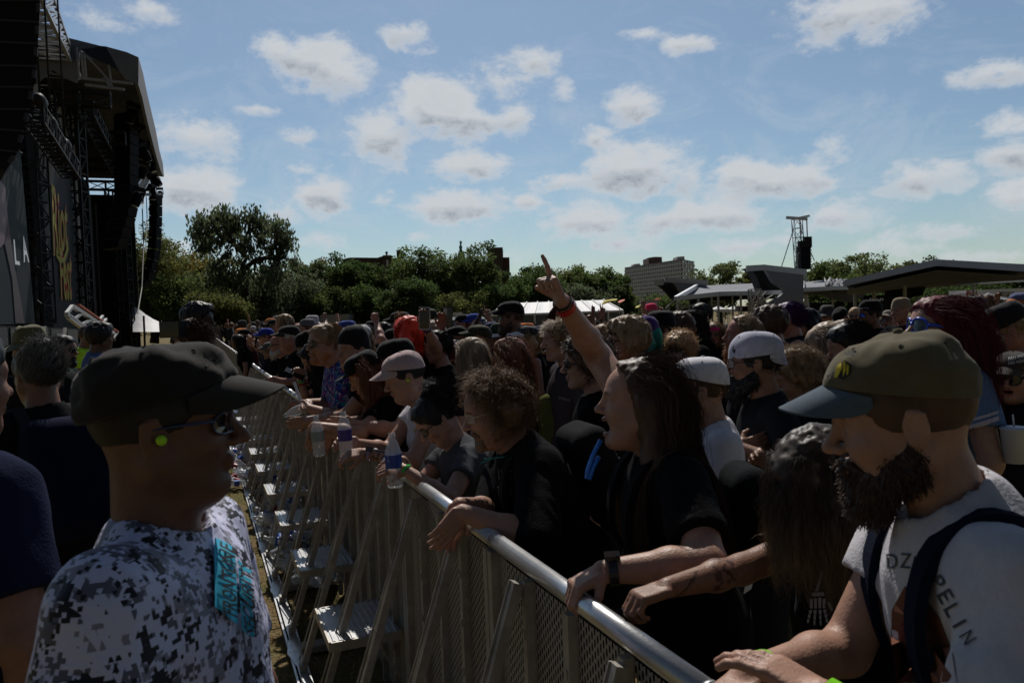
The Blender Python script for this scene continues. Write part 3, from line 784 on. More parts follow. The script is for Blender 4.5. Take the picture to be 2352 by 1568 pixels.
def add_hair(p, sp, root, vox):
    st = sp.get('hair'); 
    if not st: return
    c = col(sp.get('hairc', 'brown'), HAIRC); seed = sp.get('seed', 1); q = sp.get('hq', 1.0); hat = sp.get('cap') is not None
    F = p.H; parts = []; hl = sp.get('hlen', .32); wd = sp.get('hwid', .0010 / max(.45, q ** .6))
    obs = None
    if st in ('long', 'longrec', 'bob', 'ponytail'):
        O = SDF(); O.ell((-.014, 0, .038), (.104, .081, .092), .02, F).ell((.024, 0, -.03), (.064, .062, .082), .02, F); O.rc(p.neckb, F.w((-.02, 0, -.05)), .066, .060, .02)
        torso_ops(O, p, .022); r = arm_r(p)
        for sd, a in p.arms.items(): O.rc(p.sh[sd], a['e'], r[0] + .02, r[1] + .02, .03)
        obs = O
    style = 'receding' if st in ('longrec', 'curlyrec') else st
    if st == 'short':
        V, Q = sdf_mesh(hair_shell(p, st, .010 if not hat else .004, rough=.006), vox); parts.append((V, Q, None))
        dr = (lambda P, rr: (keep_fn(F, st)(P) > 0) & (P[:, 2] > -.07) & ((P[:, 2] < .035) if hat else True)) if hat else None
        parts.append(strands(p, st, int((2600 if not hat else 500) * q), sp.get('hlen', .030 if not hat else .016), seed, back=1.3 if not sp.get('fwd') else -.8, fall=.3, jitter=.22, width=wd, segs=4, lift=.0, root_thick=.008 if not hat else .003, droot=dr))
    elif st == 'buzz':
        V, Q = sdf_mesh(hair_shell(p, st, .0025, rough=.001), vox); parts.append((V, Q, None))
    elif st in ('curly', 'curlyrec', 'afro'):
        th = .03 if st != 'curlyrec' else .012
        V, Q = sdf_mesh(hair_shell(p, style, th, rough=.012 if st != 'curlyrec' else .006, rf=45, length=.05 if st == 'curlyrec' else 0), vox); parts.append((V, Q, None))
        parts.append(strands(p, style, int(3200 * q), sp.get('hlen', .09), seed, curl=.9 if st != 'afro' else 1.3, back=.25, fall=.15 if st != 'curlyrec' else .42, jitter=.4, width=wd, segs=10, lift=.9 if st != 'curlyrec' else .5, root_thick=th * .6))
    elif st in ('long', 'longrec', 'bob', 'ponytail'):
        L = hl if st != 'ponytail' else .12
        V, Q = sdf_mesh(hair_shell(p, style, .012 if not hat else .004, rough=.006, length=max(.05, L * .62)), vox); parts.append((V, Q, None))
        parts.append(strands(p, style, int(3000 * q), L * 1.15, seed, curl=sp.get('curl', .12), back=sp.get('hback', .55), fall=1.6, jitter=.08, width=wd, segs=14, obst=obs, part=sp.get('part', .5), base_out=.10))
    elif st == 'bun':
        V, Q = sdf_mesh(hair_shell(p, st, .010, rough=.005, bun=True), vox); parts.append((V, Q, None))
        parts.append(strands(p, st, int(1800 * q), .10, seed, back=1.8, fall=-.35, jitter=.08, width=wd, segs=8, lift=-.15))
        r_ = np.random.default_rng(seed)
        V2, Q2, T2 = strands(p, st, int(700 * q), .10, seed + 3, curl=1.0, back=.2, fall=.0, jitter=.5, width=wd, segs=8, lift=1.0,
                             droot=lambda P, rr: np.linalg.norm(P - np.array([-.06, 0, .115]), axis=1) < .035)
        off = F.d((-.02, 0, .02)); parts.append((V2 + off, Q2, T2))
    V, Q, T = join(parts)
    if sp.get('tips'):      # lighter tips below a height on the head
        z = V[:, 2] - p.hc[2]; k = np.clip((sp['tips'][0] - z) / .16, 0, 1)[:, None]; T = T * (1 - k) + T * np.array(sp['tips'][1]) * k
    mesh_obj('hair', (V, Q), M_hair, root, c, T)
def add_gear(p, sp, root):
    F = p.H
    if sp.get('cap'):
        k = sp['cap']; kind, c = k[0], k[1]; rev = kind.startswith('rev'); kk = kind[3:] if rev else kind
        bc = k[2] if len(k) > 2 and k[2] else c
        crown, br = cap_parts(F, kk, rev, crumple=k[3] if len(k) > 3 else .003, seed=sp.get('seed', 1), s=sp.get('caps', 1.0) * (1.04 if sp.get('hair') in ('long', 'curly', 'short') else 1.0))
        nm = {'beanie': 'knitted_hat', 'bucket': 'bucket_hat'}.get(kk, 'cap')
        o = crown.build(nm, k[4] if len(k) > 4 else M_cap, root, True, color=c)
        if br: br.build('brim', M_cap, o, True, color=bc)
        if len(k) > 5: k[5](o, F, rev)
        sp['_cap'] = o
    if sp.get('wrap'):
        mesh_obj('headband', sdf_mesh(wrap_sdf(F, *sp.get('wrapz', (.030, .068))), .006), sp.get('wrapm', M_cloth), root, sp['wrap'])
    if sp.get('glasses'):
        kind, fc, lm = sp['glasses']
        fr, ln = glasses(F, kind); o = fr.build('sunglasses' if lm is not M_clear else 'glasses', M_frame, root, True, color=fc); ln.build('lens', lm, o, True)
    if sp.get('beard'):
        b = sp['beard']; V, Q = sdf_mesh(beard_sdf(p, b[0], b[1]), .004)
        parts = [(V, Q, None)]
        r_ = np.random.default_rng(5); n = int(b[2] if len(b) > 2 else 500)
        if n and len(V):
            i = r_.integers(0, len(V), n); X = V[i]; q = F.loc(X); out = unit_rows(q - np.array([.01, 0, -.045])); g = np.array([.1, 0, -.8])
            dd = unit_rows(out + g * .8 + r_.normal(size=(n, 3)) * .22); L = (.010 + b[1] * .25) * (.5 + r_.random(n))
            m_ = 4; pts = np.stack([q - out * .003 + (dd * (L * t)[:, None] if t else 0) + r_.normal(size=(n, 3)) * .0012 * t for t in np.linspace(0, 1, m_)], 1)
            Xw = F.o + pts @ F.m.T; A = np.array([.0009, 0, 0]); B = np.array([0, .0009, 0])
            ring = np.stack([Xw + A, Xw + B, Xw - A - B], 2) ; base = (np.arange(n) * m_ * 3)[:, None, None]; ii = (np.arange(m_ - 1) * 3)[None, :, None]; j = np.arange(3)[None, None]; kx = (j + 1) % 3
            parts.append((ring.reshape(-1, 3), np.stack([base + ii + j, base + ii + kx, base + ii + 3 + kx, base + ii + 3 + j], -1).reshape(-1, 4), None))
        V, Q, T = join(parts); mesh_obj('beard', (V, Q), M_hair, root, col(sp.get('beardc', sp.get('hairc', 'brown')), HAIRC), T)
def unit_rows(a): return a / np.maximum(np.linalg.norm(a, axis=1), 1e-9)[:, None]
STAT = []
def make_person(label, head, yaw, sp, group=None, vox=.006):
    """head: world position of the middle of the head; yaw: direction the body faces, degrees"""
    t0 = time.time()
    hw = np.asarray(head, float); yw = R(yaw)
    p = Pose(R(sp.get('lean', 0)), R(sp.get('hunch', 8)), R(sp.get('head', yaw) - yaw), R(sp.get('pitch', 0)), R(sp.get('roll', 0)), sp.get('fat', 0), sp.get('fem', 0), R(sp.get('twist', 0)), sp.get('neck', .11))
    s = hw[2] / p.hc[2]; Rz = rotm('z', yw); loc = hw - Rz @ (p.hc * s); g0 = float(gh(loc[0], loc[1])); s = (hw[2] - g0) / p.hc[2]; loc = hw - Rz @ (p.hc * s); loc[2] = g0
    to = lambda w: (Rz.T @ (np.asarray(w, float) - loc)) / s
    for sd in (1, -1):
        a = sp.get('L' if sd == 1 else 'R') or {}
        kw = dict(hand=a.get('hand', 'relax'))
        if 'w' in a: kw['wrist'] = to(a['w'])
        if 'rel' in a: kw['wrist'] = p.sh[sd] + np.asarray(a['rel'], float)
        for k in ('hint', 'hdir', 'hup'):
            if k in a: kw[k] = (Rz.T @ np.asarray(a[k], float)) if a.get('world', True) else np.asarray(a[k], float)
        if 'k' in a: kw['k'] = a['k']
        p.arm(sd, **kw); p.arms[sd]['slv'] = a.get('slv')
    root = empty('person', loc, yw, label, 'person', group); root.scale = (s, s, s)
    STAT.append((round(s, 2), label[:14]))
    hp = sp.get('face', {}); hp.setdefault('eyes', sp.get('pitch', 0) < 10); hp.setdefault('brow', tuple(np.array(col(sp.get('hairc', 'brown'), HAIRC)) * 2 + .03)); hp['fat'] = sp.get('fat', 0)
    S = body_sdf(p, hp); V, Q = sdf_mesh(S, vox, .015)
    T = np.ones((len(V), 3)); head_tint(p.H, V, hp, T)
    for (sd, c0, c1, tc_) in sp.get('ink', []):      # tattoos: broken dark marks on a forearm
        a = p.arms[sd]; e, w = a['e'], a['w']; t = (V - e) @ (w - e) / ((w - e) @ (w - e)); dd = np.linalg.norm(V - (e + t[:, None] * (w - e)), axis=1)
        m = (t > c0) & (t < c1) & (dd < .06) & (vnoise(V, 95) > .56); T[m] = tc_
    mesh_obj('body', (V, Q), M_skin, root, col(sp.get('skin', 'fair'), SKIN), T)
    sl = sp.get('sleeve', .55); svox = max(vox * 1.3, .007)
    if sp.get('shirt') is not None:
        SS = shirt_sdf(p, sl, sp.get('g', .012), sp.get('folds', .010), sp.get('neckw', .078), tank=sp.get('tank', False), seed=sp.get('seed', 1) * 1.7, hem=sp.get('hem', -.12))
        o = mesh_obj('shirt' if not sp.get('tank') else 'tank_top', sdf_mesh(SS, svox, .04), sp.get('shirtm', M_cloth), root, sp['shirt']); sp['_shirt'] = o
    if sp.get('legs', True):
        mesh_obj('shorts' if sp.get('shorts') else 'trousers', leg_mesh(p, shorts=sp.get('shorts', False), vox=max(.014, vox * 2)), M_denim, root, sp.get('trousers', (.02, .022, .03)))
        shoe_mb().build('shoes', M_shoe, root, True, color=sp.get('shoec', (.02, .02, .02)))
    add_hair(p, sp, root, max(vox, .005)); add_gear(p, sp, root)
    if sp.get('extra'): sp['extra'](p, root, to)
    p.root, p.loc, p.s, p.yw, p.Rz = root, loc, s, yw, Rz
    p.world = lambda q: loc + Rz @ (np.asarray(q, float) * s)
    return p
# ------------------------------------------------------------------ ground
def g_mat():
    m = mat('dry_grass', (.27, .19, .095), .95, noise=.45, nscale=3.0, bump=.9, bscale=34, bdetail=8, bdist=.05, spec=.1, col2=(.13, .12, .045), tint=False)
    return m
gm = MB(); N_ = 60

_d = ray(455, 747); Dv = unit([_d[0], _d[1], 0]); Nv = np.array([-Dv[1], Dv[0], 0]); Zv = np.array([0, 0, 1.0])
RAIL_H = 1.12
Pr = on_h(1150, 1230, RAIL_H); Pr0 = np.array([Pr[0], Pr[1], 0])
def UV(u, v, h=0.0): return Pr0 + Dv * u + Nv * v + Zv * h     # along the barrier, towards the stage, up
def gh(x, y):
    """the field falls gently away behind the rail"""
    x, y = np.asarray(x, float), np.asarray(y, float); v = (x - Pr0[0]) * Nv[0] + (y - Pr0[1]) * Nv[1]
    return -.20 * np.clip((-v - .7) / 3, 0, 1) - .50 * np.clip((y - 8) / 22, 0, 1) * np.clip((-v - 1) / 8, 0, 1)
gx = np.concatenate([[-1500, -300, -60], np.arange(-30, 61, 1.5), [120, 400, 1500]]); gy = np.concatenate([[-600, -60], np.arange(-6, 62, 1.5), [120, 400, 2400]])
XX, YY = np.meshgrid(gx, gy, indexing='ij'); gm.grid(np.stack([XX, YY, gh(XX, YY)], -1)); tag(gm.build('ground', g_mat(), None, True), kind='structure')
def sp(px, py, v): return on_plane(px, py, UV(0, v - .17), Nv)
def up_(px, py, u): return on_plane(px, py, UV(u, 0), Dv)
FB = np.stack([Dv, Nv, Zv], 1)

# grass blades in the pit, where one can see the ground close up
gb = MB(); r_ = np.random.default_rng(3); n = 26000
u = -2.2 + 11 * r_.random(n) ** 1.3; v = .05 + 2.3 * r_.random(n); P = Pr0 + Dv * u[:, None] + Nv * v[:, None]
a = r_.random(n) * 6.28; dx = np.stack([np.cos(a), np.sin(a), np.zeros(n)], 1); h = .012 + .035 * r_.random(n) ** 2; ln = r_.random(n) * .05
a2 = r_.random(n) * 6.28; lean = np.stack([np.cos(a2), np.sin(a2), np.zeros(n)], 1) * ln[:, None]
vv = np.stack([P - dx * .0022, P + dx * .0022, P + lean + Zv * h[:, None]], 1).reshape(-1, 3)
t = np.repeat(np.where(r_.random(n)[:, None] < .7, [[1.6, 1.2, .62]], [[.55, .72, .25]]) * (.6 + .8 * r_.random(n))[:, None], 3, 0)
gb.add(vv, np.arange(3 * n).reshape(-1, 3), t)
tag(gb.build('grass', mat('grass_blade', (.27, .20, .10), .9)), 'short dry grass in the pit beside the barrier', 'grass', kind='stuff')

# ------------------------------------------------------------------ crowd barrier
M_alu = mat('aluminium', (.42, .39, .345), .45, metal=.5, noise=.38, nscale=14, bump=.12, bscale=90, spec=.5)
M_aluB = mat('bright_aluminium', (.62, .62, .62), .34, metal=.85, noise=.2, nscale=12, bump=.1, bscale=120, stretch=(1, 1, 1))
def perf_mat():
    m = bpy.data.materials.new('perforated_sheet'); m.use_nodes = True; nt = m.node_tree; L = nt.links; b = nt.nodes['Principled BSDF']
    b.inputs['Base Color'].default_value = (.33, .30, .25, 1); b.inputs['Metallic'].default_value = .3; b.inputs['Roughness'].default_value = .5
    tcn = nt.nodes.new('ShaderNodeTexCoord'); sx = nt.nodes.new('ShaderNodeSeparateXYZ'); L.new(tcn.outputs['Object'], sx.inputs[0])
    def mt(op, a, b_=None):
        n = nt.nodes.new('ShaderNodeMath'); n.operation = op
        for i, v in enumerate((a, b_)):
            if v is None: continue
            if isinstance(v, (int, float)): n.inputs[i].default_value = v
            else: L.new(v, n.inputs[i])
        return n.outputs[0]
    cx = mt('DIVIDE', sx.outputs[0], .0135); row = mt('FLOOR', cx); cz = mt('ADD', mt('DIVIDE', sx.outputs[2], .026), mt('MULTIPLY', row, .5))
    fx = mt('SUBTRACT', mt('FRACT', cx), .5); fz = mt('SUBTRACT', mt('FRACT', cz), .5)
    d = mt('ADD', mt('POWER', mt('ABSOLUTE', mt('DIVIDE', fx, .27)), 2.0), mt('POWER', mt('ABSOLUTE', mt('DIVIDE', fz, .37)), 2.6))
    L.new(mt('GREATER_THAN', d, 1.0), b.inputs['Alpha'])
    return m
M_perf = perf_mat()
SECW = 1.055; BV = .385
def barrier_section():
    root = empty('crowd_barrier', (0, 0, 0))
    # local: x along, y towards the pit, z up
    m = MB(); m.tube([(-.5275, 0, RAIL_H - .024), (.5275, 0, RAIL_H - .024)], .024, 16); m.tube([(-.5273, 0, RAIL_H - .024), (-.518, 0, RAIL_H - .024)], .0253, 16); m.build('rail', M_aluB, root, True)
    for x in (-.508, .508):
        m = MB(); m.box((x, .005, .54), (.016, .022, .53)); m.box((x, -.020, .54), (.005, .004, .53)); m.build('post', M_alu, root)
    for x in (-.255, 0, .255):
        m = MB(); m.box((x, .012, .54), (.013, .013, .52))
        for z in np.arange(.12, 1.0, .16): m.box((x, .027, z), (.005, .002, .012))
        m.build('stiffener', M_alu, root)
    m = MB(); m.add([(-.492, .002, .04), (.492, .002, .04), (.492, .002, 1.06), (-.492, .002, 1.06)], np.array([[0, 1, 2, 3]])); m.build('perforated_panel', M_perf, root)
    for x in (-.27, .27):
        m = MB(); m.bar((x, BV - .02, .045), (x, .036, RAIL_H - .065), .028, .032, up=(1, 0, 0)); m.bar((x + .010, BV, .078), (x + .010, .05, RAIL_H - .06), .007, .005, up=(1, 0, 0))
        m.box((x, BV - .018, .035), (.026, .018, .030)); m.tube([(x - .027, BV - .018, .045), (x + .027, BV - .018, .045)], .008, 8); m.tube([(x - .02, .20, .58), (x + .02, .20, .58)], .006, 6)
        m.build('brace', M_alu, root)
    m = MB()
    m.poly([(-.526, BV + .035, .016), (-.526, BV - .035, .016), (-.35, BV - .05, .016), (-.35, BV + .01, .016)], (0, 0, .008)); m.box((0, BV - .02, .021), (.348, .026, .005)); m.poly([(.35, BV + .01, .016), (.35, BV - .05, .016), (.526, BV - .035, .016), (.526, BV + .035, .016)], (0, 0, .008))
    m.box((0, BV + .02, .010), (.522, .005, .010))
    m.build('base_plate', M_aluB, root)
    for x in (-.506, .506):
        m = MB(); m.box((x, .19, .028), (.018, .16, .016)); m.box((x, .19, .047), (.022, .155, .003)); m.build('floor_beam', M_alu, root)
    # folding step
    st = MB(); st.box((-.15, .165, .385), (.215, .150, .006))
    for y in np.arange(.03, .305, .027): st.box((-.15, y, .394), (.211, .0048, .0025))
    st.build('step', M_aluB, root)
    m = MB(); m.box((-.15, .320, .377), (.219, .005, .020))
    for x in (-.371, .071): m.box((x, .165, .375), (.005, .150, .020))
    for x in (-.377, .077): m.bar((x, .12, .36), (x, .03, .20), .011, .02, up=(1, 0, 0))
    m.build('step_frame', M_alu, root)
    return root
NSEC = 41; secs = []
proto = None
u0 = 2.16 - SECW / 2 - 3 * SECW
POSW = ['beside the security guard', 'under the leaning front row']
for k in range(NSEC):
    o = proto if proto else barrier_section()
    if proto is None: proto = o
    else: o = copy_tree(proto)
    o.location = tuple(UV(u0 + k * SECW, 0)); o.rotation_euler = (0, 0, math.atan2(Dv[1], Dv[0]))
    secs.append(o)
BL = {0: 'nearest barrier section, below the bearded man in the green cap', 1: 'barrier section gripped by the man with the watch and the tattooed woman', 2: 'barrier section under the forearms of the curly balding man',
      3: 'barrier section with the nearest full step, below the blue-label bottle', 4: 'barrier section with the second nearest step, below the tattooed forearms', 5: 'barrier section with the third nearest step, bottles heaped beneath'}
for k, o in enumerate(secs):
    tag(o, BL.get(k, 'aluminium crowd barrier section far down the line with a folding step'), 'crowd barrier', 'aluminium crowd barrier sections along the pit')

# ------------------------------------------------------------------ materials of the place
M_black = mat('black_steel', (.014, .014, .015), .6, spec=.2, noise=.2, nscale=5)
M_blackbox = mat('black_cabinet', (.007, .007, .008), .75, spec=.12, noise=.3, nscale=20, bump=.2, bscale=60)
M_grille = mat('speaker_grille', (.006, .006, .007), .8, bump=.6, bscale=160)
M_whitealu = mat('truss_alu', (.55, .56, .58), .4, metal=.6)
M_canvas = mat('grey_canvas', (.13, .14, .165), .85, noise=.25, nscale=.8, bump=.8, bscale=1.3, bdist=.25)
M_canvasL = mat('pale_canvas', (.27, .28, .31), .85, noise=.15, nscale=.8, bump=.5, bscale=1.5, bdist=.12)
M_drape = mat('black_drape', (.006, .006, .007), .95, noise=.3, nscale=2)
M_white = mat('white_vinyl', (.72, .72, .73), .6, noise=.06, nscale=1.2, bump=.35, bscale=1.6, bdist=.1)
M_brick = mat('brown_brick', (.062, .047, .042), .9, noise=.2, nscale=1.0)
M_brickL = mat('pale_brick', (.21, .17, .155), .9, noise=.12, nscale=.5)
M_conc = mat('pale_concrete', (.52, .50, .48), .9, noise=.1, nscale=.5)
M_glass = mat('window_glass', (.05, .06, .07), .15, spec=.8)
M_shade = mat('window_blind', (.42, .42, .42), .8)
M_copper = mat('green_copper', (.10, .22, .17), .7, noise=.2, nscale=3)
M_yel = mat('yellow_print', (.24, .22, .012), .7, emit=(.50, .46, .02, .03)); M_redp = mat('red_print', (.35, .01, .02), .7, emit=(.4, .01, .02, .06))
M_txtw = mat('white_print', (.7, .7, .7), .8, tint=False); M_txtd = mat('dark_print', (.03, .03, .035), .8, tint=False)

def text_mesh(txt, mapf, depth=0.0, font_scale=1.0, sub=0, bold=0.0, shear=0.0):
    """text laid out in a unit box (0..1, 0..1) and mapped by mapf(x, y) -> world points; returns verts, faces"""
    cu = bpy.data.curves.new('lettering', 'FONT'); cu.body = txt; cu.offset = bold; cu.shear = shear; cu.resolution_u = 4; cu.align_x = 'CENTER'
    ob = bpy.data.objects.new('lettering', cu); COL.objects.link(ob); dg = bpy.context.evaluated_depsgraph_get(); dg.update()
    me = bpy.data.meshes.new_from_object(ob.evaluated_get(dg)); bpy.data.objects.remove(ob); bpy.data.curves.remove(cu)
    import bmesh
    bm = bmesh.new(); bm.from_mesh(me); bpy.data.meshes.remove(me)
    bmesh.ops.triangulate(bm, faces=bm.faces)
    for _ in range(sub): bmesh.ops.subdivide_edges(bm, edges=[e for e in bm.edges if e.calc_length() > .12], cuts=1); bmesh.ops.triangulate(bm, faces=bm.faces)
    V = np.array([v.co[:] for v in bm.verts]); Fc = np.array([[v.index for v in f.verts] for f in bm.faces if len(f.verts) == 3]); bm.free()
    mn, mx = V.min(0), V.max(0); q = (V[:, :2] - mn[:2]) / (mx[:2] - mn[:2])
    return mapf(q[:, 0], q[:, 1]), Fc
def text_obj(name, txt, mapf, m, parent, **k):
    V, Fc = text_mesh(txt, mapf, **k); return link(name, mesh_np(name, V, Fc, False, np.ones((len(V), 3))), m, parent)
def quad_map(a, b, c, d):    # corners: top-left, top-right, bottom-right, bottom-left
    a, b, c, d = [np.asarray(x, float) for x in (a, b, c, d)]
    def f(x, y):
        x = x[:, None]; y = y[:, None]; return (d * (1 - x) + c * x) * (1 - y) + (a * (1 - x) + b * x) * y
    return f
def lattice(mb, A, B, w, up=(0, 0, 1), side=None, r=.04, step=None, tint=(1, 1, 1), diag=True):
    """square lattice truss from A to B"""
    A, B = np.asarray(A, float), np.asarray(B, float); x = unit(B - A); y = unit(np.cross(up, x)) if side is None else unit(side); z = np.cross(x, y); L = np.linalg.norm(B - A)
    step = step or w; k = max(1, int(L / step)); off = [(-1, -1), (1, -1), (1, 1), (-1, 1)]
    C = [A + (y * a + z * b) * w / 2 for a, b in off]
    for c in C: mb.bar(c, c + x * L, r * 1.3, tint=tint)
    for i in range(k + 1):
        t = L * i / k
        for j in range(4):
            p, q = C[j] + x * t, C[(j + 1) % 4] + x * t; mb.bar(p, q, r, tint=tint)
            if diag and i < k:
                q2 = C[(j + 1) % 4] + x * (t + L / k); mb.bar(p, q2, r * .8, tint=tint) if (i + j) % 2 else mb.bar(q, C[j] + x * (t + L / k), r * .8, tint=tint)

# ------------------------------------------------------------------ festival stage (left)
US, UE = 36.0, 66.0
stg = empty('festival_stage', UV(50, 8)); tag(stg, 'huge dark festival stage with grey canvas roof left of the crowd', 'stage')
def child(mb, name, m, par=None, smooth=False):
    o = mb.build(name, m, None, smooth); par = par or stg; o.parent = par; o.matrix_parent_inverse = Matrix.Translation(-Vector(par.location)) if par.rotation_euler.z == 0 else par.matrix_world.inverted(); return o
def plane_strip(top, bot, v, thick=.15):
    m = MB(); T = np.array([sp(*p, v) for p in top]); B = np.array([sp(*p, v) for p in bot]); P = np.stack([B, T], 1)
    m.grid(P); m.grid(P + Nv * thick, flip=True); m.grid(np.stack([T, T + Nv * thick], 1)); m.grid(np.stack([B + Nv * thick, B], 1)); return m
child(plane_strip([(318, 132), (329, 170), (338, 215), (349, 262), (358, 300), (366, 345), (374, 375), (376, 396)], [(318, 195), (327, 225), (335, 262), (344, 300), (353, 335), (361, 365), (369, 392), (374, 404)], 3.0), 'roof_fascia', mat('fascia_canvas', (.13, .14, .165), .85, noise=.2, nscale=.8))
# gable canvas at the near end of the roof
G0 = 36.0
def gq(pts, u, th=.12):
    m = MB(); m.poly([up_(x, y, u) for x, y in pts], Dv * th); return m
child(gq([(318, 132), (318, 196), (306, 189), (288, 180), (275, 165), (262, 140), (243, 107), (291, 120)], G0), 'gable_canvas', M_canvas)
child(gq([(243, 107), (262, 140), (275, 165), (256, 152), (232, 142), (205, 128), (183, 113), (210, 111), (232, 106)], G0 + .2), 'gable_flap', mat('navy_canvas', (.012, .018, .032), .9))
child(gq([(168, 90), (232, 106), (210, 111), (183, 113), (180, 180), (176, 190), (150, 180), (120, 160), (82, 194), (86, 110), (100, 75)], G0 + .5), 'roof_side_canvas', M_canvas)
m = MB()
for a, b in (((185, 115), (192, 178)), ((198, 128), (248, 182)), ((185, 180), (305, 192)), ((195, 195), (286, 206)), ((250, 150), (256, 200)), ((176, 110), (182, 180)), ((192, 118), (198, 180)), ((238, 180), (256, 202))):
    m.bar(up_(*a, G0 + .1), up_(*b, G0 + .1), .10 if a[1] in (180, 195) else .07)
child(m, 'gable_truss', mat('grey_truss', (.22, .22, .23), .5, metal=.4))
# the roof over the stage, sloping away behind the fascia; drapes and deck
m = MB(); A_, B_ = sp(318, 134, 3.05), sp(376, 398, 3.05); A2, B2 = sp(318, 194, 3.05), sp(374, 402, 3.05)
back = Nv * 13
m.add([A_, B_, B_ + back + Zv * .5, A_ + back + Zv * .5, A_ + back + Zv * .3, B_ + back + Zv * .3, B_ - Zv * .3, A_ - Zv * .3], np.array([[0, 1, 2, 3], [4, 5, 6, 7], [0, 3, 4, 7], [1, 6, 5, 2]]))
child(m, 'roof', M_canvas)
m = MB(); m.box((UV(51, 15, 6.5)), (15, .1, 6.5), FB); m.box(UV(66.5, 10, 6), (.1, 5, 6), FB); m.box(UV(37.2, 12, 6), (.1, 3.5, 6), FB); m.box(UV(51, 10.5, 13.2), (14.5, 5, .1), FB)
child(m, 'back_drape', M_drape)
m = MB(); m.box(UV(51, 11, 1.0), (15, 4, 1.0), FB); child(m, 'deck', M_blackbox)
# rig of dark trusses under the roof
m = MB()
for v, h in ((5, 11.6), (8, 11.8), (11, 12.0)): lattice(m, UV(38, v, h), UV(63, v, h), .6, r=.07, step=1.2)
for u in (38, 46, 54, 62): lattice(m, UV(u, 4, 12), UV(u, 14, 12), .6, r=.07, step=1.2)
for u, v in ((38, 6.3), (65.5, 6.5), (38, 13.5)): lattice(m, UV(u, v, 0), UV(u, v, 12.2), .6, up=(1, 0, 0), r=.07, step=1.0)
child(m, 'rig_truss', M_black)
# drape masses hanging in the opening
m = MB(); r_ = np.random.default_rng(11)
for i in range(26):
    u = 38.5 + i * 1.05; m.box(UV(u, 7.5 + 1.2 * (i % 3), 6.3 + .2 * (i % 4)), (.53, .12, 4.6), FB)
child(m, 'leg_drape', M_drape)
# grey scrim wall behind the near screen, with its pale post
m = MB(); m.poly([sp(82, 194, 6.9), sp(156, 196, 6.9), sp(186, 560, 6.9), sp(100, 560, 6.9)], Nv * .1); child(m, 'scrim_wall', mat('grey_scrim', (.34, .35, .38), .9, noise=.1, nscale=.4))
m = MB(); m.bar(sp(157, 186, 6.75), sp(181, 570, 6.75), .2, .2); child(m, 'scrim_post', mat('grey_post', (.5, .5, .52), .6))
# LED screens
def screen(name, quad, v, m_, label, thick=.35, frame=True):
    o = empty(name, sp(*quad[3], v)); tag(o, label, 'screen')
    mb = MB(); mb.poly([sp(*q, v) for q in quad], Nv * thick); p = child(mb, 'screen_panel', m_, o); return o
M_led = mat('led_panel', (.012, .014, .017), .7, noise=.2, nscale=.3, spec=.1, emit=(.10, .13, .17, .02))
M_led2 = mat('led_panel_blue', (.012, .016, .02), .7, noise=.3, nscale=.4, spec=.1, emit=(.11, .17, .20, .03))
s1 = screen('video_screen', [(-60, 250), (47, 345), (80, 742), (-60, 748)], 6.0, M_led2, 'wide video screen showing white capital letters at the left edge')
ov = 5.97
m = MB(); m.poly([sp(x, y, ov) for x, y in [(-20, 385), (12, 430), (18, 500), (25, 560), (14, 555), (-20, 590)]]); child(m, 'picture', mat('led_pink', (.10, .06, .07), .6, emit=(.35, .22, .25, .03)), s1)
m = MB(); m.poly([sp(x, y, ov) for x, y in [(18, 500), (33, 610), (50, 700), (56, 742), (36, 742), (28, 640), (10, 555)]]); child(m, 'picture', mat('led_rose', (.03, .018, .022), .6, emit=(.14, .08, .10, .03)), s1)
M_let = mat('led_white', (.3, .32, .34), .6, emit=(.6, .65, .7, .35))
for ch, q in (('L', [(31, 549), (40, 555), (46, 609), (35, 607)]), ('A', [(51, 541), (57, 543), (67, 602), (55, 602)])):
    o = text_obj('letter', ch, quad_map(*[sp(*t_, 5.95) for t_ in q]), M_let, None, bold=.01); o.parent = s1; o.matrix_parent_inverse = Matrix.Translation(-Vector(s1.location))
s2 = screen('video_screen', [(90, 378), (162, 408), (191, 752), (124, 752)], 6.0, M_led, 'tall dark video screen with yellow brush lettering and red edges')
s2b = MB(); s2b.poly([sp(84, 310, 6.0), sp(136, 372, 6.0), sp(162, 408, 6.0), sp(90, 379, 6.0)], Nv * .35); child(s2b, 'screen_panel', M_led, s2)
for (txt, q) in (('Riot', [(114, 418), (152, 452), (158, 570), (124, 590)]), ('Fest', [(133, 572), (163, 560), (166, 690), (141, 690)])):
    for mm, dx, vv_ in ((M_redp, .5, 5.96), (M_yel, 0, 5.93)):
        qq = [(x + dx, y + dx) for x, y in q]
        o = text_obj('letters', txt, quad_map(*[sp(*t_, vv_) for t_ in qq]), mm, None, bold=.008 if mm is M_yel else .03, shear=.25); o.parent = s2; o.matrix_parent_inverse = Matrix.Translation(-Vector(s2.location))
m = MB()
for pts in ([(128, 560), (134, 588), (146, 592), (156, 560), (158, 572), (150, 602), (138, 604), (130, 590)], [(146, 600), (149, 600), (149, 640), (146, 640)]):
    m.poly([sp(x, y, 5.92) for x, y in pts])
child(m, 'brush_stroke', M_yel, s2)
s3 = screen('video_screen', [(292, 555), (312, 610), (315, 755), (296, 755)], 6.0, M_led, 'far narrow video screen beyond the stage, yellow streak on it')
m = MB(); m.poly([sp(x, y, 5.9) for x, y in [(297, 610), (303, 640), (309, 700), (310, 750), (306, 740), (300, 690)]]); child(m, 'brush_stroke', M_yel, s3)
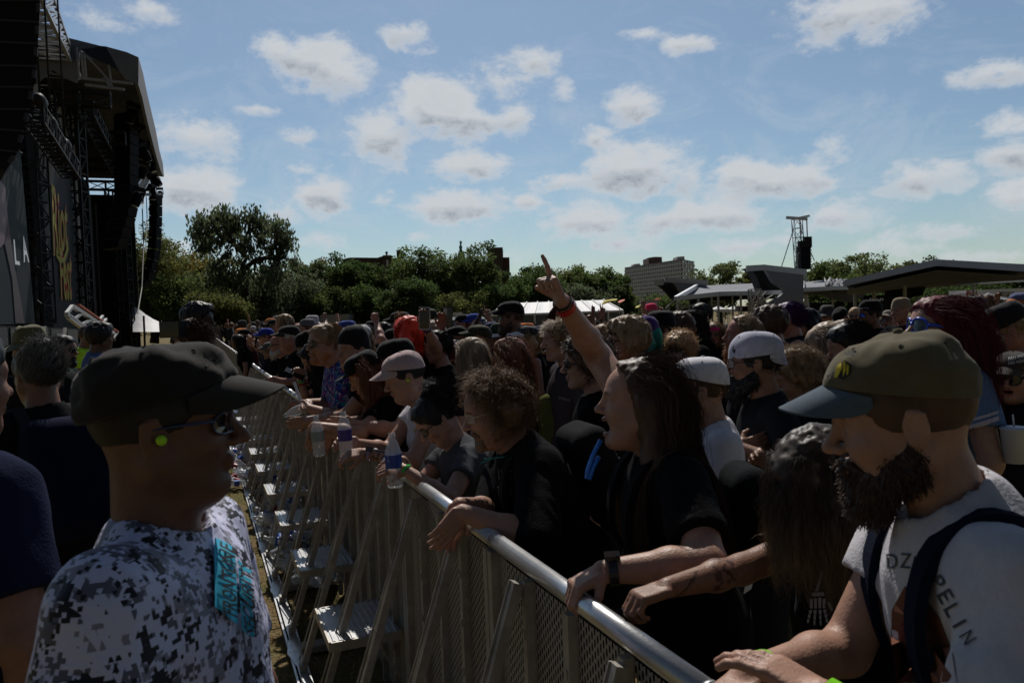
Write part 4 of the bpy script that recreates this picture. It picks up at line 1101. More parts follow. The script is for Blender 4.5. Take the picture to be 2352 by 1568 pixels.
# lattice towers and trusses by the screens
def thing_lat(name, label, cat, segs, w, r, m_, v=None, step=None, up=(1, 0, 0), loc=None):
    o = empty(name, loc if loc is not None else segs[0][0]); tag(o, label, cat); mb = MB()
    for a, b in segs: lattice(mb, a, b, w, up=up, r=r, step=step)
    child(mb, 'lattice', m_, o); return o
thing_lat('truss_tower', 'black lattice tower between the two near video screens', 'tower', [(sp(92, 742, 6.3), sp(66, 262, 6.3))], .75, .05, M_black, step=.6)
thing_lat('truss_tower', 'slim black lattice tower right of the yellow lettered screen', 'tower', [(UV(39.0, 5.6, 0), UV(39.0, 5.6, 12))], .6, .07, M_black, step=.8)
thing_lat('truss_tower', 'far black lattice tower beside the far narrow screen', 'tower', [(UV(65.0, 5.8, 0), UV(65.0, 5.8, 9))], .8, .07, M_black, step=.9)
o = thing_lat('lighting_truss', 'dark sloping truss with chain motors above the lettered screen', 'truss', [(sp(74, 258, 5.4), sp(163, 392, 5.4))], .6, .05, M_black, step=.55, up=(0, 0, 1))
for (x, y) in ((92, 233), (117, 283), (150, 333)):
    m = MB(); c = sp(x, y, 5.2); m.tube([c - Dv * .5, c - Dv * .3, c + Dv * .3, c + Dv * .5], [.08, .19, .19, .08], 10); m.tube([c, c + Zv * 6.5], .035, 5); child(m, 'chain_motor', M_black, o, True)
# white truss crane arm at the top left
wt = empty('roof_truss', sp(150, 120, 5.5)); tag(wt, 'white aluminium box truss reaching out from the roof corner', 'truss')
m = MB(); va, vb = 5.5, 7.0
ch_a = [sp(118, -15, va), sp(184, 180, va)]; ch_b = [sp(88, -15, va), sp(180, 181, va)]
ch_c = [sp(88, -15, vb), sp(122, 160, vb)]; ch_b2 = [ch_b[0] + Nv * 1.2, ch_b[1] + Nv * 1.2]; ch_a2 = [ch_a[0] + Nv * 1.2, ch_a[1] + Nv * 1.2]
K_ = 15
for c in (ch_a, ch_b, ch_a2, ch_b2): m.bar(c[0], c[1], .13)
for i in range(K_ + 1):
    t = i / K_; q = [c[0] * (1 - t) + c[1] * t for c in (ch_a, ch_b, ch_b2, ch_a2)]; t2 = min(1, (i + 1) / K_); q2 = [c[0] * (1 - t2) + c[1] * t2 for c in (ch_a, ch_b, ch_b2, ch_a2)]
    for j in range(4):
        m.bar(q[j], q[(j + 1) % 4], .07)
        if i < K_: m.bar(q[j] if i % 2 else q[(j + 1) % 4], q2[(j + 1) % 4] if i % 2 else q2[j], .07)
child(m, 'lattice', M_whitealu, wt)

# hanging speaker arrays: each box a part
def line_array(label, side, bodyvec, thick_dir, boxes=None, name='speaker_array'):
    """side: list of (left point, right point) rows in world space down the side of the stack"""
    o = empty(name, side[0][0]); tag(o, label, 'speaker array')
    for i in range(len(side) - 1):
        a, b, c, d = side[i][0], side[i][1], side[i + 1][1], side[i + 1][0]; g = .04
        m = MB(); aa, bb = a * (1 - g) + d * g, b * (1 - g) + c * g; dd, cc_ = d * (1 - g) + a * g, c * (1 - g) + b * g
        m.poly([aa, bb, cc_, dd], bodyvec); e = unit(np.cross(bb - aa, bodyvec)) * 0
        n_ = -unit(np.cross(bb - aa, dd - aa)); n_ = n_ if n_ @ (CAMP - aa) > 0 else -n_
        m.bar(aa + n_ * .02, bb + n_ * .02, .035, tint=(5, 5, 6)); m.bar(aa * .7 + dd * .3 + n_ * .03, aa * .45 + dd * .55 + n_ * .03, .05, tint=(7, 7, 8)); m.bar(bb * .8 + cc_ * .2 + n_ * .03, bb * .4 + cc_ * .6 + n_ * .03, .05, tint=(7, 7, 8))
        b_ = m.build('speaker_cabinet', M_blackbox, None); b_.parent = o; b_.matrix_parent_inverse = Matrix.Translation(-Vector(o.location))
    return o
Ls = [(-90, -30), (-90, 0), (-90, 40), (-90, 92), (-90, 148), (-90, 198), (-90, 250), (-90, 290), (-90, 330), (-70, 362)]
Rs = [(94, -30), (92, 0), (90, 51), (87, 100), (84, 152), (78, 200), (69, 250), (56, 300), (42, 348), (12, 394)]
line_array('massive black hanging speaker array filling the top left corner', [(at(*a, 12.5), at(*b, 12.3)) for a, b in zip(Ls, Rs)], np.array([-.9, 1.2, 0.0]), None)
Lm = [(262 - .0006 * (y - 270) * 0 - max(0, (y - 470)) ** 1.35 * .06, y) for y in range(262, 575, 24)]
Rm = [(299 - max(0, (y - 470)) ** 1.35 * .055, y - 6) for y in range(262, 575, 24)]
line_array('tall dark speaker array hanging inside the stage opening', [(at(*a, 44), at(*b, 44)) for a, b in zip(Lm, Rm)], np.array([0, 1.0, 0]), None)
Lf = [(343, 447), (342, 470), (342, 495), (342, 520), (341, 545), (339, 570), (336, 592), (331, 614), (324, 634), (316, 650)]
Rf = [(361, 446), (361, 470), (361, 495), (360, 520), (359, 546), (357, 572), (353, 598), (347, 622), (339, 644), (328, 659)]
fa = line_array('slim curved speaker array hanging off the far roof corner against the sky', [(at(*a, 60), at(*b, 60)) for a, b in zip(Lf, Rf)], np.array([0, .9, 0]), None)
m = MB(); m.bar(sp(326, 447, 3.8), sp(368, 446, 3.8), .25, .2); m.tube([sp(330, 450, 3.8), sp(327, 480, 3.8), sp(330, 560, 3.8), sp(326, 660, 3.8), sp(316, 720, 3.8)], .035, 5); m.tube([sp(336, 452, 3.8), sp(338, 500, 3.8), sp(334, 580, 3.8)], .03, 5)
child(m, 'flying_bar', M_black, fa)
# lamps hung under the front of the roof
def lamp_proto():
    r_o = empty('stage_light'); m = MB(); m.lathe([(0, -.30), (.17, -.30), (.20, -.15), (.21, .1), (.16, .28), (0, .30)], (0, 0, -.55), 12); m.build('lamp_head', M_blackbox, r_o, True)
    m = MB(); m.bar((-.24, 0, -.55), (-.24, 0, -.12), .05); m.bar((.24, 0, -.55), (.24, 0, -.12), .05); m.box((0, 0, -.06), (.27, .12, .08)); m.build('yoke', M_black, r_o)
    m = MB(); m.lathe([(0, 0), (.15, 0), (.15, .02)], (0, 0, -.87), 12); m.build('lens', mat('lamp_lens', (.5, .55, .6), .1), r_o); return r_o
lp = lamp_proto(); r_ = np.random.default_rng(5)
LL = [(308, 238), (314, 252), (320, 262), (322, 285), (328, 300), (333, 310), (330, 325), (338, 335), (344, 345), (341, 362), (348, 372), (352, 385), (346, 398), (356, 402), (360, 420), (350, 425), (366, 432), (358, 445), (332, 372), (336, 395), (326, 350), (322, 330), (318, 310), (340, 412), (322, 432)]
for i, (x, y) in enumerate(LL):
    o = lp if i == 0 else copy_tree(lp); o.location = tuple(sp(x, y, 3.6 + .5 * (i % 3))); sc = 1.25; o.scale = (sc,) * 3; o.rotation_euler = (r_.normal() * .35, r_.normal() * .35, r_.random() * 6)
    tag(o, 'black moving stage light hanging under the front edge of the roof', 'stage light', 'stage lights under the roof edge')
# gantry bits at the far roof corner
g_ = empty('rigging_frame', sp(312, 430, 4.5)); tag(g_, 'pale rigging frame at the far roof corner below the lights', 'truss'); m = MB()
lattice(m, sp(298, 440, 4.5), sp(328, 400, 4.5), .9, r=.09, step=.9); lattice(m, sp(300, 450, 4.5), sp(316, 455, 4.5), .7, r=.08, step=.7); child(m, 'lattice', M_whitealu, g_)

# subwoofers and steel ladder in front of the stage
def subw(label, quad, v, strip=None):
    o = empty('subwoofer', sp(*quad[3], v)); tag(o, label, 'subwoofer', 'subwoofers in front of the stage'); mb = MB(); mb.poly([sp(*q, v) for q in quad], Nv * 1.0); child(mb, 'cabinet', M_blackbox, o)
    mb = MB(); q = [sp(*t_, v) for t_ in quad]; c = sum(q) / 4; q2 = [c + (t_ - c) * .86 - Nv * .02 for t_ in q]; mb.poly(q2, Nv * .03); child(mb, 'grille', M_grille, o)
    if strip: mb = MB(); mb.poly([sp(*t_, v - .04) for t_ in strip], Nv * .02); child(mb, 'tape_strip', mat('grey_tape', (.22, .21, .20), .8), o)
    return o
subw('black subwoofer stack at the far left edge under the screen', [(-30, 748), (17, 748), (20, 800), (-30, 800)], 4.2)
subw('black subwoofer with rigging studs, second from the left edge', [(18, 748), (52, 750), (54, 800), (21, 800)], 4.2)
subw('subwoofer crossed by the wide pale tape strip', [(54, 751), (112, 750), (112, 800), (56, 800)], 4.2, [(95, 749), (107, 749), (99, 800), (88, 800)])
subw('subwoofer crossed by the narrow pale tape strip', [(113, 752), (150, 753), (150, 800), (113, 800)], 4.2, [(147, 752), (154, 752), (149, 800), (141, 800)])
subw('subwoofer at the right end of the row beside the hi-vis vest', [(151, 753), (178, 754), (180, 800), (151, 800)], 4.2)
subw('low black cabinet behind the ringing curly head', [(165, 788), (232, 786), (234, 845), (168, 850)], 3.0)
la = empty('ladder', sp(160, 720, 4.8)); tag(la, 'leaning aluminium stair frame with one orange rail by the stage', 'ladder'); m = MB(); m2 = MB()
v_ = 4.8
for a, b in (((152, 721), (212, 765)), ((166, 703), (262, 765)), ((156, 727), (200, 762))): m.bar(sp(*a, v_), sp(*b, v_), .12)
for t_ in np.linspace(0, 1, 5): m.bar(sp(152 + 70 * t_, 721 + 48 * t_, v_), sp(166 + 90 * t_, 703 + 60 * t_, v_), .10)
m.bar(sp(206, 764, v_), sp(236, 726, v_), .10); m.bar(sp(214, 770, v_), sp(244, 733, v_), .10); m.bar(sp(250, 790, v_), sp(270, 762, v_), .1)
m2.bar(sp(178, 699, v_), sp(270, 762, v_), .14, .05)
child(m, 'frame', M_whitealu, la); child(m2, 'orange_rail', mat('orange_paint', (.45, .12, .06), .5), la)
# ------------------------------------------------------------------ far things: trees, buildings, tents
def z2(x, y): return ((1400 + x / 1.96) * .5742, (820 + y / 1.96) * .5742)
def z3(x, y): return ((2400 + x / 1.3868) * .5742, (820 + y / 1.3868) * .5742)
def gnd(px, z):         # ground point below a picture column at depth z
    p = at(px, 740, z); return np.array([p[0], p[1], float(gh(p[0], p[1]))])
def ht(px, py, z):      # height of the picture point at depth z
    return at(px, py, z)[2]
M_bark = mat('bark', (.045, .036, .028), .95, noise=.3, nscale=3, bump=.5, bscale=12, bdist=.05)
M_leaf = mat('leaf', (1, 1, 1), .75, objcol=True, spec=.2)
_lf = M_leaf.node_tree; _b = _lf.nodes['Principled BSDF']; _tr = _lf.nodes.new('ShaderNodeBsdfTranslucent'); _mx = _lf.nodes.new('ShaderNodeMixShader'); _mx.inputs[0].default_value = .52
_src = _b.inputs['Base Color'].links[0].from_socket; _lf.links.new(_src, _tr.inputs['Color']); _o = [n for n in _lf.nodes if n.type == 'OUTPUT_MATERIAL'][0]
_lf.links.new(_b.outputs[0], _mx.inputs[1]); _lf.links.new(_tr.outputs[0], _mx.inputs[2]); _lf.links.new(_mx.outputs[0], _o.inputs[0])
GREENS = {'dark': (.075, .115, .034), 'mid': (.105, .145, .045), 'olive': (.14, .155, .048), 'yellow': (.19, .16, .04), 'pale': (.15, .18, .07), 'rust': (.22, .14, .05), 'grey': (.105, .13, .07)}
def tree(px, ytop, wpx, z, hue, label, dens=1.0, sparse=0.0, seed=1, blobs=26, leaf=.29, yb=None, shape='round', trunk_px=None, name='broadleaf_tree'):
    r_ = np.random.default_rng(seed); k = z / FPX; W_ = wpx * k; H_ = ht(px, ytop, z); base = gnd(px, z); lowz = H_ * (.12 if shape != 'high' else .5) if yb is None else ht(px, yb, z)
    root = empty(name, base); tag(root, label, 'tree', 'trees behind the festival ground')
    # limbs
    tm = MB(); tips = []; tr0 = H_ * .022 + .12; fork = np.array([r_.normal() * .3, r_.normal() * .3, H_ * (.22 if shape != 'high' else .42)])
    tm.tube([np.zeros(3), fork * .5 + np.array([.1, 0, 0]), fork], [tr0 * 1.25, tr0, tr0 * .85], 8)
    nb = 7 + int(5 * dens)
    for i in range(nb):
        a = 2 * PI * (i + .4 * r_.random()) / nb; rad = W_ * .5 * (.45 + .5 * r_.random()); hz = lowz + (H_ - lowz) * (.35 + .62 * r_.random()); hz *= 1 - .15 * (rad / (W_ * .5)) ** 2
        end = np.array([math.cos(a) * rad, math.sin(a) * rad, min(hz, H_ * .97)])
        mid = fork * .5 + end * .5 + np.array([0, 0, -.04 * H_]) + r_.normal(size=3) * .3
        tm.tube([fork, mid, end], [tr0 * .5, tr0 * .28, tr0 * .07], 5, False); tips += [end, mid * .35 + end * .65]
        for _ in range(3):
            e2 = end + r_.normal(size=3) * np.array([W_ * .13, W_ * .13, H_ * .09]); q = mid * .5 + end * .5; tm.tube([q, (q + e2) / 2 + r_.normal(size=3) * .2, e2], [tr0 * .16, tr0 * .1, tr0 * .03], 4, False); tips.append(e2)
    tm.build('trunk', M_bark, root, True)
    # leaf clumps at the branch ends and over the crown surface
    C = list(tips)
    for _ in range(int(1.6 * blobs * dens)):
        u = r_.normal(size=3); u /= np.linalg.norm(u); rr = (.55 + .42 * r_.random()) if r_.random() < .8 else .3
        C.append(np.array([u[0] * W_ * .5 * rr, u[1] * W_ * .5 * rr, (lowz + H_) / 2 + u[2] * (H_ - lowz) * .5 * rr]))
    C = np.array(C); C[:, 2] = np.minimum(C[:, 2], H_ * 1.0); R_ = W_ * (.10 + .085 * r_.random(len(C))) * (1 - .35 * sparse)
    per = int(165 * dens * (1 - .55 * sparse)); n = per * len(C)
    ci = np.repeat(np.arange(len(C)), per); u = r_.normal(size=(n, 3)); u /= np.linalg.norm(u, axis=1)[:, None]
    P = C[ci] + u * (R_[ci] * (.35 + .75 * r_.random(n)))[:, None] * np.array([1.15, 1.15, .8])
    P = P[P[:, 2] > .8]; n = len(P)
    A = r_.normal(size=(n, 3)); A /= np.linalg.norm(A, axis=1)[:, None]; B = np.cross(A, r_.normal(size=(n, 3))); B /= np.linalg.norm(B, axis=1)[:, None]
    sz = (leaf * (.6 + .8 * r_.random(n)) * .5 * (z / 90))[:, None]
    v = np.stack([P - A * sz, P + B * sz * .6, P + A * sz, P - B * sz * .6], 1).reshape(-1, 3)
    sh = (.65 + .7 * r_.random(len(C)))[ci[:n] % len(C)] * (.8 + .4 * r_.random(n)); t = np.repeat(sh, 4)[:, None] * np.array([1, 1, 1]) * (1 + .12 * r_.normal(size=(4 * n, 1)) * [[1, 0, 0]])
    cm = MB(); cm.add(v, np.arange(4 * n).reshape(-1, 4), t); cm.build('crown', M_leaf, root, False, color=GREENS[hue])
    return root
TR = [(352, 508, 150, 85, 'olive', 'yellow-green tree rising behind the slim hanging speaker array', .9, .7, 1), (400, 580, 170, 92, 'yellow', 'yellowish tree right of the slim hanging speaker array', 1.1, .3, 2),
      (470, 590, 150, 98, 'olive', 'olive tree low behind the tall spreading willow, left side', 1.2, .2, 3),
      (500, 680, 120, 74, 'olive', 'small olive-gold bushy tree behind the tall curly-haired man', 1.1, .0, 4), (640, 618, 150, 88, 'grey', 'drooping grey-green tree right of the willow', 1.2, .2, 5), (700, 600, 110, 97, 'dark', 'dark tree between the willow and the rust-tipped tree', 1.2, .2, 6),
      (735, 586, 90, 104, 'rust', 'thin rust-tipped tree beside the school roof end', .8, .6, 7), (760, 660, 110, 90, 'mid', 'low rounded tree in front of the rust-tipped tree', 1.3, .0, 8), (815, 592, 120, 96, 'dark', 'dense dark tree hiding the left half of the school', 1.5, .1, 9),
      (985, 560, 145, 100, 'mid', 'tall airy tree left of the green cupola', 1.2, .45, 10), (945, 636, 105, 80, 'dark', 'round dark tree like a ball in front of the taller trees', 1.7, .0, 11), (1088, 568, 125, 97, 'mid', 'tall tree in front of the brick tower', 1.3, .35, 12),
      (880, 660, 110, 90, 'dark', 'low dark tree left of the ball-shaped tree', 1.2, .1, 13), (1040, 670, 100, 88, 'olive', 'low olive tree right of the ball-shaped tree', 1.0, .2, 14), (1230, 612, 120, 100, 'dark', 'dark tree just left of the raised forearm', 1.3, .2, 15), (1300, 600, 110, 108, 'olive', 'olive-topped tree just right of the raised forearm', 1.2, .3, 16),
      (1370, 610, 110, 104, 'mid', 'green tree above the long white marquee', 1.2, .3, 17), (1412, 640, 70, 100, 'dark', 'tree left of the apartment block foot', 1.2, .2, 18), (1340, 655, 130, 98, 'grey', 'grey-green tree behind the marquee ridge', 1.1, .1, 181), (1540, 672, 150, 120, 'mid', 'low green tree before the apartment block', 1.0, .1, 19),
      (1655, 592, 105, 110, 'pale', 'airy round tree right of the apartment block', .9, .75, 20), (1745, 603, 70, 110, 'olive', 'small olive tree above the notched white screen', 1.0, .5, 21), (1905, 590, 110, 112, 'mid', 'flat-topped tree right of the hanging speaker tower', 1.0, .6, 22), (1960, 574, 120, 116, 'pale', 'tallest flat-topped tree above the open canopy', .95, .75, 23),
      (2070, 600, 100, 118, 'olive', 'yellow-green low tree above the open canopy left slope', 1.1, .3, 24), (2150, 590, 90, 120, 'dark', 'dark tree showing above the middle of the canopy', 1.0, .4, 25), (2250, 592, 80, 118, 'dark', 'dark tree showing above the right of the canopy', 1.0, .4, 26), (2330, 612, 90, 118, 'mid', 'tree at the right edge of the photo under the canopy', 1.1, .2, 27),
      (1980, 650, 190, 110, 'dark', 'low dark wood edge behind the open canopy, left part', 1.0, .0, 28), (2160, 650, 190, 112, 'dark', 'low dark wood edge behind the open canopy, right part', 1.0, .0, 29), (300, 560, 130, 90, 'olive', 'tree seen between the stage and the slim speaker array', 1.1, .3, 32), (395, 640, 150, 84, 'mid', 'low tree above the pale sloping tent', 1.3, .1, 33), (600, 610, 120, 94, 'mid', 'tree filling in behind the right limb of the willow', 1.2, .2, 34), (560, 660, 180, 96, 'dark', 'dark low tree behind the trunk of the willow', 1.3, .0, 30), (1150, 650, 110, 92, 'dark', 'low tree before the brick tower foot', 1.2, .1, 31)]
for (px, yt, w, z, hue, lab, dens, spr, sd) in TR:
    tree(px, yt - (9 if px < 1450 else 3), w * 1.14, z, hue, lab, dens, spr, sd)
# the tall spreading willow with visible limbs
def willow():
    z = 82; root = empty('willow_tree', gnd(562, z)); tag(root, 'tall spreading willow with dark curved limbs and open crown', 'tree', 'trees behind the festival ground'); r_ = np.random.default_rng(50)
    Lm_ = [([(566, 745), (565, 690), (562, 650), (566, 610), (560, 585)], .50), ([(560, 585), (535, 560), (505, 545), (480, 525), (462, 510)], .26), ([(548, 572), (530, 545), (515, 515), (500, 500)], .18), ([(562, 590), (570, 560), (572, 530), (576, 505)], .20), ([(566, 615), (590, 600), (620, 590), (640, 560), (650, 535)], .28),
          ([(600, 596), (640, 592), (675, 598)], .16), ([(540, 565), (545, 530), (555, 508)], .14), ([(505, 545), (480, 560), (465, 555)], .1), ([(620, 590), (625, 560), (635, 530)], .12), ([(572, 535), (590, 515), (600, 505)], .10), ([(563, 640), (530, 660), (505, 690)], .14)]
    tm = MB(); nodes = []
    for pts, w in Lm_:
        P = [at(x, y, z) - np.array(root.location) + np.array([0, r_.normal() * .8 * (i > 0), 0]) for i, (x, y) in enumerate(pts)]
        tm.tube(P, np.linspace(w, w * .3, len(P)), 7, False)
        if w < .4: nodes += [(p, 1) for p in P[1:]]
    cl = [(470, 515, 22), (490, 505, 24), (510, 500, 24), (530, 498, 20), (545, 510, 22), (575, 500, 24), (592, 508, 22), (600, 520, 16), (585, 530, 14), (455, 540, 18), (475, 545, 20), (500, 530, 20), (520, 525, 18), (640, 525, 24), (655, 540, 20), (660, 560, 18), (640, 560, 18), (625, 575, 16), (645, 590, 18), (665, 600, 14), (465, 565, 16), (490, 570, 16), (520, 580, 14), (545, 600, 12), (600, 600, 12), (500, 610, 22), (530, 640, 26), (600, 650, 28), (640, 640, 24), (565, 550, 10), (620, 620, 20), (480, 640, 22), (560, 640, 26), (590, 690, 30), (530, 690, 28), (620, 690, 28), (505, 660, 26), (575, 560, 16), (520, 555, 16), (610, 555, 16), (590, 580, 16)]
    vs = []; ts = []
    for (x, y, rr) in cl:
        c = at(x, y, z) - np.array(root.location); c[1] += r_.normal() * 1.2; R_ = rr * z / FPX; n = int(190 * (rr / 20) ** 2)
        u = r_.normal(size=(n, 3)); u /= np.linalg.norm(u, axis=1)[:, None]; P = c + u * (R_ * (.25 + 1.3 * r_.random(n)))[:, None] + np.array([0, 0, -.25]) * r_.random(n)[:, None]
        A = np.stack([r_.normal(size=n) * .3, r_.normal(size=n) * .3, -np.ones(n)], 1); A /= np.linalg.norm(A, axis=1)[:, None]; B = np.cross(A, r_.normal(size=(n, 3))); B /= np.linalg.norm(B, axis=1)[:, None]
        s_ = (.13 + .13 * r_.random(n))[:, None]; vs.append(np.stack([P - A * s_ * 1.3, P + B * s_ * .55, P + A * s_ * 1.3, P - B * s_ * .55], 1).reshape(-1, 3)); ts.append(np.repeat((.6 + .7 * r_.random()) * (.8 + .4 * r_.random(n)), 4)[:, None] * np.ones(3))
        for _ in range(4):
            q = c + r_.normal(size=3) * R_ * .5; s0 = min(nodes, key=lambda nn: np.linalg.norm(nn[0] - c))[0]; tm.tube([s0, (s0 + q) / 2 + r_.normal(size=3) * .15, q], [.07, .045, .015], 4, False)
    tm.build('trunk', M_bark, root, True)
    V = np.concatenate(vs); cm = MB(); cm.add(V, np.arange(len(V)).reshape(-1, 4), np.concatenate(ts)); cm.build('crown', M_leaf, root, False, color=GREENS['grey'])
willow()

# buildings ---------------------------------------------------------
def bldg(label, z, cat='building', name='building'):
    o = empty(name, gnd(1000, z)); tag(o, label, cat); return o
def prism(mb, pts, z, depth=8.0, tint=(1, 1, 1)):
    """picture outline at depth z standing upright, with real depth behind it"""
    P = []
    for x, y in pts: P.append(at(x, y, z))
    P = np.array(P); P[:, 1] = P[:, 1].mean() if True else P[:, 1]
    mb.poly(P, (0, depth, 0), tint); return mb
def hd(o, mb, name, m_, smooth=False): return child(mb, name, m_, o, smooth)
sb = bldg('long brown brick school with crosses, chimney and green cupola behind trees', 170, name='school_building')
Z_ = 170
m = MB(); prism(m, [z2(-60, 425), z2(405, 425), z2(405, 640), z2(-60, 640)], Z_, 14); hd(sb, m, 'wall', M_brick)
m = MB(); prism(m, [z2(-60, 425), z2(0, 411), z2(215, 413), z2(262, 398), z2(330, 410), z2(330, 418), z2(405, 413), z2(405, 430), z2(-60, 430)], Z_ - .5, 6); hd(sb, m, 'roof', mat('dark_slate', (.05, .04, .04), .9))
m = MB(); prism(m, [z2(250, 500), z2(238, 505), z2(240, 470), z2(258, 440), z2(262, 398), z2(318, 398), z2(320, 440), z2(345, 470), z2(345, 505)], Z_ - 1, 3); hd(sb, m, 'gable', M_brick)
m = MB(); prism(m, [z2(258, 392), z2(320, 392), z2(320, 398), z2(258, 398)], Z_ - 1.5, 4); hd(sb, m, 'coping', M_conc)
m = MB(); prism(m, [z2(284, 430), z2(300, 430), z2(300, 480), z2(284, 480)], Z_ - 1.4, 1); hd(sb, m, 'window', M_shade)
m = MB(); prism(m, [z2(365, 360), z2(400, 360), z2(402, 418), z2(366, 418)], Z_, 4); prism(m, [z2(362, 354), z2(401, 354), z2(401, 362), z2(362, 362)], Z_ - .3, 4.6); hd(sb, m, 'chimney', M_brick)
def cross(mb, x, y0, y1, w, z, t=1.0):
    mb.bar(at(*z2(x, y0), z), at(*z2(x, y1), z), t * .28); yc = y0 + (y1 - y0) * .36; mb.bar(at(*z2(x - w, yc), z), at(*z2(x + w, yc), z), t * .28)
m = MB(); cross(m, 287, 364, 393, 10, Z_); hd(sb, m, 'cross', M_black)
m = MB(); cross(m, 868, 282, 312, 9, Z_); hd(sb, m, 'cross', M_copper)
cx = at(*z2(868, 345), Z_ + 1); sc_ = Z_ / FPX * .5742 / 1.96
m = MB(); m.lathe([(0, 34 * sc_), (5 * sc_, 32 * sc_), (10 * sc_, 26 * sc_), (13 * sc_, 18 * sc_), (14 * sc_, 10 * sc_), (11 * sc_, 10 * sc_), (11 * sc_, -12 * sc_), (17 * sc_, -14 * sc_), (17 * sc_, -60 * sc_)], cx, 10); hd(sb, m, 'cupola', M_copper, False)
m = MB(); prism(m, [z2(846, 375), z2(890, 375), z2(890, 700), z2(846, 700)], Z_ + 3, 6); hd(sb, m, 'bell_tower', M_brick)
bt = bldg('flat-topped brown brick tower block right of the cupola', 165, 'tower', 'brick_tower')
m = MB(); prism(m, [z2(1077, 350), z2(1137, 332), z2(1197, 332), z2(1202, 720), z2(1077, 720)], 165, 9); hd(bt, m, 'wall', M_brick)
m = MB(); prism(m, [z2(1200, 410), z2(1250, 410), z2(1258, 720), z2(1200, 720)], 166, 9); hd(bt, m, 'annex', mat('dark_brick', (.07, .038, .032), .9, noise=.2, nscale=1.0))
m = MB(); prism(m, [z2(1258, 598), z2(1320, 588), z2(1320, 720), z2(1258, 720)], 168, 9); hd(bt, m, 'low_wing', M_brick)
for (x, y) in ((1270, 645), (1292, 645), (1270, 690), (1160, 690), (1120, 660), (1160, 660)):
    m = MB(); prism(m, [z2(x - 6, y - 10), z2(x + 6, y - 10), z2(x + 6, y + 8), z2(x - 6, y + 8)], 164.6 if x < 1200 else 167.6, .3); hd(bt, m, 'window', M_glass)
# apartment slab: long face recedes to the left, short end at the right
ab = bldg('long high apartment block with rows of windows and two rooftop boxes', 300, name='apartment_building')
def q3(x, y): return z3(x, y)
za, zb, zc = 345.0, 300.0, 318.0
TL, TR_, TE = q3(137, 350), q3(452, 300), q3(523, 298); BLx, BR, BE = q3(150, 500), q3(458, 500), q3(530, 500)
def quadW(a, za_, b, zb_, c, zc_, d, zd_): return [at(*a, za_), at(*b, zb_), at(*c, zc_), at(*d, zd_)]
Lf4 = quadW(TL, za, TR_, zb, (TR_[0] + 1.5, BR[1]), zb, (TL[0] + 2, BLx[1]), za); Rt4 = quadW(TR_, zb, TE, zc, (TE[0] + 1.5, BE[1]), zc, (TR_[0] + 1.5, BR[1]), zb)
H_ab = Lf4[1][2]
def vert(q): q = [np.array(p) for p in q]; q[3][:2] = q[0][:2]; q[2][:2] = q[1][:2]; q[0][2] = q[1][2] = H_ab; q[2][2] = q[3][2] = -1; return q
Lf4 = vert(Lf4); Rt4[0] = Lf4[1].copy(); Rt4 = vert(Rt4)
m = MB(); bk = (Rt4[1] - Rt4[0])
foot = [Lf4[0], Lf4[1], Rt4[1], Lf4[0] + bk]; lo4 = [np.array([p[0], p[1], -1.0]) for p in foot]; hi4 = [np.array([p[0], p[1], H_ab]) for p in foot]
m.add(hi4 + lo4, [np.array([[0, 1, 2, 3]]), np.array([[0, 4, 5, 1], [1, 5, 6, 2], [2, 6, 7, 3], [3, 7, 4, 0]])]); hd(ab, m, 'wall', M_brickL)
def facade(F4, nx, ny, o, wname='window'):
    a, b = F4[0], F4[1]; nrm = unit(np.cross(b - a, [0, 0, 1])); nrm = nrm if nrm @ (CAMP - a) > 0 else -nrm
    mg, ms = MB(), MB(); fh = (H_ab + 0) / ny; B3 = np.stack([unit(b - a), nrm, Zv], 1); L = np.linalg.norm(b - a)
    for j in range(ny):
        z_ = H_ab - (j + .55) * fh; mf = MB(); mf.box((a + b) / 2 * [1, 1, 0] + Zv * (z_ - fh * .5) + nrm * .08, (L / 2, .12, .28), B3); hd(o, mf, 'floor_band', M_conc)
        for i in range(nx):
            c = a + (b - a) * ((i + .5) / nx); c = np.array([c[0], c[1], z_]) + nrm * .05
            if j < 7 and (i >= nx - 7 if nx > 9 else True): m1 = MB(); m1.box(c, (L / nx * .30, .08, fh * .24), B3); hd(o, m1, 'window', M_glass)
            else: mg.box(c, (L / nx * .30, .08, fh * .24), B3)
            if (i * 7 + j * 3) % 4: ms.box(c + nrm * .1 + B3[:, 0] * L / nx * .12 * (1 if (i + j) % 2 else -1) + Zv * fh * .05, (L / nx * .13, .04, fh * .16), B3)
    hd(o, mg, 'window', M_glass)['kind'] = 'stuff'; hd(o, ms, 'blind', M_shade)['kind'] = 'stuff'
facade(Lf4, 26, 13, ab); facade(Rt4, 5, 13, ab)
for i in range(0, 6):
    pass
def roofbox(pts, z, dep, m_=M_brick): mm = MB(); prism(mm, pts, z, dep); return hd(ab, mm, 'roof_house', m_)
roofbox([q3(269, 292), q3(303, 287), q3(343, 288), q3(346, 325), q3(270, 328)], 330, 14, mat('roof_house', (.12, .085, .07), .9)); roofbox([q3(188, 328), q3(222, 324), q3(224, 345), q3(189, 345)], 350, 8, M_conc); roofbox([q3(428, 287), q3(468, 284), q3(470, 304), q3(428, 304)], 306, 8, M_conc)

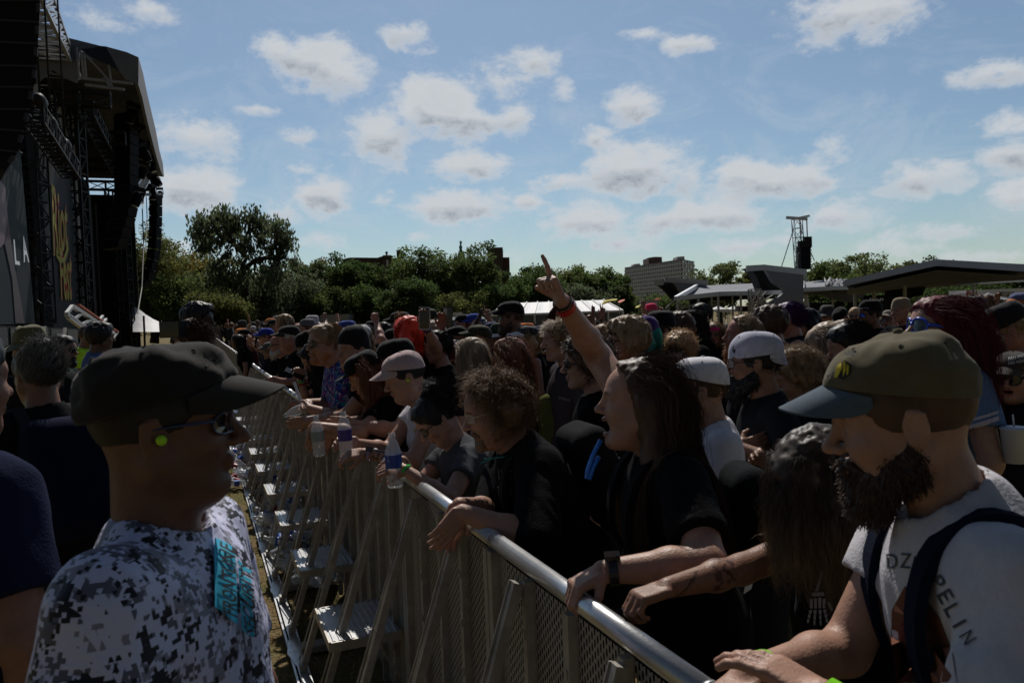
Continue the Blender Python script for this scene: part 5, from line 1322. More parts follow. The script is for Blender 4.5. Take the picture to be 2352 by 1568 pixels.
# tents --------------------------------------------------------------
def marquee():
    o = empty('marquee', gnd(1280, 72)); tag(o, 'long white frame marquee with a ribbed roof behind the raised arm', 'marquee')
    e0, e1 = z2(1100, 868), z2(2140, 828); r0, r1 = z2(1215, 772), z2(1985, 742)
    A, B = at(*e0, 68), at(*e1, 68); C, D_ = at(*r0, 74), at(*r1, 74); A[2] = B[2] = (A[2] + B[2]) / 2; C[2] = D_[2] = (C[2] + D_[2]) / 2
    m = MB(); K = 9; P = np.zeros((K * 4 + 1, 6, 3))
    for i in range(K * 4 + 1):
        t = i / (K * 4); sag = .10 * abs(math.sin(t * K * PI)); lo_, hi_ = A * (1 - t) + B * t, C * (1 - t) + D_ * t
        for j in range(6): s_ = j / 5; P[i, j] = lo_ * (1 - s_) + hi_ * s_ - Zv * sag * math.sin(s_ * PI)
    m.grid(P); m.add([A, C, A + np.array([0, 12, 0])], np.array([[0, 1, 2]])); m.add([B, D_, B + np.array([0, 12, 0])], np.array([[0, 2, 1]])); m.add([C, D_, B + np.array([0, 12, 0]), A + np.array([0, 12, 0])], np.array([[0, 1, 2, 3]]))
    hd(o, m, 'roof', M_white, True)
    m = MB()
    for i in range(K + 1): t = i / K; m.bar(A * (1 - t) + B * t + Zv * .04, C * (1 - t) + D_ * t + Zv * .04, .10, tint=(1.1, 1.08, 1.0)); p = A * (1 - t) + B * t; m.bar(p, [p[0], p[1], 0], .14)
    m.bar(A, B, .16); hd(o, m, 'frame', M_white)
    m = MB()
    for i in range(K): t0_, t1_ = i / K, (i + 1) / K; p, q = A * (1 - t0_) + B * t0_ + np.array([0, .3, 0]), A * (1 - t1_) + B * t1_ + np.array([0, .3, 0]); m.poly([p, q, [q[0], q[1], 0], [p[0], p[1], 0]], (0, .05, 0))
    hd(o, m, 'wall_panel', mat('tent_window', (.10, .11, .12), .4))
marquee()
def popup(px, ytop, yeave, wpx, z, label, m_=None, group='white pop-up tents at the far edge of the field'):
    m_ = m_ or M_white
    k = z / FPX; w = wpx * k / 2; H_ = ht(px, ytop, z); E = max(1.9, ht(px, yeave, z)); b = gnd(px, z); o = empty('pop_up_tent', b); tag(o, label, 'tent', group)
    m = MB(); n = 8
    for s in range(4):
        a = rotm('z', s * PI / 2); P = np.zeros((9, n, 3))
        for i in range(9):
            for j in range(n):
                t = j / (n - 1); x = (i / 4 - 1) * w * (1 - t); y = -w * (1 - t); h = E + (H_ - E) * (t ** 1.5); P[i, j] = a @ np.array([x, y, h])
        m.grid(P)
        m.poly([a @ np.array(q) for q in ((-w, -w, E), (w, -w, E), (w, -w, E - .3), (-w, -w, E - .3))], a @ np.array([0, .02, 0]))
    m.build('canopy', m_, o, False)
    for x in (-1, 1):
        for y in (-1, 1): m = MB(); m.bar((x * w * .98, y * w * .98, 0), (x * w * .98, y * w * .98, E), .06); m.build('leg', M_whitealu, o)
    return o
for a in [(865, 727, 742, 36, 72, 'small white peaked tent left of the ball-shaped tree trunk'), (1075, 712, 735, 90, 84, 'white peaked tent left of the marquee end'), (1000, 722, 738, 60, 86, 'low white tent beyond the portable toilets'), (1040, 716, 736, 44, 92, 'white tent peak between two others near the marquee'),
          (1835, 688, 700, 36, 90, 'small white tent right of the notched white screen'), (2130, 672, 690, 0, 0, '')][:-1]: popup(*a)
for i, (x, w) in enumerate([(1650, 40), (1685, 38), (1722, 40)]): popup(x, 688, 696, w, 92, ['first white tent seen under the grey canopy', 'second white tent seen under the grey canopy', 'third white tent seen under the grey canopy'][i])
popup(2272, 654, 672, 74, 75, 'pale peaked tent under the right end of the canopy', M_canvasL); popup(2318, 668, 676, 40, 85, 'little white tent at the right edge behind the pale tent')
# the pale tent beside the stage
tt = empty('tent', gnd(360, 62)); tag(tt, 'pale sloping tent roof beside the far end of the stage', 'tent'); m = MB()
P = np.array([[at(x, yt, 62), at(x, yb, 60)] for x, yt, yb in ((305, 700, 762), (316, 709, 762), (332, 722, 762), (350, 733, 762), (370, 742, 762), (395, 748, 764), (425, 751, 766), (445, 757, 768))]); m.grid(P, flip=True); m.grid(P + np.array([0, .2, 0])); hd(tt, m, 'canopy', M_white, True)

for x_, y_ in ((420, 752), (330, 725)): m = MB(); m.bar(gnd(x_, 60), at(x_, y_, 60), .12); hd(tt, m, 'pole', M_black)
# portable toilets, trailers, trucks
pt_proto = None
for i in range(16):
    x = 945 + i * 10.5; z = 78
    if pt_proto is None:
        pt_proto = empty('portable_toilet'); m = MB(); m.box((0, 0, 1.05), (.55, .55, 1.05)); m.build('cabin', mat('toilet_blue', (.04, .07, .12), .6), pt_proto)
        m = MB(); m.lathe([(0, .28), (.35, .25), (.7, .05), (.78, 0)], (0, 0, 2.1), 4, rotm('z', PI / 4)); m.build('roof', mat('toilet_roof', (.22, .28, .33), .6), pt_proto); o = pt_proto
    else: o = copy_tree(pt_proto)
    o.location = tuple(gnd(x, z)); tag(o, 'dark blue portable toilet with pale roof in the row before the trees', 'portable toilet', 'row of portable toilets')
def boxy(name, label, cat, px0, px1, yt, yb, z, dep, m_, extra=None):
    o = empty(name, gnd((px0 + px1) / 2, z)); tag(o, label, cat); m = MB(); a, b = at(px0, yt, z), at(px1, yt, z); h = (a[2] + b[2]) / 2; lo_ = max(.35, ht((px0 + px1) / 2, yb, z))
    m.box(((a[0] + b[0]) / 2, a[1] + dep / 2, (h + lo_) / 2), ((b[0] - a[0]) / 2, dep / 2, (h - lo_) / 2)); hd(o, m, 'body', m_)
    for t_ in (.15, .3, .8): m = MB(); m.tube([((a[0] * (1 - t_) + b[0] * t_), a[1] - .02, .4), ((a[0] * (1 - t_) + b[0] * t_), a[1] + .3, .4)], .4, 10); hd(o, m, 'wheel', M_black)
    if extra: extra(o, a, b, h)
    return o
M_trail = mat('trailer_panel', (.30, .30, .30), .6, noise=.1, nscale=.7); M_trailB = mat('trailer_beige', (.36, .31, .24), .7)
boxy('office_trailer', 'beige site office trailer behind the small white tent', 'trailer', 985, 1060, 718, 735, 84, 3, M_trailB)
boxy('truck_trailer', 'grey box trailer partly hidden behind the trees', 'trailer', 900, 985, 724, 742, 86, 3, M_trail)
boxy('box_truck', 'white box truck right of the marquee', 'truck', 1480, 1510, 689, 702, 78, 3, M_trail)
boxy('truck_trailer', 'long white refrigerated trailer at the right edge', 'trailer', 2215, 2370, 664, 684, 84, 3, M_white)
# pale things under the trees at the left
boxy('truck_trailer', 'white trailer glimpsed under the trees left of the long-haired man', 'trailer', 590, 640, 736, 752, 78, 3, M_trail)
boxy('container', 'pale storage container under the trees near the beanie', 'container', 735, 800, 722, 742, 84, 3, M_trail)

# structures at the right ------------------------------------------------
def frame_struct(label, name='stage_cover', cat='canopy', px=1700, z=45):
    o = empty(name, gnd(px, z)); tag(o, label, cat); return o
o = frame_struct('white notched fabric screen standing as a wing above the crowd', 'fabric_wing', 'screen', 1790, 42); z = 42
m = MB(); prism(m, [z3(912, 350), z3(1130, 370), z3(1128, 585), z3(915, 590), z3(915, 560), z3(1030, 484), z3(1010, 462), z3(960, 430)], z, .4); hd(o, m, 'fabric', M_canvasL)
m = MB(); prism(m, [z3(812, 350), z3(912, 345), z3(912, 352), z3(960, 430), z3(1010, 462), z3(1030, 484), z3(915, 520), z3(870, 400), z3(845, 362)], z + 1.0, 1.2); hd(o, m, 'black_lining', M_drape)
m = MB(); m.bar(at(*z3(812, 352), z), at(*z3(912, 346), z), .18, .3); m.bar(at(*z3(906, 346), z), at(*z3(1142, 373), z), .14, .3); hd(o, m, 'edge_beam', M_whitealu)
m = MB(); lattice(m, gnd(1735, 41), np.append(gnd(1735, 41)[:2], 2.6), .5, up=(1, 0, 0), r=.05, step=.6)
for a, b in (((848, 545), (930, 520)), ((860, 560), (960, 500)), ((848, 520), (848, 610)), ((905, 510), (905, 620)), ((848, 575), (930, 575)), ((870, 540), (925, 480))): m.bar(at(*z3(*a), z - .5), at(*z3(*b), z - .5), .07)
hd(o, m, 'scaffold', M_alu)
o = frame_struct('smaller pair of notched fabric wings left of the grey canopy', 'fabric_wing', 'screen', 1600, 48); z = 50
m = MB(); prism(m, [z3(385, 412), z3(595, 428), z3(590, 470), z3(470, 520), z3(420, 440)], z, .4); hd(o, m, 'fabric', M_canvasL)
m = MB(); prism(m, [z3(300, 432), z3(350, 430), z3(420, 470), z3(400, 520), z3(345, 460)], z - .6, .5); prism(m, [z3(358, 412), z3(400, 410), z3(470, 490), z3(420, 540), z3(400, 500)], z + .6, .8); hd(o, m, 'black_lining', M_drape)
m = MB(); m.bar(at(*z3(358, 414), z), at(*z3(598, 430), z), .15, .3); m.bar(at(*z3(298, 434), z - 1), at(*z3(352, 430), z - 1), .15, .3)
for a, b in (((365, 590), (470, 590)), ((380, 560), (380, 600)), ((365, 575), (440, 500)), ((405, 590), (560, 540)), ((420, 560), (600, 560)), ((600, 560), (600, 620))): m.bar(at(*z3(*a), z - .5), at(*z3(*b), z - .5), .08)
hd(o, m, 'scaffold', M_alu)
def canopy(label, ridge, eaveL, eaveR, zr, ze, px, m_, posts, th=.12):
    """roof given by picture points; zr, ze depths of ridge and eaves"""
    o = frame_struct(label, 'stage_canopy', 'canopy', px, ze); m = MB()
    Rr = np.array([at(*z3(x, y), zz) for (x, y, zz) in ridge]); E = np.array([at(*z3(x, y), zz) for (x, y, zz) in eaveL])
    P = np.stack([E * (1 - t) + Rr * t - Zv * .25 * math.sin(t * PI) for t in np.linspace(0, 1, 6)], 1); m.grid(P); m.grid(P - Zv * th, flip=True)
    if eaveR:
        E2 = np.array([at(*z3(x, y), zz) for (x, y, zz) in eaveR]); P = np.stack([E2 * (1 - t) + Rr * t - Zv * .25 * math.sin(t * PI) for t in np.linspace(0, 1, 6)], 1); m.grid(P, flip=True); m.grid(P - Zv * th)
    hd(o, m, 'roof', m_, True); m = MB()
    for a, b in list(zip(E[:-1], E[1:])) + (list(zip(Rr[:-1], Rr[1:])) if ridge[0][2] < eaveL[0][2] else []): m.bar(a, b, .16, .22)
    m.bar(E[0], Rr[0], .18, .22); m.bar(E[-1], Rr[-1], .16, .2); hd(o, m, 'edge_beam', M_whitealu)
    for (x, y, zz) in posts: p = at(*z3(x, y), zz); m = MB(); m.bar(p, (p[0], p[1], -.4), .10); hd(o, m, 'post', M_alu)
    return o
canopy('wide grey fabric canopy over a dark backstage between the two fabric wings', [(540, 448, 50), (720, 440, 52), (950, 430, 54)], [(420, 518, 42), (660, 492, 42), (1000, 484, 43)], [(600, 470, 60), (760, 460, 60), (960, 452, 60)], 50, 42, 1620, M_canvasL, [(430, 520, 42), (545, 515, 42), (655, 494, 42), (780, 490, 42), (620, 500, 56), (735, 500, 56)])
o = canopy('crumpled grey fabric roof right of the white notched screen', [(1125, 428, 52), (1300, 412, 52), (1400, 440, 50)], [(1125, 470, 44), (1300, 460, 44), (1505, 455, 44)], [(1130, 440, 60), (1300, 430, 60), (1420, 440, 60)], 52, 44, 1960, M_canvasL, [(1290, 462, 46), (1410, 455, 44), (1140, 470, 46)])
m = MB(); r_ = np.random.default_rng(9); P = np.zeros((24, 8, 3))
for i in range(24):
    for j in range(8):
        P[i, j] = at(*z3(1245 + i * 10.5, 414 + j * 6.5 + (i > 8) * (i - 8) * 1.2), 48 - j * .5) + Zv * (r_.random() - .5) * .5
m.grid(P, flip=True); m.grid(P - Zv * .05); hd(o, m, 'crumpled_cover', mat('crumpled_cover', (.30, .30, .31), .6, bump=.6, bscale=2))
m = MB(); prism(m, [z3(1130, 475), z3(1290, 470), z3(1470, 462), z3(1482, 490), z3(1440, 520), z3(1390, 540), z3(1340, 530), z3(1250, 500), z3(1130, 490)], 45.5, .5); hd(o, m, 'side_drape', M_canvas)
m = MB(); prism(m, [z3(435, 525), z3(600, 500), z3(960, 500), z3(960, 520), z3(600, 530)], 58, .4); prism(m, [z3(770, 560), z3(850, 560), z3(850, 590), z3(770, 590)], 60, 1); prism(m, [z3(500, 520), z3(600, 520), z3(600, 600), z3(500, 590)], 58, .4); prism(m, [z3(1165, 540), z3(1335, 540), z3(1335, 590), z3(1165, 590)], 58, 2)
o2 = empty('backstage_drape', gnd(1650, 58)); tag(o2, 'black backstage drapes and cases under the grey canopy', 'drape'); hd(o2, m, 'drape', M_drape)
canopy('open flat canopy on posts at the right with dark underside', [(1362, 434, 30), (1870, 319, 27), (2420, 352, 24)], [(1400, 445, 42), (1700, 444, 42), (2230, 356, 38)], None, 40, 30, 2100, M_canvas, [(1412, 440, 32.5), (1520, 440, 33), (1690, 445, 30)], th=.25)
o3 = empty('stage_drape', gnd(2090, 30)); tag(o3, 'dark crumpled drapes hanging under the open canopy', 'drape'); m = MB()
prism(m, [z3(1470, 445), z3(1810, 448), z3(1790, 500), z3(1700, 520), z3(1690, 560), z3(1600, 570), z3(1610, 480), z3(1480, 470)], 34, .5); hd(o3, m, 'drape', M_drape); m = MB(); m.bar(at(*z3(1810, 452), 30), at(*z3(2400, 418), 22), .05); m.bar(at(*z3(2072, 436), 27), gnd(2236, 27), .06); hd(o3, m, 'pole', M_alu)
# speaker tower
tw = empty('speaker_tower', gnd(1838, 55)); tag(tw, 'white lattice delay tower with a hanging black speaker array', 'tower'); z = 55
m = MB(); b_ = gnd(1836, z); t_ = at(*z3(1092, 78), z); b_ = np.array([t_[0] + .35, t_[1], 0]); lattice(m, b_, t_, .55, up=(1, 0, 0), r=.035, step=.62)
m.bar(at(*z3(1032, 70), z), at(*z3(1150, 78), z), .14, .2); m.bar(at(*z3(1070, 78), z), at(*z3(1160, 60), z + 1), .12, .16); hd(tw, m, 'lattice', M_whitealu)
m = MB(); m.tube([at(*z3(1075, 130), z), at(*z3(1003, 355), z)], .03, 4); m.tube([at(*z3(1112, 130), z), at(*z3(1190, 310), z)], .03, 4); m.tube([at(*z3(1147, 78), z), at(*z3(1151, 200), z)], .04, 4); m.tube([at(*z3(1110, 80), z), at(*z3(1118, 215), z)], .03, 4); hd(tw, m, 'cable', M_black)
side = [(at(*z3(1114, 230 + i * 15.7), z - .5), at(*z3(1170, 229 + i * 15.9), z - .5)) for i in range(9)]
line_array('small black speaker array hung from the white delay tower', side, np.array([0, 1.0, 0]), None)
m = MB(); m.bar(at(*z3(1110, 228), z - .6), at(*z3(1150, 222), z - .6), .1, .12); m.box(at(*z3(1150, 205), z - .5), (.25, .2, .35)); m.box(at(*z3(1117, 217), z - .5), (.2, .2, .2)); hd(tw, m, 'hoist', M_black)
# flags
for (pts, c, lab) in (([z2(1975, 775), z2(1990, 752), z2(2030, 740), z2(2095, 735), z2(2092, 742), z2(2030, 750), z2(1995, 762), z2(1980, 782)], (.75, .62, .03), 'yellow ribbon banner flying over the marquee end'), ([z2(2097, 760), z2(2130, 742), z2(2160, 738), z2(2150, 750), z2(2110, 765)], (.75, .12, .03), 'orange ribbon banner flying right of the yellow one'),
                      ([z3(302, 525), z3(315, 516), z3(345, 515), z3(318, 530)], (.75, .12, .03), 'small orange ribbon left of the fabric wings'), ([z3(196, 570), z3(205, 560), z3(230, 552), z3(215, 566)], (.75, .62, .03), 'yellow ribbon above the pink cap')):
    o = empty('ribbon_flag', gnd(pts[0][0], 60)); tag(o, lab, 'flag'); m = MB(); m.poly([at(*p, 60) + np.array([0, .3 * math.sin(i), 0]) for i, p in enumerate(pts)], (0, .04, 0)); hd(o, m, 'ribbon', mat('ribbon_%02d' % int(c[1] * 100), c, .7)); m = MB(); p = at(*pts[-1], 60); m.bar(p, (p[0], p[1], 0), .04); hd(o, m, 'pole', M_alu)
# signs
def sign(label, txt, x0, y0, x1, y1, z, base=M_blackbox, tm=M_txtw, pad=.15):
    o = empty('sign_board', gnd((x0 + x1) / 2, z)); tag(o, label, 'sign'); m = MB(); prism(m, [(x0, y0), (x1, y0), (x1, y1), (x0, y1)], z, .15); hd(o, m, 'board', base)
    a, b, c, d = [at(*q, z) - np.array([0, .06, 0]) for q in ((x0, y0), (x1, y0), (x1, y1), (x0, y1))]; yy = min(a[1], b[1]); 
    for q in (a, b, c, d): q[1] = at((x0 + x1) / 2, (y0 + y1) / 2, z)[1] - .05
    ce = (a + b + c + d) / 4; q = [ce + (t_ - ce) * np.array([1 - pad, 1, 1 - pad * 2]) for t_ in (a, b, c, d)]
    t = text_obj('lettering', txt, quad_map(*q), tm, None, bold=.02); t.parent = o; t.matrix_parent_inverse = Matrix.Translation(-Vector(o.location))
    
    for x_ in (x0 + 2, x1 - 2): m = MB(); m.bar(gnd(x_, z), at(x_, y1, z), .08); hd(o, m, 'post', M_alu)
    return o
sign('black sign board with a white slanted word near the drapes', 'Relish', 1983, 678, 2062, 697, 62, pad=.35); sign('brown board reading root craft beer on the pale tent', '1A CRAFT BEER', 2292, 670, 2330, 681, 72, mat('brown_board', (.08, .06, .05), .8)); sign('red lettered board on a white panel left of the pale tent', 'Pod', 2218, 666, 2246, 681, 83, M_white, mat('red_lettering', (.5, .02, .02), .7))
# front-of-house fences: dark line of barriers at the far end
fl = MB()
for i in range(60):
    x = 1480 + i * 15; p = gnd(x, 58); fl.box(p + Zv * .6, (.25, .02, .6))
o = empty('mesh_fence', gnd(1900, 58)); tag(o, 'low dark mesh fence running behind the far crowd', 'fence'); hd(o, fl, 'panel', M_black)
# ------------------------------------------------------------------ the people one can tell apart
from mathutils.bvhtree import BVHTree
ZK = 1.0
def rl(px, py, dh=.030): return on_h(px, py, RAIL_H + dh)
def bvh_of(o):
    bpy.context.view_layer.update(); mw = o.matrix_world; me = o.data; V = [mw @ v.co for v in me.vertices]; return BVHTree.FromPolygons(V, [tuple(p.vertices) for p in me.polygons])
def bake_world(V, parent):
    bpy.context.view_layer.update(); inv = np.array(parent.matrix_world.inverted()); return V @ inv[:3, :3].T + inv[:3, 3]
def on_surface(bvh, X, Y, lift=.003):
    """points of a surface seen at picture positions; lifted a little off it"""
    out = np.zeros((len(X), 3)); ok = np.zeros(len(X), bool)
    for i, (x, y) in enumerate(zip(X, Y)):
        d = ray(x, y); n_ = np.linalg.norm(d); h = bvh.ray_cast(Vector(CAMP), Vector(d / n_))
        if h[0] is not None:
            nr = np.array(h[1][:]); nr = nr if nr @ d < 0 else -nr; out[i] = np.array(h[0][:]) + nr * lift; ok[i] = True
    if ok.any():
        mz = np.median([(p - CAMP) @ Fv for p in out[ok]])
        for i in np.where(~ok)[0]: out[i] = at(X[i], Y[i], mz)
    return out, ok
def decal(o, name, m_, txt=None, quad=None, polys=None, lift=.003, sub=2, color=None, **k):
    b = bvh_of(o)
    if txt is not None:
        def mf(x, y):
            q = quad_map(*[(*p, 0) for p in quad])(x, y); return q
        V, Fc = text_mesh(txt, mf, sub=sub, **k); P, ok = on_surface(b, V[:, 0], V[:, 1], lift); Fc = Fc[ok[Fc].all(1)]
        if len(Fc) == 0: return None
        return link(name, mesh_np(name, bake_world(P, o), Fc, False, np.ones((len(P), 3))), m_, o, color)
    mb = MB()
    for (pl, t) in polys:
        pl = np.array(pl, float); c = pl.mean(0); n = len(pl); rings = [pl * s + c * (1 - s) for s in (1, .66, .33)]
        # subdivide the outline
        def dense(r): return np.concatenate([np.linspace(r[i], r[(i + 1) % n], 5)[:-1] for i in range(n)])
        R_ = [dense(r) for r in rings]; P = [on_surface(b, r[:, 0], r[:, 1], lift) for r in R_]; cc, okc = on_surface(b, [c[0]], [c[1]], lift); m_n = len(R_[0])
        if not all(p[1].mean() > .7 for p in P): continue
        i = np.arange(m_n); j = (i + 1) % m_n
        mb.add(np.concatenate([p[0] for p in P] + [cc]), [np.concatenate([np.stack([i + a * m_n, j + a * m_n, j + (a + 1) * m_n, i + (a + 1) * m_n], 1) for a in (0, 1)]), np.stack([i + 2 * m_n, j + 2 * m_n, np.full(m_n, 3 * m_n)], 1)], t)
    if not mb.v: return None
    fs = [np.concatenate(x) for x in mb.f.values()]; V = np.concatenate(mb.v)
    return link(name, mesh_np(name, bake_world(V, o), fs, False, np.concatenate(mb.t)), m_, o, color)
M_print = mat('shirt_print', (1, 1, 1), .85, spec=.1)

# special cloths
def camo_mat():
    m = bpy.data.materials.new('digital_camo'); m.use_nodes = True; nt = m.node_tree; L = nt.links; b = nt.nodes['Principled BSDF']; b.inputs['Roughness'].default_value = .55; b.inputs['Specular IOR Level'].default_value = .35
    tcn = nt.nodes.new('ShaderNodeTexCoord'); out = None
    def layer(cell, scale, off):
        mp = nt.nodes.new('ShaderNodeMapping'); mp.inputs['Location'].default_value = off; L.new(tcn.outputs['Object'], mp.inputs[0]); mp.inputs['Rotation'].default_value = (0, 0, .2)
        sn = nt.nodes.new('ShaderNodeVectorMath'); sn.operation = 'SNAP'; sn.inputs[1].default_value = (cell, cell, cell); L.new(mp.outputs[0], sn.inputs[0])
        n = nt.nodes.new('ShaderNodeTexNoise'); n.inputs['Scale'].default_value = scale; n.inputs['Detail'].default_value = 4; n.inputs['Roughness'].default_value = .75; L.new(sn.outputs[0], n.inputs['Vector']); return n.outputs['Fac']
    def gt(f, t):
        n = nt.nodes.new('ShaderNodeMath'); n.operation = 'GREATER_THAN'; L.new(f, n.inputs[0]); n.inputs[1].default_value = t; return n.outputs[0]
    col_ = nt.nodes.new('ShaderNodeRGB'); col_.outputs[0].default_value = (.60, .61, .80, 1); out = col_.outputs[0]
    for (cell, sc, off, t, c) in ((.0064, 19, (0, 0, 0), .545, (.25, .25, .31)), (.0064, 21, (3, 1, 7), .56, (.12, .12, .16)), (.0064, 23, (9, 4, 2), .565, (.012, .012, .018))):
        mx = nt.nodes.new('ShaderNodeMix'); mx.data_type = 'RGBA'; L.new(gt(layer(cell, sc, off), t), mx.inputs[0]); L.new(out, mx.inputs[6]); mx.inputs[7].default_value = (*c, 1); out = mx.outputs[2]
    L.new(out, b.inputs['Base Color']); n = nt.nodes.new('ShaderNodeTexNoise'); n.inputs['Scale'].default_value = 9; n.inputs['Detail'].default_value = 4; n.inputs['Distortion'].default_value = .8; L.new(tcn.outputs['Object'], n.inputs['Vector']); bp = nt.nodes.new('ShaderNodeBump'); bp.inputs['Strength'].default_value = .7; bp.inputs['Distance'].default_value = .02; L.new(n.outputs['Fac'], bp.inputs['Height']); L.new(bp.outputs[0], b.inputs['Normal'])
    return m
def blotch_mat(name, base, layers, scale=14, rough=.8):
    m = bpy.data.materials.new(name); m.use_nodes = True; nt = m.node_tree; L = nt.links; b = nt.nodes['Principled BSDF']; b.inputs['Roughness'].default_value = rough; b.inputs['Specular IOR Level'].default_value = .15
    tcn = nt.nodes.new('ShaderNodeTexCoord'); c = nt.nodes.new('ShaderNodeRGB'); c.outputs[0].default_value = (*base, 1); out = c.outputs[0]
    for i, (sc, t, cc) in enumerate(layers):
        mp = nt.nodes.new('ShaderNodeMapping'); mp.inputs['Location'].default_value = (i * 3.1, i * 5.3, i * 1.7); L.new(tcn.outputs['Object'], mp.inputs[0]); n = nt.nodes.new('ShaderNodeTexNoise'); n.inputs['Scale'].default_value = scale * sc; n.inputs['Detail'].default_value = 2; n.inputs['Distortion'].default_value = 2.0
        L.new(mp.outputs[0], n.inputs['Vector']); g = nt.nodes.new('ShaderNodeMath'); g.operation = 'GREATER_THAN'; L.new(n.outputs['Fac'], g.inputs[0]); g.inputs[1].default_value = t; mx = nt.nodes.new('ShaderNodeMix'); mx.data_type = 'RGBA'; L.new(g.outputs[0], mx.inputs[0]); L.new(out, mx.inputs[6]); mx.inputs[7].default_value = (*cc, 1); out = mx.outputs[2]
    L.new(out, b.inputs['Base Color']); return m
M_camo = camo_mat()
M_hawaii = blotch_mat('tropical_print', (.012, .02, .16), [(1.0, .55, (.02, .22, .30)), (1.3, .56, (.22, .05, .22)), (1.1, .56, (.03, .07, .42)), (1.7, .60, (.42, .40, .50))], 16)
M_cammo2 = blotch_mat('woodland_camo', (.04, .045, .025), [(1, .52, (.08, .075, .045)), (1.2, .55, (.03, .022, .015))], 22)
M_paisley = blotch_mat('paisley_cloth', (.03, .03, .035), [(1, .50, (.20, .19, .20)), (1.8, .56, (.03, .03, .03))], 60)
M_redpaisley = blotch_mat('dark_red_paisley', (.015, .008, .008), [(1.2, .55, (.13, .012, .012))], 70)
M_palm = blotch_mat('palm_print', (.012, .02, .015), [(1, .52, (.06, .10, .07))], 40)
M_plaid = blotch_mat('checked_cloth', (.12, .14, .14), [(3, .52, (.03, .035, .035))], 40)
def dot_mat():
    m = bpy.data.materials.new('polka_dots'); m.use_nodes = True; nt = m.node_tree; L = nt.links; b = nt.nodes['Principled BSDF']; b.inputs['Roughness'].default_value = .9
    tcn = nt.nodes.new('ShaderNodeTexCoord'); v = nt.nodes.new('ShaderNodeTexVoronoi'); v.inputs['Scale'].default_value = 68; v.inputs['Randomness'].default_value = .25; L.new(tcn.outputs['Object'], v.inputs['Vector'])
    g = nt.nodes.new('ShaderNodeMath'); g.operation = 'LESS_THAN'; g.inputs[1].default_value = .24; L.new(v.outputs['Distance'], g.inputs[0]); mx = nt.nodes.new('ShaderNodeMix'); mx.data_type = 'RGBA'; L.new(g.outputs[0], mx.inputs[0]); mx.inputs[6].default_value = (.012, .012, .014, 1); mx.inputs[7].default_value = (.65, .65, .68, 1); L.new(mx.outputs[2], b.inputs['Base Color']); return m
M_dots = dot_mat()

BLK = (.0055, .0055, .006); WHT = (.62, .61, .66); NAVY = (.012, .018, .045)
PEOPLE = {}
def P_(key, label, hx, hy, z, yaw, vox=.006, group='people in the festival crowd', **sp_):
    sp_.setdefault('seed', len(PEOPLE) + 1); sp_.setdefault('shirt', BLK); sp_.setdefault('head', yaw)
    p = make_person(label, at(hx, hy, z * ZK), yaw, sp_, group, vox); p.sp = sp_; PEOPLE[key] = p; return p
def hand(px, py, z=None, pose='relax', **k):
    d = dict(w=at(px, py, z) if z else rl(px, py, k.pop('dh', .035)), hand=pose); d.update(k); return d
PIT = tuple(Nv); DOWN = (0, 0, -1.0)
RY = math.degrees(math.atan2(Nv[1], Nv[0]))       # facing the pit
GR = 'people leaning on the barrier rail'
# --- near people ---
guard = P_('guard', 'security guard in white digital camouflage shirt and faded black cap', 382, 986, 1.26, 2, vox=.0032, group='people in the photo pit', head=17, pitch=-3, hair='buzz', hairc='black', skin=(.17, .082, .052), shirt=(1, 1, 1), shirtm=M_camo, folds=.012, g=.022, neckw=.070,
      cap=('ball', (.020, .018, .017), (.030, .027, .025), .012), glasses=('sport', (.015, .03, .10), M_lens), fat=.36, hunch=-4, neck=.125, face=dict(stubble=.55, nose=1.12), sleeve=.9, L=dict(rel=(.10, .16, -.50)), R=dict(rel=(.06, -.12, -.52)), caps=1.07)
F1 = P_('green_cap', 'bearded man in a green cap with blue brim, head bowed, white shirt', 2072, 968, 1.27, 172, vox=.0034, group=GR, head=160, pitch=9, lean=14, hair='buzz', hairc='brown', skin='fair', beard=(.010, .022, 4200), beardc='brown', shirt=(.58, .56, .59), folds=.016, g=.020,
        cap=('ball', (.125, .105, .062), (.09, .12, .15), .007), R=hand(1735, 1545, pose='grip', hdir=tuple(Nv * .8 - Zv * .35), hup=(0, 0, 1)), L=hand(1885, 1600, 1.15, 'relax', hup=(0, 0, 1), hint=(.3, -.6, -.6)), face=dict(nose=1.05), caps=1.0)
F2 = P_('skull_shirt', 'woman with long dark wavy hair with golden tips, hair over her face', 1880, 1105, 1.72, 185, vox=.005, group=GR, head=196, pitch=36, lean=16, hback=-.55, fem=.8, hair='long', hairc=(.040, .025, .017), hlen=.27, curl=.55, hq=3.4, tips=(-.06, (7, 7, 5)), skin='tan', shirt=(.012, .012, .014), sleeve=.35,
        R=hand(1462, 1372, pose='grip', dh=.045, hdir=tuple(Nv * .95 - Zv * .12), hup=(0, 0, 1)), ink=[(-1, .2, .5, (.35, .3, .3))])
F3 = P_('shouter', 'long-haired man shouting with his right arm raised and pointing up', 1465, 926, 2.20, 184, vox=.0042, group=GR, head=172, pitch=-5, lean=9, hair='longrec', hairc='brown', hlen=.50, hq=2.8, curl=.35, hback=.75, part=.05, skin='fair', face=dict(mouth=.95, stubble=.15), fat=.5, shirt=(.008, .008, .009), sleeve=.75,
        R=dict(w=at(1292, 694, 2.36), hand='point', slv=.32, k=1.26, hdir=at(1242, 575, 2.33) - at(1292, 694, 2.36), hup=(.9, .1, .3), hint=(.25, .9, -.3)), L=hand(1385, 1312, pose='grip', hdir=tuple(Nv * .9 - Zv * .3), hup=(0, 0, 1), hint=(.5, -.6, -.3)))
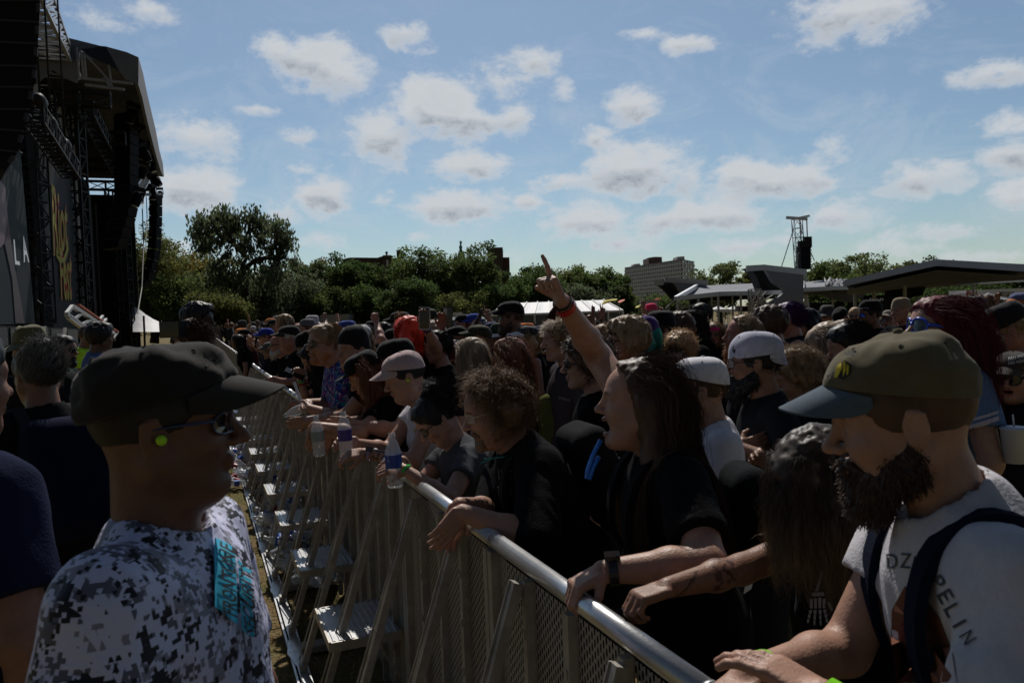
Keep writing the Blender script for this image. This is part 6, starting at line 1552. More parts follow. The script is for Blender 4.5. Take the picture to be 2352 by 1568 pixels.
F4 = P_('curly', 'balding man with frizzy curly brown hair and wire glasses, arms over the rail', 1133, 945, 2.70, 196, vox=.0045, group=GR, head=192, pitch=14, lean=24, hair='curlyrec', hairc='lbrown', hlen=.17, hq=2.4, skin='fair', glasses=('rect', (.5, .46, .36), M_clear), face=dict(mouth=.15, stubble=.35), fat=.55, shirt=(.010, .010, .011), sleeve=1.12, g=.02,
        L=hand(1062, 1176, pose='droop', hdir=tuple(Nv * .7 - Zv * .7), hint=(.5, -.5, -.5)), R=hand(1056, 1160, pose='droop', hdir=tuple(Nv * .4 - Zv * .9), hint=(.3, .6, -.5)), beard=(.002, .0, 250))
F5 = P_('bun', 'woman with a messy top bun and sunglasses looking down, grey tee', 1004, 962, 3.35, 200, vox=.005, group=GR, head=198, pitch=40, lean=26, fem=.9, hair='bun', hairc='black', hq=1.2, skin='fair', glasses=('round', (.02, .02, .02), M_lens), shirt=(.085, .088, .095), sleeve=.5,
        L=hand(930, 1078, 3.12, 'hold', hdir=(-1, -.1, .1), hup=(0, -.6, .8)), R=hand(925, 1058, 3.25, 'hold', hdir=(-1, -.3, .0), hup=(0, .6, .8)), fat=.35)
F6 = P_('pink_cap', 'woman in a pale pink cap with bright green earplug, white tee', 931, 868, 3.95, 198, vox=.005, group=GR, head=196, pitch=16, lean=22, fem=.8, hair='buzz', hairc='black', skin='fair', cap=('ball', (.50, .37, .36), None, .004), shirt=WHT, sleeve=.4, fat=.3,
        L=hand(835, 1040, 3.7, 'hold', hdir=(-1, -.2, -.1), hup=(0, -.5, .8)), R=hand(822, 1018, 3.85, 'hold', hdir=(-1, -.2, .1)), ink=[(1, .35, .95, (.30, .32, .38))])
F6b = P_('black_tank', 'man in a flat black cap and sleeveless black vest behind the pink cap', 912, 838, 4.55, 196, vox=.006, group=GR, pitch=8, lean=22, hair='short', hairc='brown', skin='fair', cap=('snap', BLK), shirt=(.012, .012, .013), tank=True, L=hand(810, 975, 4.2, 'relax'), R=hand(800, 968, 4.4, 'relax'), fat=.3)
F7 = P_('flat_cap', 'person with long auburn hair hiding the face under a black cap', 843, 865, 4.5, 196, vox=.006, group=GR, pitch=26, lean=22, fem=.5, hair='long', hairc='auburn', hlen=.34, hq=.7, skin='fair', cap=('snap', BLK), shirt=BLK, L=hand(722, 978, 4.15, 'droop', hdir=tuple(-Zv + Nv * .2)), R=hand(760, 985, 4.4, 'droop', hdir=tuple(-Zv + Nv * .4)), fat=.4)
F8 = P_('beanie', 'round-faced person in a slouchy black knitted hat with red patch', 812, 806, 5.0, 205, vox=.006, group=GR, head=228, lean=14, hair='buzz', hairc='black', skin='fair', cap=('beanie', (.014, .013, .013), None, .004), shirt=BLK, fat=.5, L=hand(705, 968, 4.9, 'relax'), R=hand(728, 965, 5.1, 'relax'))
F9 = P_('hawaii', 'man in a blue tropical print shirt with sunglasses and short beard', 745, 790, 5.25, 205, vox=.0055, group=GR, head=218, lean=20, hair='short', hairc='dblond', hlen=.045, hq=1.0, skin='fair', glasses=('avi', (.02, .02, .02), M_lens), beard=(.002, .004, 150), beardc='ginger', shirt=(1, 1, 1), shirtm=M_hawaii, fat=.4, sleeve=.75, L=hand(712, 938, 5.2, 'relax', hdir=(-.3, .9, 0)), R=hand(705, 925, 5.4, 'relax', hdir=(.2, -.9, 0)))
F9b = P_('brunette', 'dark-haired woman looking down at her phone over the rail', 722, 822, 6.4, 203, vox=.007, group=GR, pitch=34, lean=16, fem=.9, hair='long', hairc='black', hlen=.3, hq=.5, skin='fair', shirt=BLK, L=hand(672, 925, 6.1, 'droop', hdir=tuple(-Zv + Nv * .15)), R=hand(690, 868, 6.3, 'hold'))
F9c = P_('headband', 'person with a black headband and white sunglasses bent over the rail', 709, 798, 7.4, 203, vox=.008, group=GR, pitch=25, lean=14, hair='buzz', hairc='black', skin='tan', cap=('beanie', BLK), glasses=('sport', (.6, .6, .6), M_lens))
F10 = P_('black_cap_profile', 'older man in profile wearing a black cap and black tee with white script', 664, 779, 8.0, 198, vox=.0075, group=GR, lean=10, hair='buzz', hairc='grey', skin='red', cap=('ball', (.016, .015, .014), (.05, .045, .035)), shirt=BLK, fat=.4, sleeve=.6, L=hand(642, 878, 7.7, 'fist', hdir=tuple(Nv)), R=hand(636, 872, 7.9, 'fist', hdir=tuple(Nv)))
F13 = P_('bald_beard', 'bald man with grey beard and dark sunglasses leaning forward', 641, 793, 8.7, 198, vox=.008, group=GR, lean=14, hair=None, skin='red', beard=(.014, .02, 0), beardc='grey', glasses=('way', BLK, M_lens), fat=.4)
F11 = P_('long_blond', 'tall man with straight shoulder-length blond hair above the black cap', 652, 746, 10.6, 190, vox=.009, hair='long', hairc='dblond', hlen=.24, hq=.4, curl=.02, skin='red', fat=.3)
F12 = P_('blue_cap', 'man in a bright blue cap filming with a phone held out', 611, 775, 11.2, 195, vox=.010, group=GR, hair='buzz', skin='fair', cap=('ball', (.02, .04, .32)), glasses=('way', BLK, M_lens), shirt=(.03, .03, .06), L=hand(592, 797, 10.6, 'hold', hdir=(-.2, 0, 1)), R=hand(572, 790, 10.8, 'hold', hdir=(-.2, 0, 1)))
P_('grey_cap_smile', 'smiling person in a grey cap and mirrored sunglasses low at the rail', 620, 806, 10.6, 200, vox=.010, group=GR, lean=16, skin='tan', cap=('ball', (.10, .10, .10)), glasses=('sport', BLK, M_lens), fem=.4, face=dict(mouth=.3))
P_('grey_wide_cap', 'young man in a grey wide-brimmed cap over dark curls', 706, 757, 11.5, 205, vox=.010, hair='short', hairc='brown', skin='fair', cap=('snap', (.13, .14, .15)))
P_('orange_hat', 'person in an orange bucket hat at the far end of the rail', 554, 772, 14.5, 200, vox=.012, group=GR, lean=14, fem=.5, hair='long', hairc='brown', hlen=.25, hq=.25, skin='fair', cap=('bucket', (.75, .20, .03)), shirt=(.02, .02, .03))
P_('camera_cap', 'man in a black cap with a camera held to his face', 561, 774, 13.2, 198, vox=.012, group=GR, lean=10, skin='red', cap=('ball', BLK), shirt=(.07, .02, .03), L=hand(575, 785, 12.6, 'hold', hdir=(-.1, 0, 1)))
P_('curly_rail', 'woman with big dark curly hair at the far rail', 545, 786, 12.6, 200, vox=.012, group=GR, lean=16, fem=.8, hair='long', hairc='black', curl=.5, hlen=.3, hq=.3, skin='tan')
P_('cap_tall_far', 'tall figure in a black and white cap above the far crowd', 556, 750, 20, 200, vox=.014, skin='dark', cap=('trucker', (.05, .05, .05)))
# --- second rows ---
P_('hairfly', 'woman with ash blond hair facing away beyond the curly man', 1080, 822, 4.9, 150, vox=.007, fem=.8, hair='long', hairc='ash', hlen=.34, hq=.9, skin='fair', shirt=(.02, .02, .02))
P_('auburn', 'woman with long auburn hair streaming back over a green rucksack', 1168, 822, 4.9, 165, vox=.007, fem=.8, hair='long', hairc='auburn', hlen=.55, hq=.9, skin='fair', shirt=(.03, .035, .02))
P_('magenta', 'person with magenta hair tipping the face up to the sun', 1032, 822, 5.8, 190, vox=.007, fem=.7, pitch=-32, hair='short', hairc='darkred', skin='fair')
P_('red_hair', 'person with glowing orange-red hair seen from behind', 936, 770, 5.6, 150, vox=.007, fem=.5, hair='bob', hairc='red', hlen=.13, hq=.8, curl=.05, skin='fair', shirt=BLK)
P_('offspring', 'tall teenage boy with brown fringe and charcoal sweatshirt', 1287, 784, 4.8, 194, vox=.0055, hair='short', hairc='dblond', fwd=True, hlen=.05, skin='fair', shirt=(.060, .050, .056), sleeve=1.9, folds=.009)
P_('curl_shades', 'person with brown curls and sunglasses half hidden behind the raised arm', 1345, 838, 3.7, 178, vox=.007, fem=.5, hair='curly', hairc='brown', hlen=.10, hq=.5, skin='fair', glasses=('way', BLK, M_lens))
P_('curl_back', 'person with short golden-brown curls right of the raised arm', 1386, 800, 4.9, 170, vox=.008, hair='curly', hairc='dblond', hlen=.07, hq=.5, skin='fair')
tall = P_('tall_black_cap', 'tall bearded man in a curved black cap and blue rucksack straps', 1172, 730, 7.6, 184, vox=.007, hair='short', hairc='brown', skin='tan', cap=('ball', BLK), beard=(.010, .02, 300), beardc='brown', glasses=('sport', BLK, M_lens), shirt=(.025, .028, .035))
P_('dots', 'woman in a white polka dot black cap and black strap top', 1212, 782, 7.4, 184, vox=.007, fem=.9, pitch=-6, hair='ponytail', hairc='blond', hq=.5, skin='fair', cap=('ball', (1, 1, 1), None, .002, M_dots), shirt=BLK, tank=True, fat=.3)
P_('cap_glint', 'man in a black cap with sunglasses catching a glint, beside raised phone', 1049, 782, 7.6, 190, vox=.009, pitch=10, skin='tan', cap=('ball', BLK), glasses=('way', (.3, .2, .1), M_lens))
P_('camo_cap', 'man in a woodland camouflage cap with orange sunglasses', 1098, 783, 6.8, 196, vox=.009, pitch=-8, skin='tan', cap=('ball', (1, 1, 1), (.05, .06, .035), .003, M_cammo2), glasses=('sport', (.3, .10, .02), M_lens), fat=.3)
P_('palm_hat', 'person in a dark palm-print bucket hat', 1147, 776, 7.8, 190, vox=.010, skin='tan', cap=('bucket', (1, 1, 1), None, .003, M_palm))
P_('navy_cap', 'person in a navy cap just left of the palm-print hat', 1131, 768, 8.9, 185, vox=.010, skin='fair', cap=('ball', (.03, .04, .10)))
P_('blue_cap_beard', 'bearded man in a blue baseball cap facing the stage with sunglasses', 1087, 745, 11.5, 205, vox=.010, skin='fair', cap=('ball', (.03, .06, .34)), beard=(.006, .01, 0), glasses=('way', BLK, M_lens))
P_('glasses_man', 'heavy man with glasses and cap turned backwards', 1061, 746, 11.5, 200, vox=.010, skin='fair', cap=('revball', BLK), beard=(.004, .01, 0), glasses=('rect', BLK, M_clear), fat=.6)
P_('mohawk', 'person with shaved sides and pale tousled top', 991, 776, 6.8, 140, vox=.009, hair='curly', hairc='ash', hlen=.05, hq=.3, skin='fair')
P_('camo_back', 'person in a camouflage cap seen from behind left of the black phone', 985, 741, 8.6, 120, vox=.010, skin='fair', cap=('ball', (1, 1, 1), None, .003, M_cammo2), fat=.3)
P_('arm_phone_w', 'person in black reaching up with a white phone', 1001, 800, 5.6, 190, vox=.009, fem=.6, hair='short', hairc='black', skin='fair', shirt=BLK, sleeve=.7, R=hand(976, 745, 5.3, 'hold', hdir=(-.05, 0, 1), hint=(.3, .5, -.6)))
P_('arm_phone_b', 'person holding a black phone high above the caps', 1040, 818, 6.0, 185, vox=.009, hair='short', hairc='black', skin='tan', shirt=BLK, R=hand(1015, 752, 6.0, 'hold', hdir=(.05, 0, 1), hint=(-.3, .5, -.6)))
P_('arm_point', 'person in a grey tee pointing one finger up before the marquee', 1150, 762, 9.5, 180, vox=.010, hair='short', hairc='brown', skin='fair', shirt=(.2, .2, .2), R=hand(1118, 724, 9.2, 'point', hdir=(-.1, 0, 1), hint=(-.5, 0, -1)))
P_('ginger', 'man with ginger beard, dark sunglasses and red paisley headband', 1440, 786, 4.5, 180, vox=.0055, hair='curly', hairc='dblond', hlen=.045, hq=.6, skin='red', beard=(.020, .05, 900), beardc='ginger', glasses=('way', BLK, M_lens), wrap=(1, 1, 1), wrapm=M_redpaisley, wrapz=(.028, .066), shirt=BLK)
P_('teal', 'person with purple and teal hair under a blue headscarf', 1478, 780, 5.6, 165, vox=.008, fem=.8, hair='ponytail', hairc='teal', hq=.8, skin='fair', cap=('beanie', (.06, .03, .16)), shirt=(.12, .015, .03), tank=True, ink=[(1, .1, .9, (.4, .4, .45))])
P_('wide_black_cap', 'man in a flat-brimmed black cap and dark vest left of the olive cap', 1516, 762, 6.2, 195, vox=.008, hair='short', hairc='black', skin='tan', cap=('snap', BLK), beard=(.004, .008, 0))
P_('curl_mid', 'person with tight brown curls behind the olive backwards cap', 1560, 757, 7.0, 120, vox=.009, hair='curly', hairc='brown', hlen=.05, hq=.4, skin='tan')
P_('shades_man', 'dark-haired man with black sunglasses standing tall left of the scaffold', 1610, 726, 9.3, 212, vox=.009, hair='short', hairc='black', hlen=.03, skin='fair', glasses=('way', BLK, M_lens))
P_('smile_beanie', 'smiling woman with long black hair under a black backwards cap', 1590, 744, 8.6, 205, vox=.009, fem=.8, hair='long', hairc='black', hlen=.4, hq=.4, skin='fair', cap=('revball', BLK), face=dict(mouth=.25))
P_('pink_bandana', 'person with hot pink bandana, sunglasses and long sunlit curls', 1637, 768, 9.0, 255, vox=.009, fem=.5, hair='long', hairc='dblond', curl=.5, hlen=.34, hq=.6, skin='red', wrap=(.75, .06, .25), wrapz=(.026, .070), glasses=('way', BLK, M_lens), shirt=(.02, .022, .03))
P_('blonde_cap', 'woman with fluffy pinkish blond hair, glasses and olive backwards cap', 1563, 808, 5.5, 232, vox=.006, fem=.8, pitch=12, hair='curly', hairc='blond', hlen=.08, hq=.7, skin='fair', cap=('revball', (.020, .020, .014), None, .002), glasses=('way', BLK, M_clear), shirt=(.07, .02, .02), fat=.5)
P_('long_ginger_beard', 'man with long straight brown hair and ginger beard gazing left', 1706, 772, 5.3, 168, vox=.0055, pitch=-6, hair='longrec', hairc='dblond', hlen=.42, hq=1.0, curl=.05, skin='red', beard=(.012, .05, 500), beardc='ginger', shirt=(.02, .02, .03), fat=.4, face=dict(mouth=.2))
P_('white_rev_cap', 'black-bearded man in a white backwards cap with rectangular glasses', 1730, 836, 3.30, 175, head=168, vox=.0045, hair='short', hairc='black', hlen=.03, skin='tan', beard=(.018, .028, 1200), beardc='black', cap=('revball', (.50, .50, .60), None, .002), glasses=('rect', (.02, .02, .02), M_clear), shirt=(.018, .019, .022), folds=.010, L=hand(1700, 1030, 3.05, 'relax', hdir=(.9, .2, .2), hup=(0, -1, .2)), R=hand(1750, 1045, 3.1, 'relax'))
P_('white_cap', 'young man in a clean white cap, white tee and blue mirrored sunglasses', 1606, 898, 2.95, 178, head=168, vox=.0045, hair='short', hairc='brown', skin='fair', cap=('ball', (.78, .76, .80), None, .001), glasses=('sport', BLK, M_blue_lens), shirt=(.72, .70, .76), sleeve=.9, folds=.011)
P_('curly_top', 'person with a mop of tight golden-brown curls and dark visor', 1832, 868, 3.6, 175, vox=.006, pitch=18, hair='curly', hairc='dblond', hlen=.075, hq=2.0, curl=1.2, skin='fair', shirt=BLK)
P_('dark_curls_back', 'man with short dark wavy hair looking away, pink jacket', 1766, 748, 6.3, 150, vox=.008, hair='curly', hairc='brown', hlen=.04, hq=.4, skin='fair', shirt=(.20, .10, .11))
P_('purple', 'man with slick dark purple hair and sunglasses in a sleeveless vest', 1808, 734, 6.9, 166, vox=.008, hair='short', hairc='purple', hlen=.05, skin='fair', glasses=('sport', BLK, M_lens), shirt=(.02, .02, .025), tank=True, ink=[(1, 0, 1, (.45, .45, .5))])
P_('red_cap', 'person in a red cap with pale blue band', 1838, 756, 8.6, 190, vox=.010, skin='tan', cap=('ball', (.42, .04, .03), (.2, .25, .3)), shirt=BLK)
P_('pony_dark', 'woman whose dark ponytail blows sideways right of the purple hair', 1852, 742, 7.8, 170, vox=.010, fem=.8, hair='ponytail', hairc='black', hq=.4, skin='fair')
blueg = P_('blue_glasses', 'red-haired woman in huge round blue glasses and pale blue striped tee', 2150, 758, 3.35, 175, vox=.005, fem=.9, head=185, pitch=-10, hair='long', hairc='darkred', hlen=.50, hq=1.8, curl=.2, skin='fair', glasses=('big', (.02, .07, .55), M_lens), shirt=(.13, .21, .36), sleeve=.55, fat=.6)
P_('xxx', 'young man in a black snapback cap lettered in white, with mirrored sunglasses', 1998, 724, 9.0, 180, vox=.009, hair='short', hairc='black', skin='tan', cap=('snap', BLK), glasses=('sport', BLK, M_blue_lens), shirt=BLK, tank=True)
P_('open_mouth', 'woman in a beige cap and sunglasses with open mouth', 2042, 738, 10.5, 225, vox=.010, fem=.8, pitch=-10, cap=('ball', (.22, .20, .17)), glasses=('way', BLK, M_lens), face=dict(mouth=.5), skin='fair', shirt=BLK, tank=True)
P_('cap_down', 'man in black tee and black cap with head bent down', 1933, 732, 11, 215, vox=.010, pitch=38, skin='tan', cap=('ball', BLK), shirt=BLK)
P_('bucket_smile', 'laughing man in a dark bucket hat pointing forward', 1900, 727, 11.5, 250, vox=.010, skin='fair', cap=('bucket', (.06, .06, .055)), glasses=('way', BLK, M_lens), hair='long', hairc='brown', hlen=.2, hq=.2, shirt=(.05, .05, .05), R=hand(1905, 762, 11.1, 'point', hdir=(-.8, -.4, 0)))
P_('blond_shades', 'fair young man in sunglasses and white top with dark strap', 1964, 727, 13, 240, vox=.011, hair='short', hairc='blond', hlen=.03, skin='fair', glasses=('avi', BLK, M_lens), shirt=(.35, .35, .38))
P_('tan_trucker', 'person in a tan cap with black label, left of the blue glasses', 2068, 716, 10, 200, vox=.010, skin='fair', cap=('revsnap', (.28, .22, .15)))
P_('pink_bob', 'person with hot pink bobbed hair far back on the right', 2183, 718, 13, 230, vox=.011, fem=.8, hair='bob', hairc='pink', hlen=.12, hq=.3, skin='fair')
P_('bandana_man', 'heavy bearded man in a grey patterned headscarf and thin glasses', 2232, 730, 6.6, 162, vox=.007, skin='fair', hair='buzz', hairc='black', cap=('beanie', (1, 1, 1), None, .003, M_paisley), beard=(.010, .02, 300), beardc='brown', glasses=('rect', (.3, .28, .25), M_clear), shirt=BLK, fat=.6, folds=.009)
P_('grey_back', 'person with cropped silver hair seen from behind', 2208, 752, 6.4, 130, vox=.009, hair='short', hairc='grey', hlen=.02, skin='fair')
P_('snap_back', 'young man bowing in profile with a black and cream backwards cap', 2316, 762, 4.7, 155, vox=.006, pitch=22, lean=6, hair='short', hairc='dblond', hlen=.03, skin='red', cap=('revtrucker', (.016, .016, .018), (.42, .36, .30)), shirt=(.02, .02, .025))
P_('text_cap', 'smiling person in a black lettered cap and large sunglasses at the right edge', 2326, 866, 4.1, 222, vox=.006, fem=.6, pitch=6, skin='fair', cap=('ball', (.05, .045, .04), None, .002), glasses=('big', BLK, M_lens), face=dict(mouth=.25), shirt=(.018, .018, .022), fat=.6, folds=.014, L=hand(2345, 1048, 3.3, 'hold', hdir=(-.9, .2, .1), hup=(0, -1, .2)))
P_('messy_brown', 'woman with wind-blown brown hair and bare shoulder, head bent', 2240, 800, 4.3, 150, vox=.008, fem=.8, pitch=20, hair='long', hairc='brown', curl=.35, hlen=.3, hq=.7, skin='fair', shirt=BLK, tank=True)
P_('two_tone', 'person with black and blond streaked hair bent low', 1902, 795, 4.6, 168, vox=.009, pitch=25, fem=.7, hair='long', hairc='ash', hlen=.2, hq=.5, skin='fair')
P_('slick_black', 'person with glossy combed black hair left of the green cap top', 1948, 796, 4.4, 175, vox=.009, pitch=15, hair='short', hairc='black', hlen=.05, hq=1.2, skin='fair')
P_('shades_on_head', 'person with sunglasses pushed up on light brown hair', 1936, 776, 6.0, 170, vox=.010, hair='short', hairc='lbrown', hlen=.05, hq=.6, skin='fair')
P_('cap_camera_right', 'person in a blue and orange cap filming at the right edge', 2340, 702, 10, 200, vox=.011, skin='tan', cap=('ball', (.10, .12, .25), (.5, .15, .05)), R=hand(2290, 700, 9.8, 'hold', hdir=(0, 0, 1)))
P_('finger_right', 'bearded man with swept hair raising one finger at the right', 2262, 706, 10.5, 195, vox=.011, hair='short', hairc='lbrown', hlen=.06, skin='fair', beard=(.008, .015, 0), R=hand(2250, 697, 10.2, 'point', hdir=(0, 0, 1)))
P_('pink_cap_far', 'man in a neon pink cap with one arm raised high', 1495, 716, 17, 200, vox=.012, skin='fair', cap=('ball', (.85, .05, .15)), shirt=(.25, .2, .2), R=hand(1477, 702, 16.6, 'point', hdir=(0, 0, 1), hint=(-.8, 0, -.6)))
P_('peace', 'person raising a hand with a dark wristband behind the raised forearm', 1362, 770, 7.0, 190, vox=.010, skin='tan', hair='short', hairc='black', R=hand(1357, 740, 6.6, 'two', hdir=(0, 0, 1), hup=(0, -1, 0)))
# --- in the pit, left ---
GP = 'people in the photo pit'
P_('navy_tee', 'man in a dark navy tee seen from behind at the left edge', -105, 884, 1.72, 68, vox=.005, group=GP, hair='short', hairc='black', skin='tan', shirt=(.012, .016, .042), folds=.014, fat=.35, sleeve=.7, g=.02)
P_('grey_bun', 'man with grey-streaked hair tied in a low bun and navy rucksack', 86, 862, 3.3, 140, vox=.006, group=GP, hair='bun', hairc=(.12, .12, .12), hq=.6, skin='tan', shirt=(.012, .012, .014), fat=.4)
P_('olive_hat', 'person in a crumpled olive bucket hat left of the subwoofers', 68, 806, 4.8, 150, vox=.008, group=GP, skin='tan', cap=('bucket', (.13, .12, .07), None, .010), shirt=(.02, .02, .02))
P_('headset', 'bearded man with sunglasses and headset facing right', 145, 806, 6.4, 0, vox=.008, group=GP, hair='short', hairc='black', skin='tan', beard=(.006, .012, 0), glasses=('way', BLK, M_lens), shirt=(.02, .03, .025))
P_('hivis', 'worker in a neon yellow vest by the leaning stair frame', 204, 772, 9.5, 10, vox=.010, group=GP, hair='buzz', skin='tan', shirt=(.55, .85, .05))
P_('blue_pattern', 'person with curly black hair in a blue patterned shirt, back turned', 232, 776, 7.6, 40, vox=.009, group=GP, hair='afro', hairc='black', hlen=.04, hq=.4, skin='brown', shirt=(.10, .14, .30))
P_('afro', 'very tall young man with short tight curls facing right', 458, 738, 6.6, -5, vox=.006, group=GP, hair='afro', hairc='black', hlen=.045, hq=1.0, skin='dark', shirt=BLK, trousers=(.02, .02, .02), neck=.12)
P_('brown_hair_pit', 'person with swept brown hair behind the guard cap', 438, 782, 5.0, 175, vox=.008, group=GP, hair='short', hairc='brown', hlen=.06, hq=.8, skin='fair', glasses=('way', BLK, M_lens))
print('people', time.time() - T0, STAT)

# --- worn and held things, prints -------------------------------------
sh = guard.sp['_shirt']
M_cyan = mat('cyan_print', (.04, .50, .74), .7)
decal(sh, 'chest_print', M_cyan, polys=[([(486, 1238), (510, 1248), (512, 1320), (486, 1310)], (1, 1, 1)), ([(486, 1309), (512, 1319), (514, 1412), (486, 1396)], (1, 1, 1)), ([(509, 1248), (532, 1262), (536, 1335), (511, 1322)], (1, 1, 1)), ([(511, 1321), (536, 1334), (538, 1436), (513, 1416)], (1, 1, 1))], lift=.006)
def vtext(o, txt, base0, base1, h, m_, lift=.004, bold=.02):
    b0, b1, hv = np.array(base0, float), np.array(base1, float), np.array(h, float)
    return decal(o, 'lettering', m_, txt=txt, quad=[b0 + hv, b1 + hv, b1, b0], lift=lift, bold=bold)
vtext(sh, 'FRONTLINE', (530, 1422), (526, 1268), (-34, -15), M_txtd, .012, .02)
vtext(sh, 'SECURITY', (573, 1466), (565, 1304), (-30, -17), M_cyan, .009, .075)
vtext(sh, 'SECURITY', (573, 1466), (565, 1304), (-30, -17), M_txtd, .013, .01)
# bright earplugs
def earplug(p, side, c, label_part='earplug'):
    m = MB(); m.lathe([(0, 0), (.007, .001), (.0085, .006), (.006, .014), (0, .016)], p.H.w((.002, side * .080, -.006)), 10, p.H.m @ rotm('x', -side * PI / 2)); m.build(label_part, mat('neon_foam', (.45, .85, .02), .7, emit=(.3, .6, .0, .0)), p.root, True)
earplug(guard, -1, None); earplug(F6, 1, None)
# cap lettering and badges
decal(guard.sp['_cap'], 'lettering', mat('faded_thread', (.03, .028, .027), .9), txt='UNIT', quad=[(462, 822), (490, 818), (500, 838), (472, 842)], lift=.001) 
gc = F1.sp['_cap']
decal(gc, 'lettering', M_txtd, txt='NG', quad=[(1938, 806), (1962, 797), (1975, 812), (1951, 822)], lift=.001)
decal(gc, 'badge', mat('badge_black', (.015, .015, .015), .8), polys=[([(1925, 838), (1942, 828), (1956, 838), (1955, 858), (1938, 872), (1925, 866)], (1, 1, 1))], lift=.001)
decal(gc, 'badge_leaf', mat('badge_yellow', (.62, .48, .03), .8), polys=[([(1924, 842), (1934, 832), (1936, 846), (1926, 866), (1918, 868)], (1, 1, 1)), ([(1937, 832), (1943, 830), (1944, 850), (1938, 866)], (1, 1, 1)), ([(1946, 836), (1951, 842), (1950, 858), (1946, 862)], (1, 1, 1))], lift=.002)
decal(gc, 'lettering', M_txtd, txt='CITY', quad=[(1898, 862), (1922, 852), (1928, 866), (1905, 876)], lift=.001)
xs = PEOPLE['xxx'].sp['_cap']; decal(xs, 'lettering', M_txtw, txt='XXX', quad=[(1980, 706), (1996, 706), (1996, 713), (1980, 713)], lift=.001)
tcp = PEOPLE['text_cap'].sp['_cap']; decal(tcp, 'lettering', M_txtw, txt='MAKE AMERI', quad=[(2316, 820), (2356, 812), (2356, 819), (2316, 828)], lift=.001); decal(tcp, 'lettering', M_txtw, txt='RAD AGAIN', quad=[(2316, 830), (2358, 823), (2358, 830), (2316, 838)], lift=.001)
bn = PEOPLE['beanie'].sp['_cap']; decal(bn, 'patch', mat('dark_red_patch', (.16, .01, .01), .9), polys=[([(783, 789), (806, 786), (806, 800), (784, 803)], (1, 1, 1))], lift=.002)
of = PEOPLE['offspring'].sp['_shirt']; decal(of, 'lettering', mat('grey_print', (.3, .27, .26), .9), txt='OFFSPRING', quad=[(1283, 910), (1309, 916), (1309, 922), (1283, 916)], lift=.002)
cs = F4.sp['_shirt']; M_gp = mat('pale_grey_print', (.22, .20, .19), .9)
decal(cs, 'lettering', M_gp, txt='LIGHT', quad=[(1145, 1076), (1177, 1080), (1177, 1104), (1147, 1100)], lift=.002, bold=-.012); decal(cs, 'lettering', M_gp, txt='DIVIDE', quad=[(1144, 1116), (1178, 1120), (1178, 1138), (1146, 1136)], lift=.002, bold=-.012)
zs = F1.sp['_shirt']; M_ch = mat('charcoal_print', (.05, .055, .07), .9)
for ch, (x, y), a in zip('DZEPPELIN', [(2051, 1288), (2082, 1287), (2110, 1295), (2136, 1310), (2156, 1338), (2174, 1369), (2190, 1401), (2206, 1432), (2225, 1464)], [-4, 4, 14, 32, 52, 60, 62, 60, 58]):
    c, s_ = math.cos(R(a)), math.sin(R(a)); ux = np.array([c, s_]) * (12 if ch != 'I' else 3.2); uy = np.array([s_, -c]) * 17; o_ = np.array([x, y], float)
    decal(zs, 'lettering', M_ch, txt=ch, quad=[o_ - ux + uy, o_ + ux + uy, o_ + ux - uy, o_ - ux - uy], lift=.002, sub=1)
decal(zs, 'chest_print', M_print, polys=[([(2050, 1400), (2080, 1345), (2120, 1360), (2160, 1420), (2190, 1500), (2200, 1566), (2060, 1566), (2048, 1480)], (.16, .065, .04)), ], lift=.0015)
decal(zs, 'chest_print', M_print, polys=[([(2085, 1510), (2095, 1470), (2108, 1520), (2110, 1566), (2080, 1566)], (.12, .13, .16)), ([(2130, 1520), (2142, 1480), (2155, 1530), (2160, 1566), (2125, 1566)], (.10, .11, .14)), ([(2070, 1440), (2100, 1390), (2112, 1400), (2095, 1470), (2075, 1500)], (.10, .03, .02))], lift=.003)
# skeleton hands on the black shirt
sk = F2.sp['_shirt']; bone = (.62, .56, .54); pol = []
def bonehand(cx, cy, s, flip):
    f = -1 if flip else 1
    for i, (dx, ln_, a) in enumerate(((-22, 34, -12), (-10, 40, -4), (3, 42, 3), (15, 36, 10))):
        for k_ in range(3):
            x0 = cx + f * (dx + a * .25 * k_) * s; y0 = cy + (8 + k_ * ln_ * .33) * s; w = (4.0 - .6 * k_) * s; h = ln_ * .28 * s; pol.append(([(x0 - w, y0), (x0 + w, y0), (x0 + w * .8 + f * a * .08 * s, y0 + h), (x0 - w * .8 + f * a * .08 * s, y0 + h)], bone))
    for i, dx in enumerate((-20, -9, 2, 13)): pol.append(([(cx + f * dx * s - 4 * s, cy - 24 * s + abs(dx) * .2), (cx + f * dx * s + 4 * s, cy - 24 * s + abs(dx) * .2), (cx + f * dx * s + 3.4 * s, cy + 4 * s), (cx + f * dx * s - 3.4 * s, cy + 4 * s)], bone))
    pol.append(([(cx + f * 20 * s, cy - 10 * s), (cx + f * 26 * s, cy - 14 * s), (cx + f * 36 * s, cy + 10 * s), (cx + f * 31 * s, cy + 13 * s)], bone)); pol.append(([(cx - 18 * s, cy - 36 * s), (cx + 12 * s, cy - 38 * s), (cx + 14 * s, cy - 28 * s), (cx - 18 * s, cy - 27 * s)], bone))
    pol.append(([(cx - f * 2 * s, cy - 40 * s), (cx - f * 10 * s, cy - 40 * s), (cx + f * 6 * s, cy - 92 * s), (cx + f * 12 * s, cy - 92 * s)], bone))
bonehand(1884, 1392, .9, False); bonehand(1786, 1400, .85, True); decal(sk, 'skeleton_print', M_print, polys=pol, lift=.003)
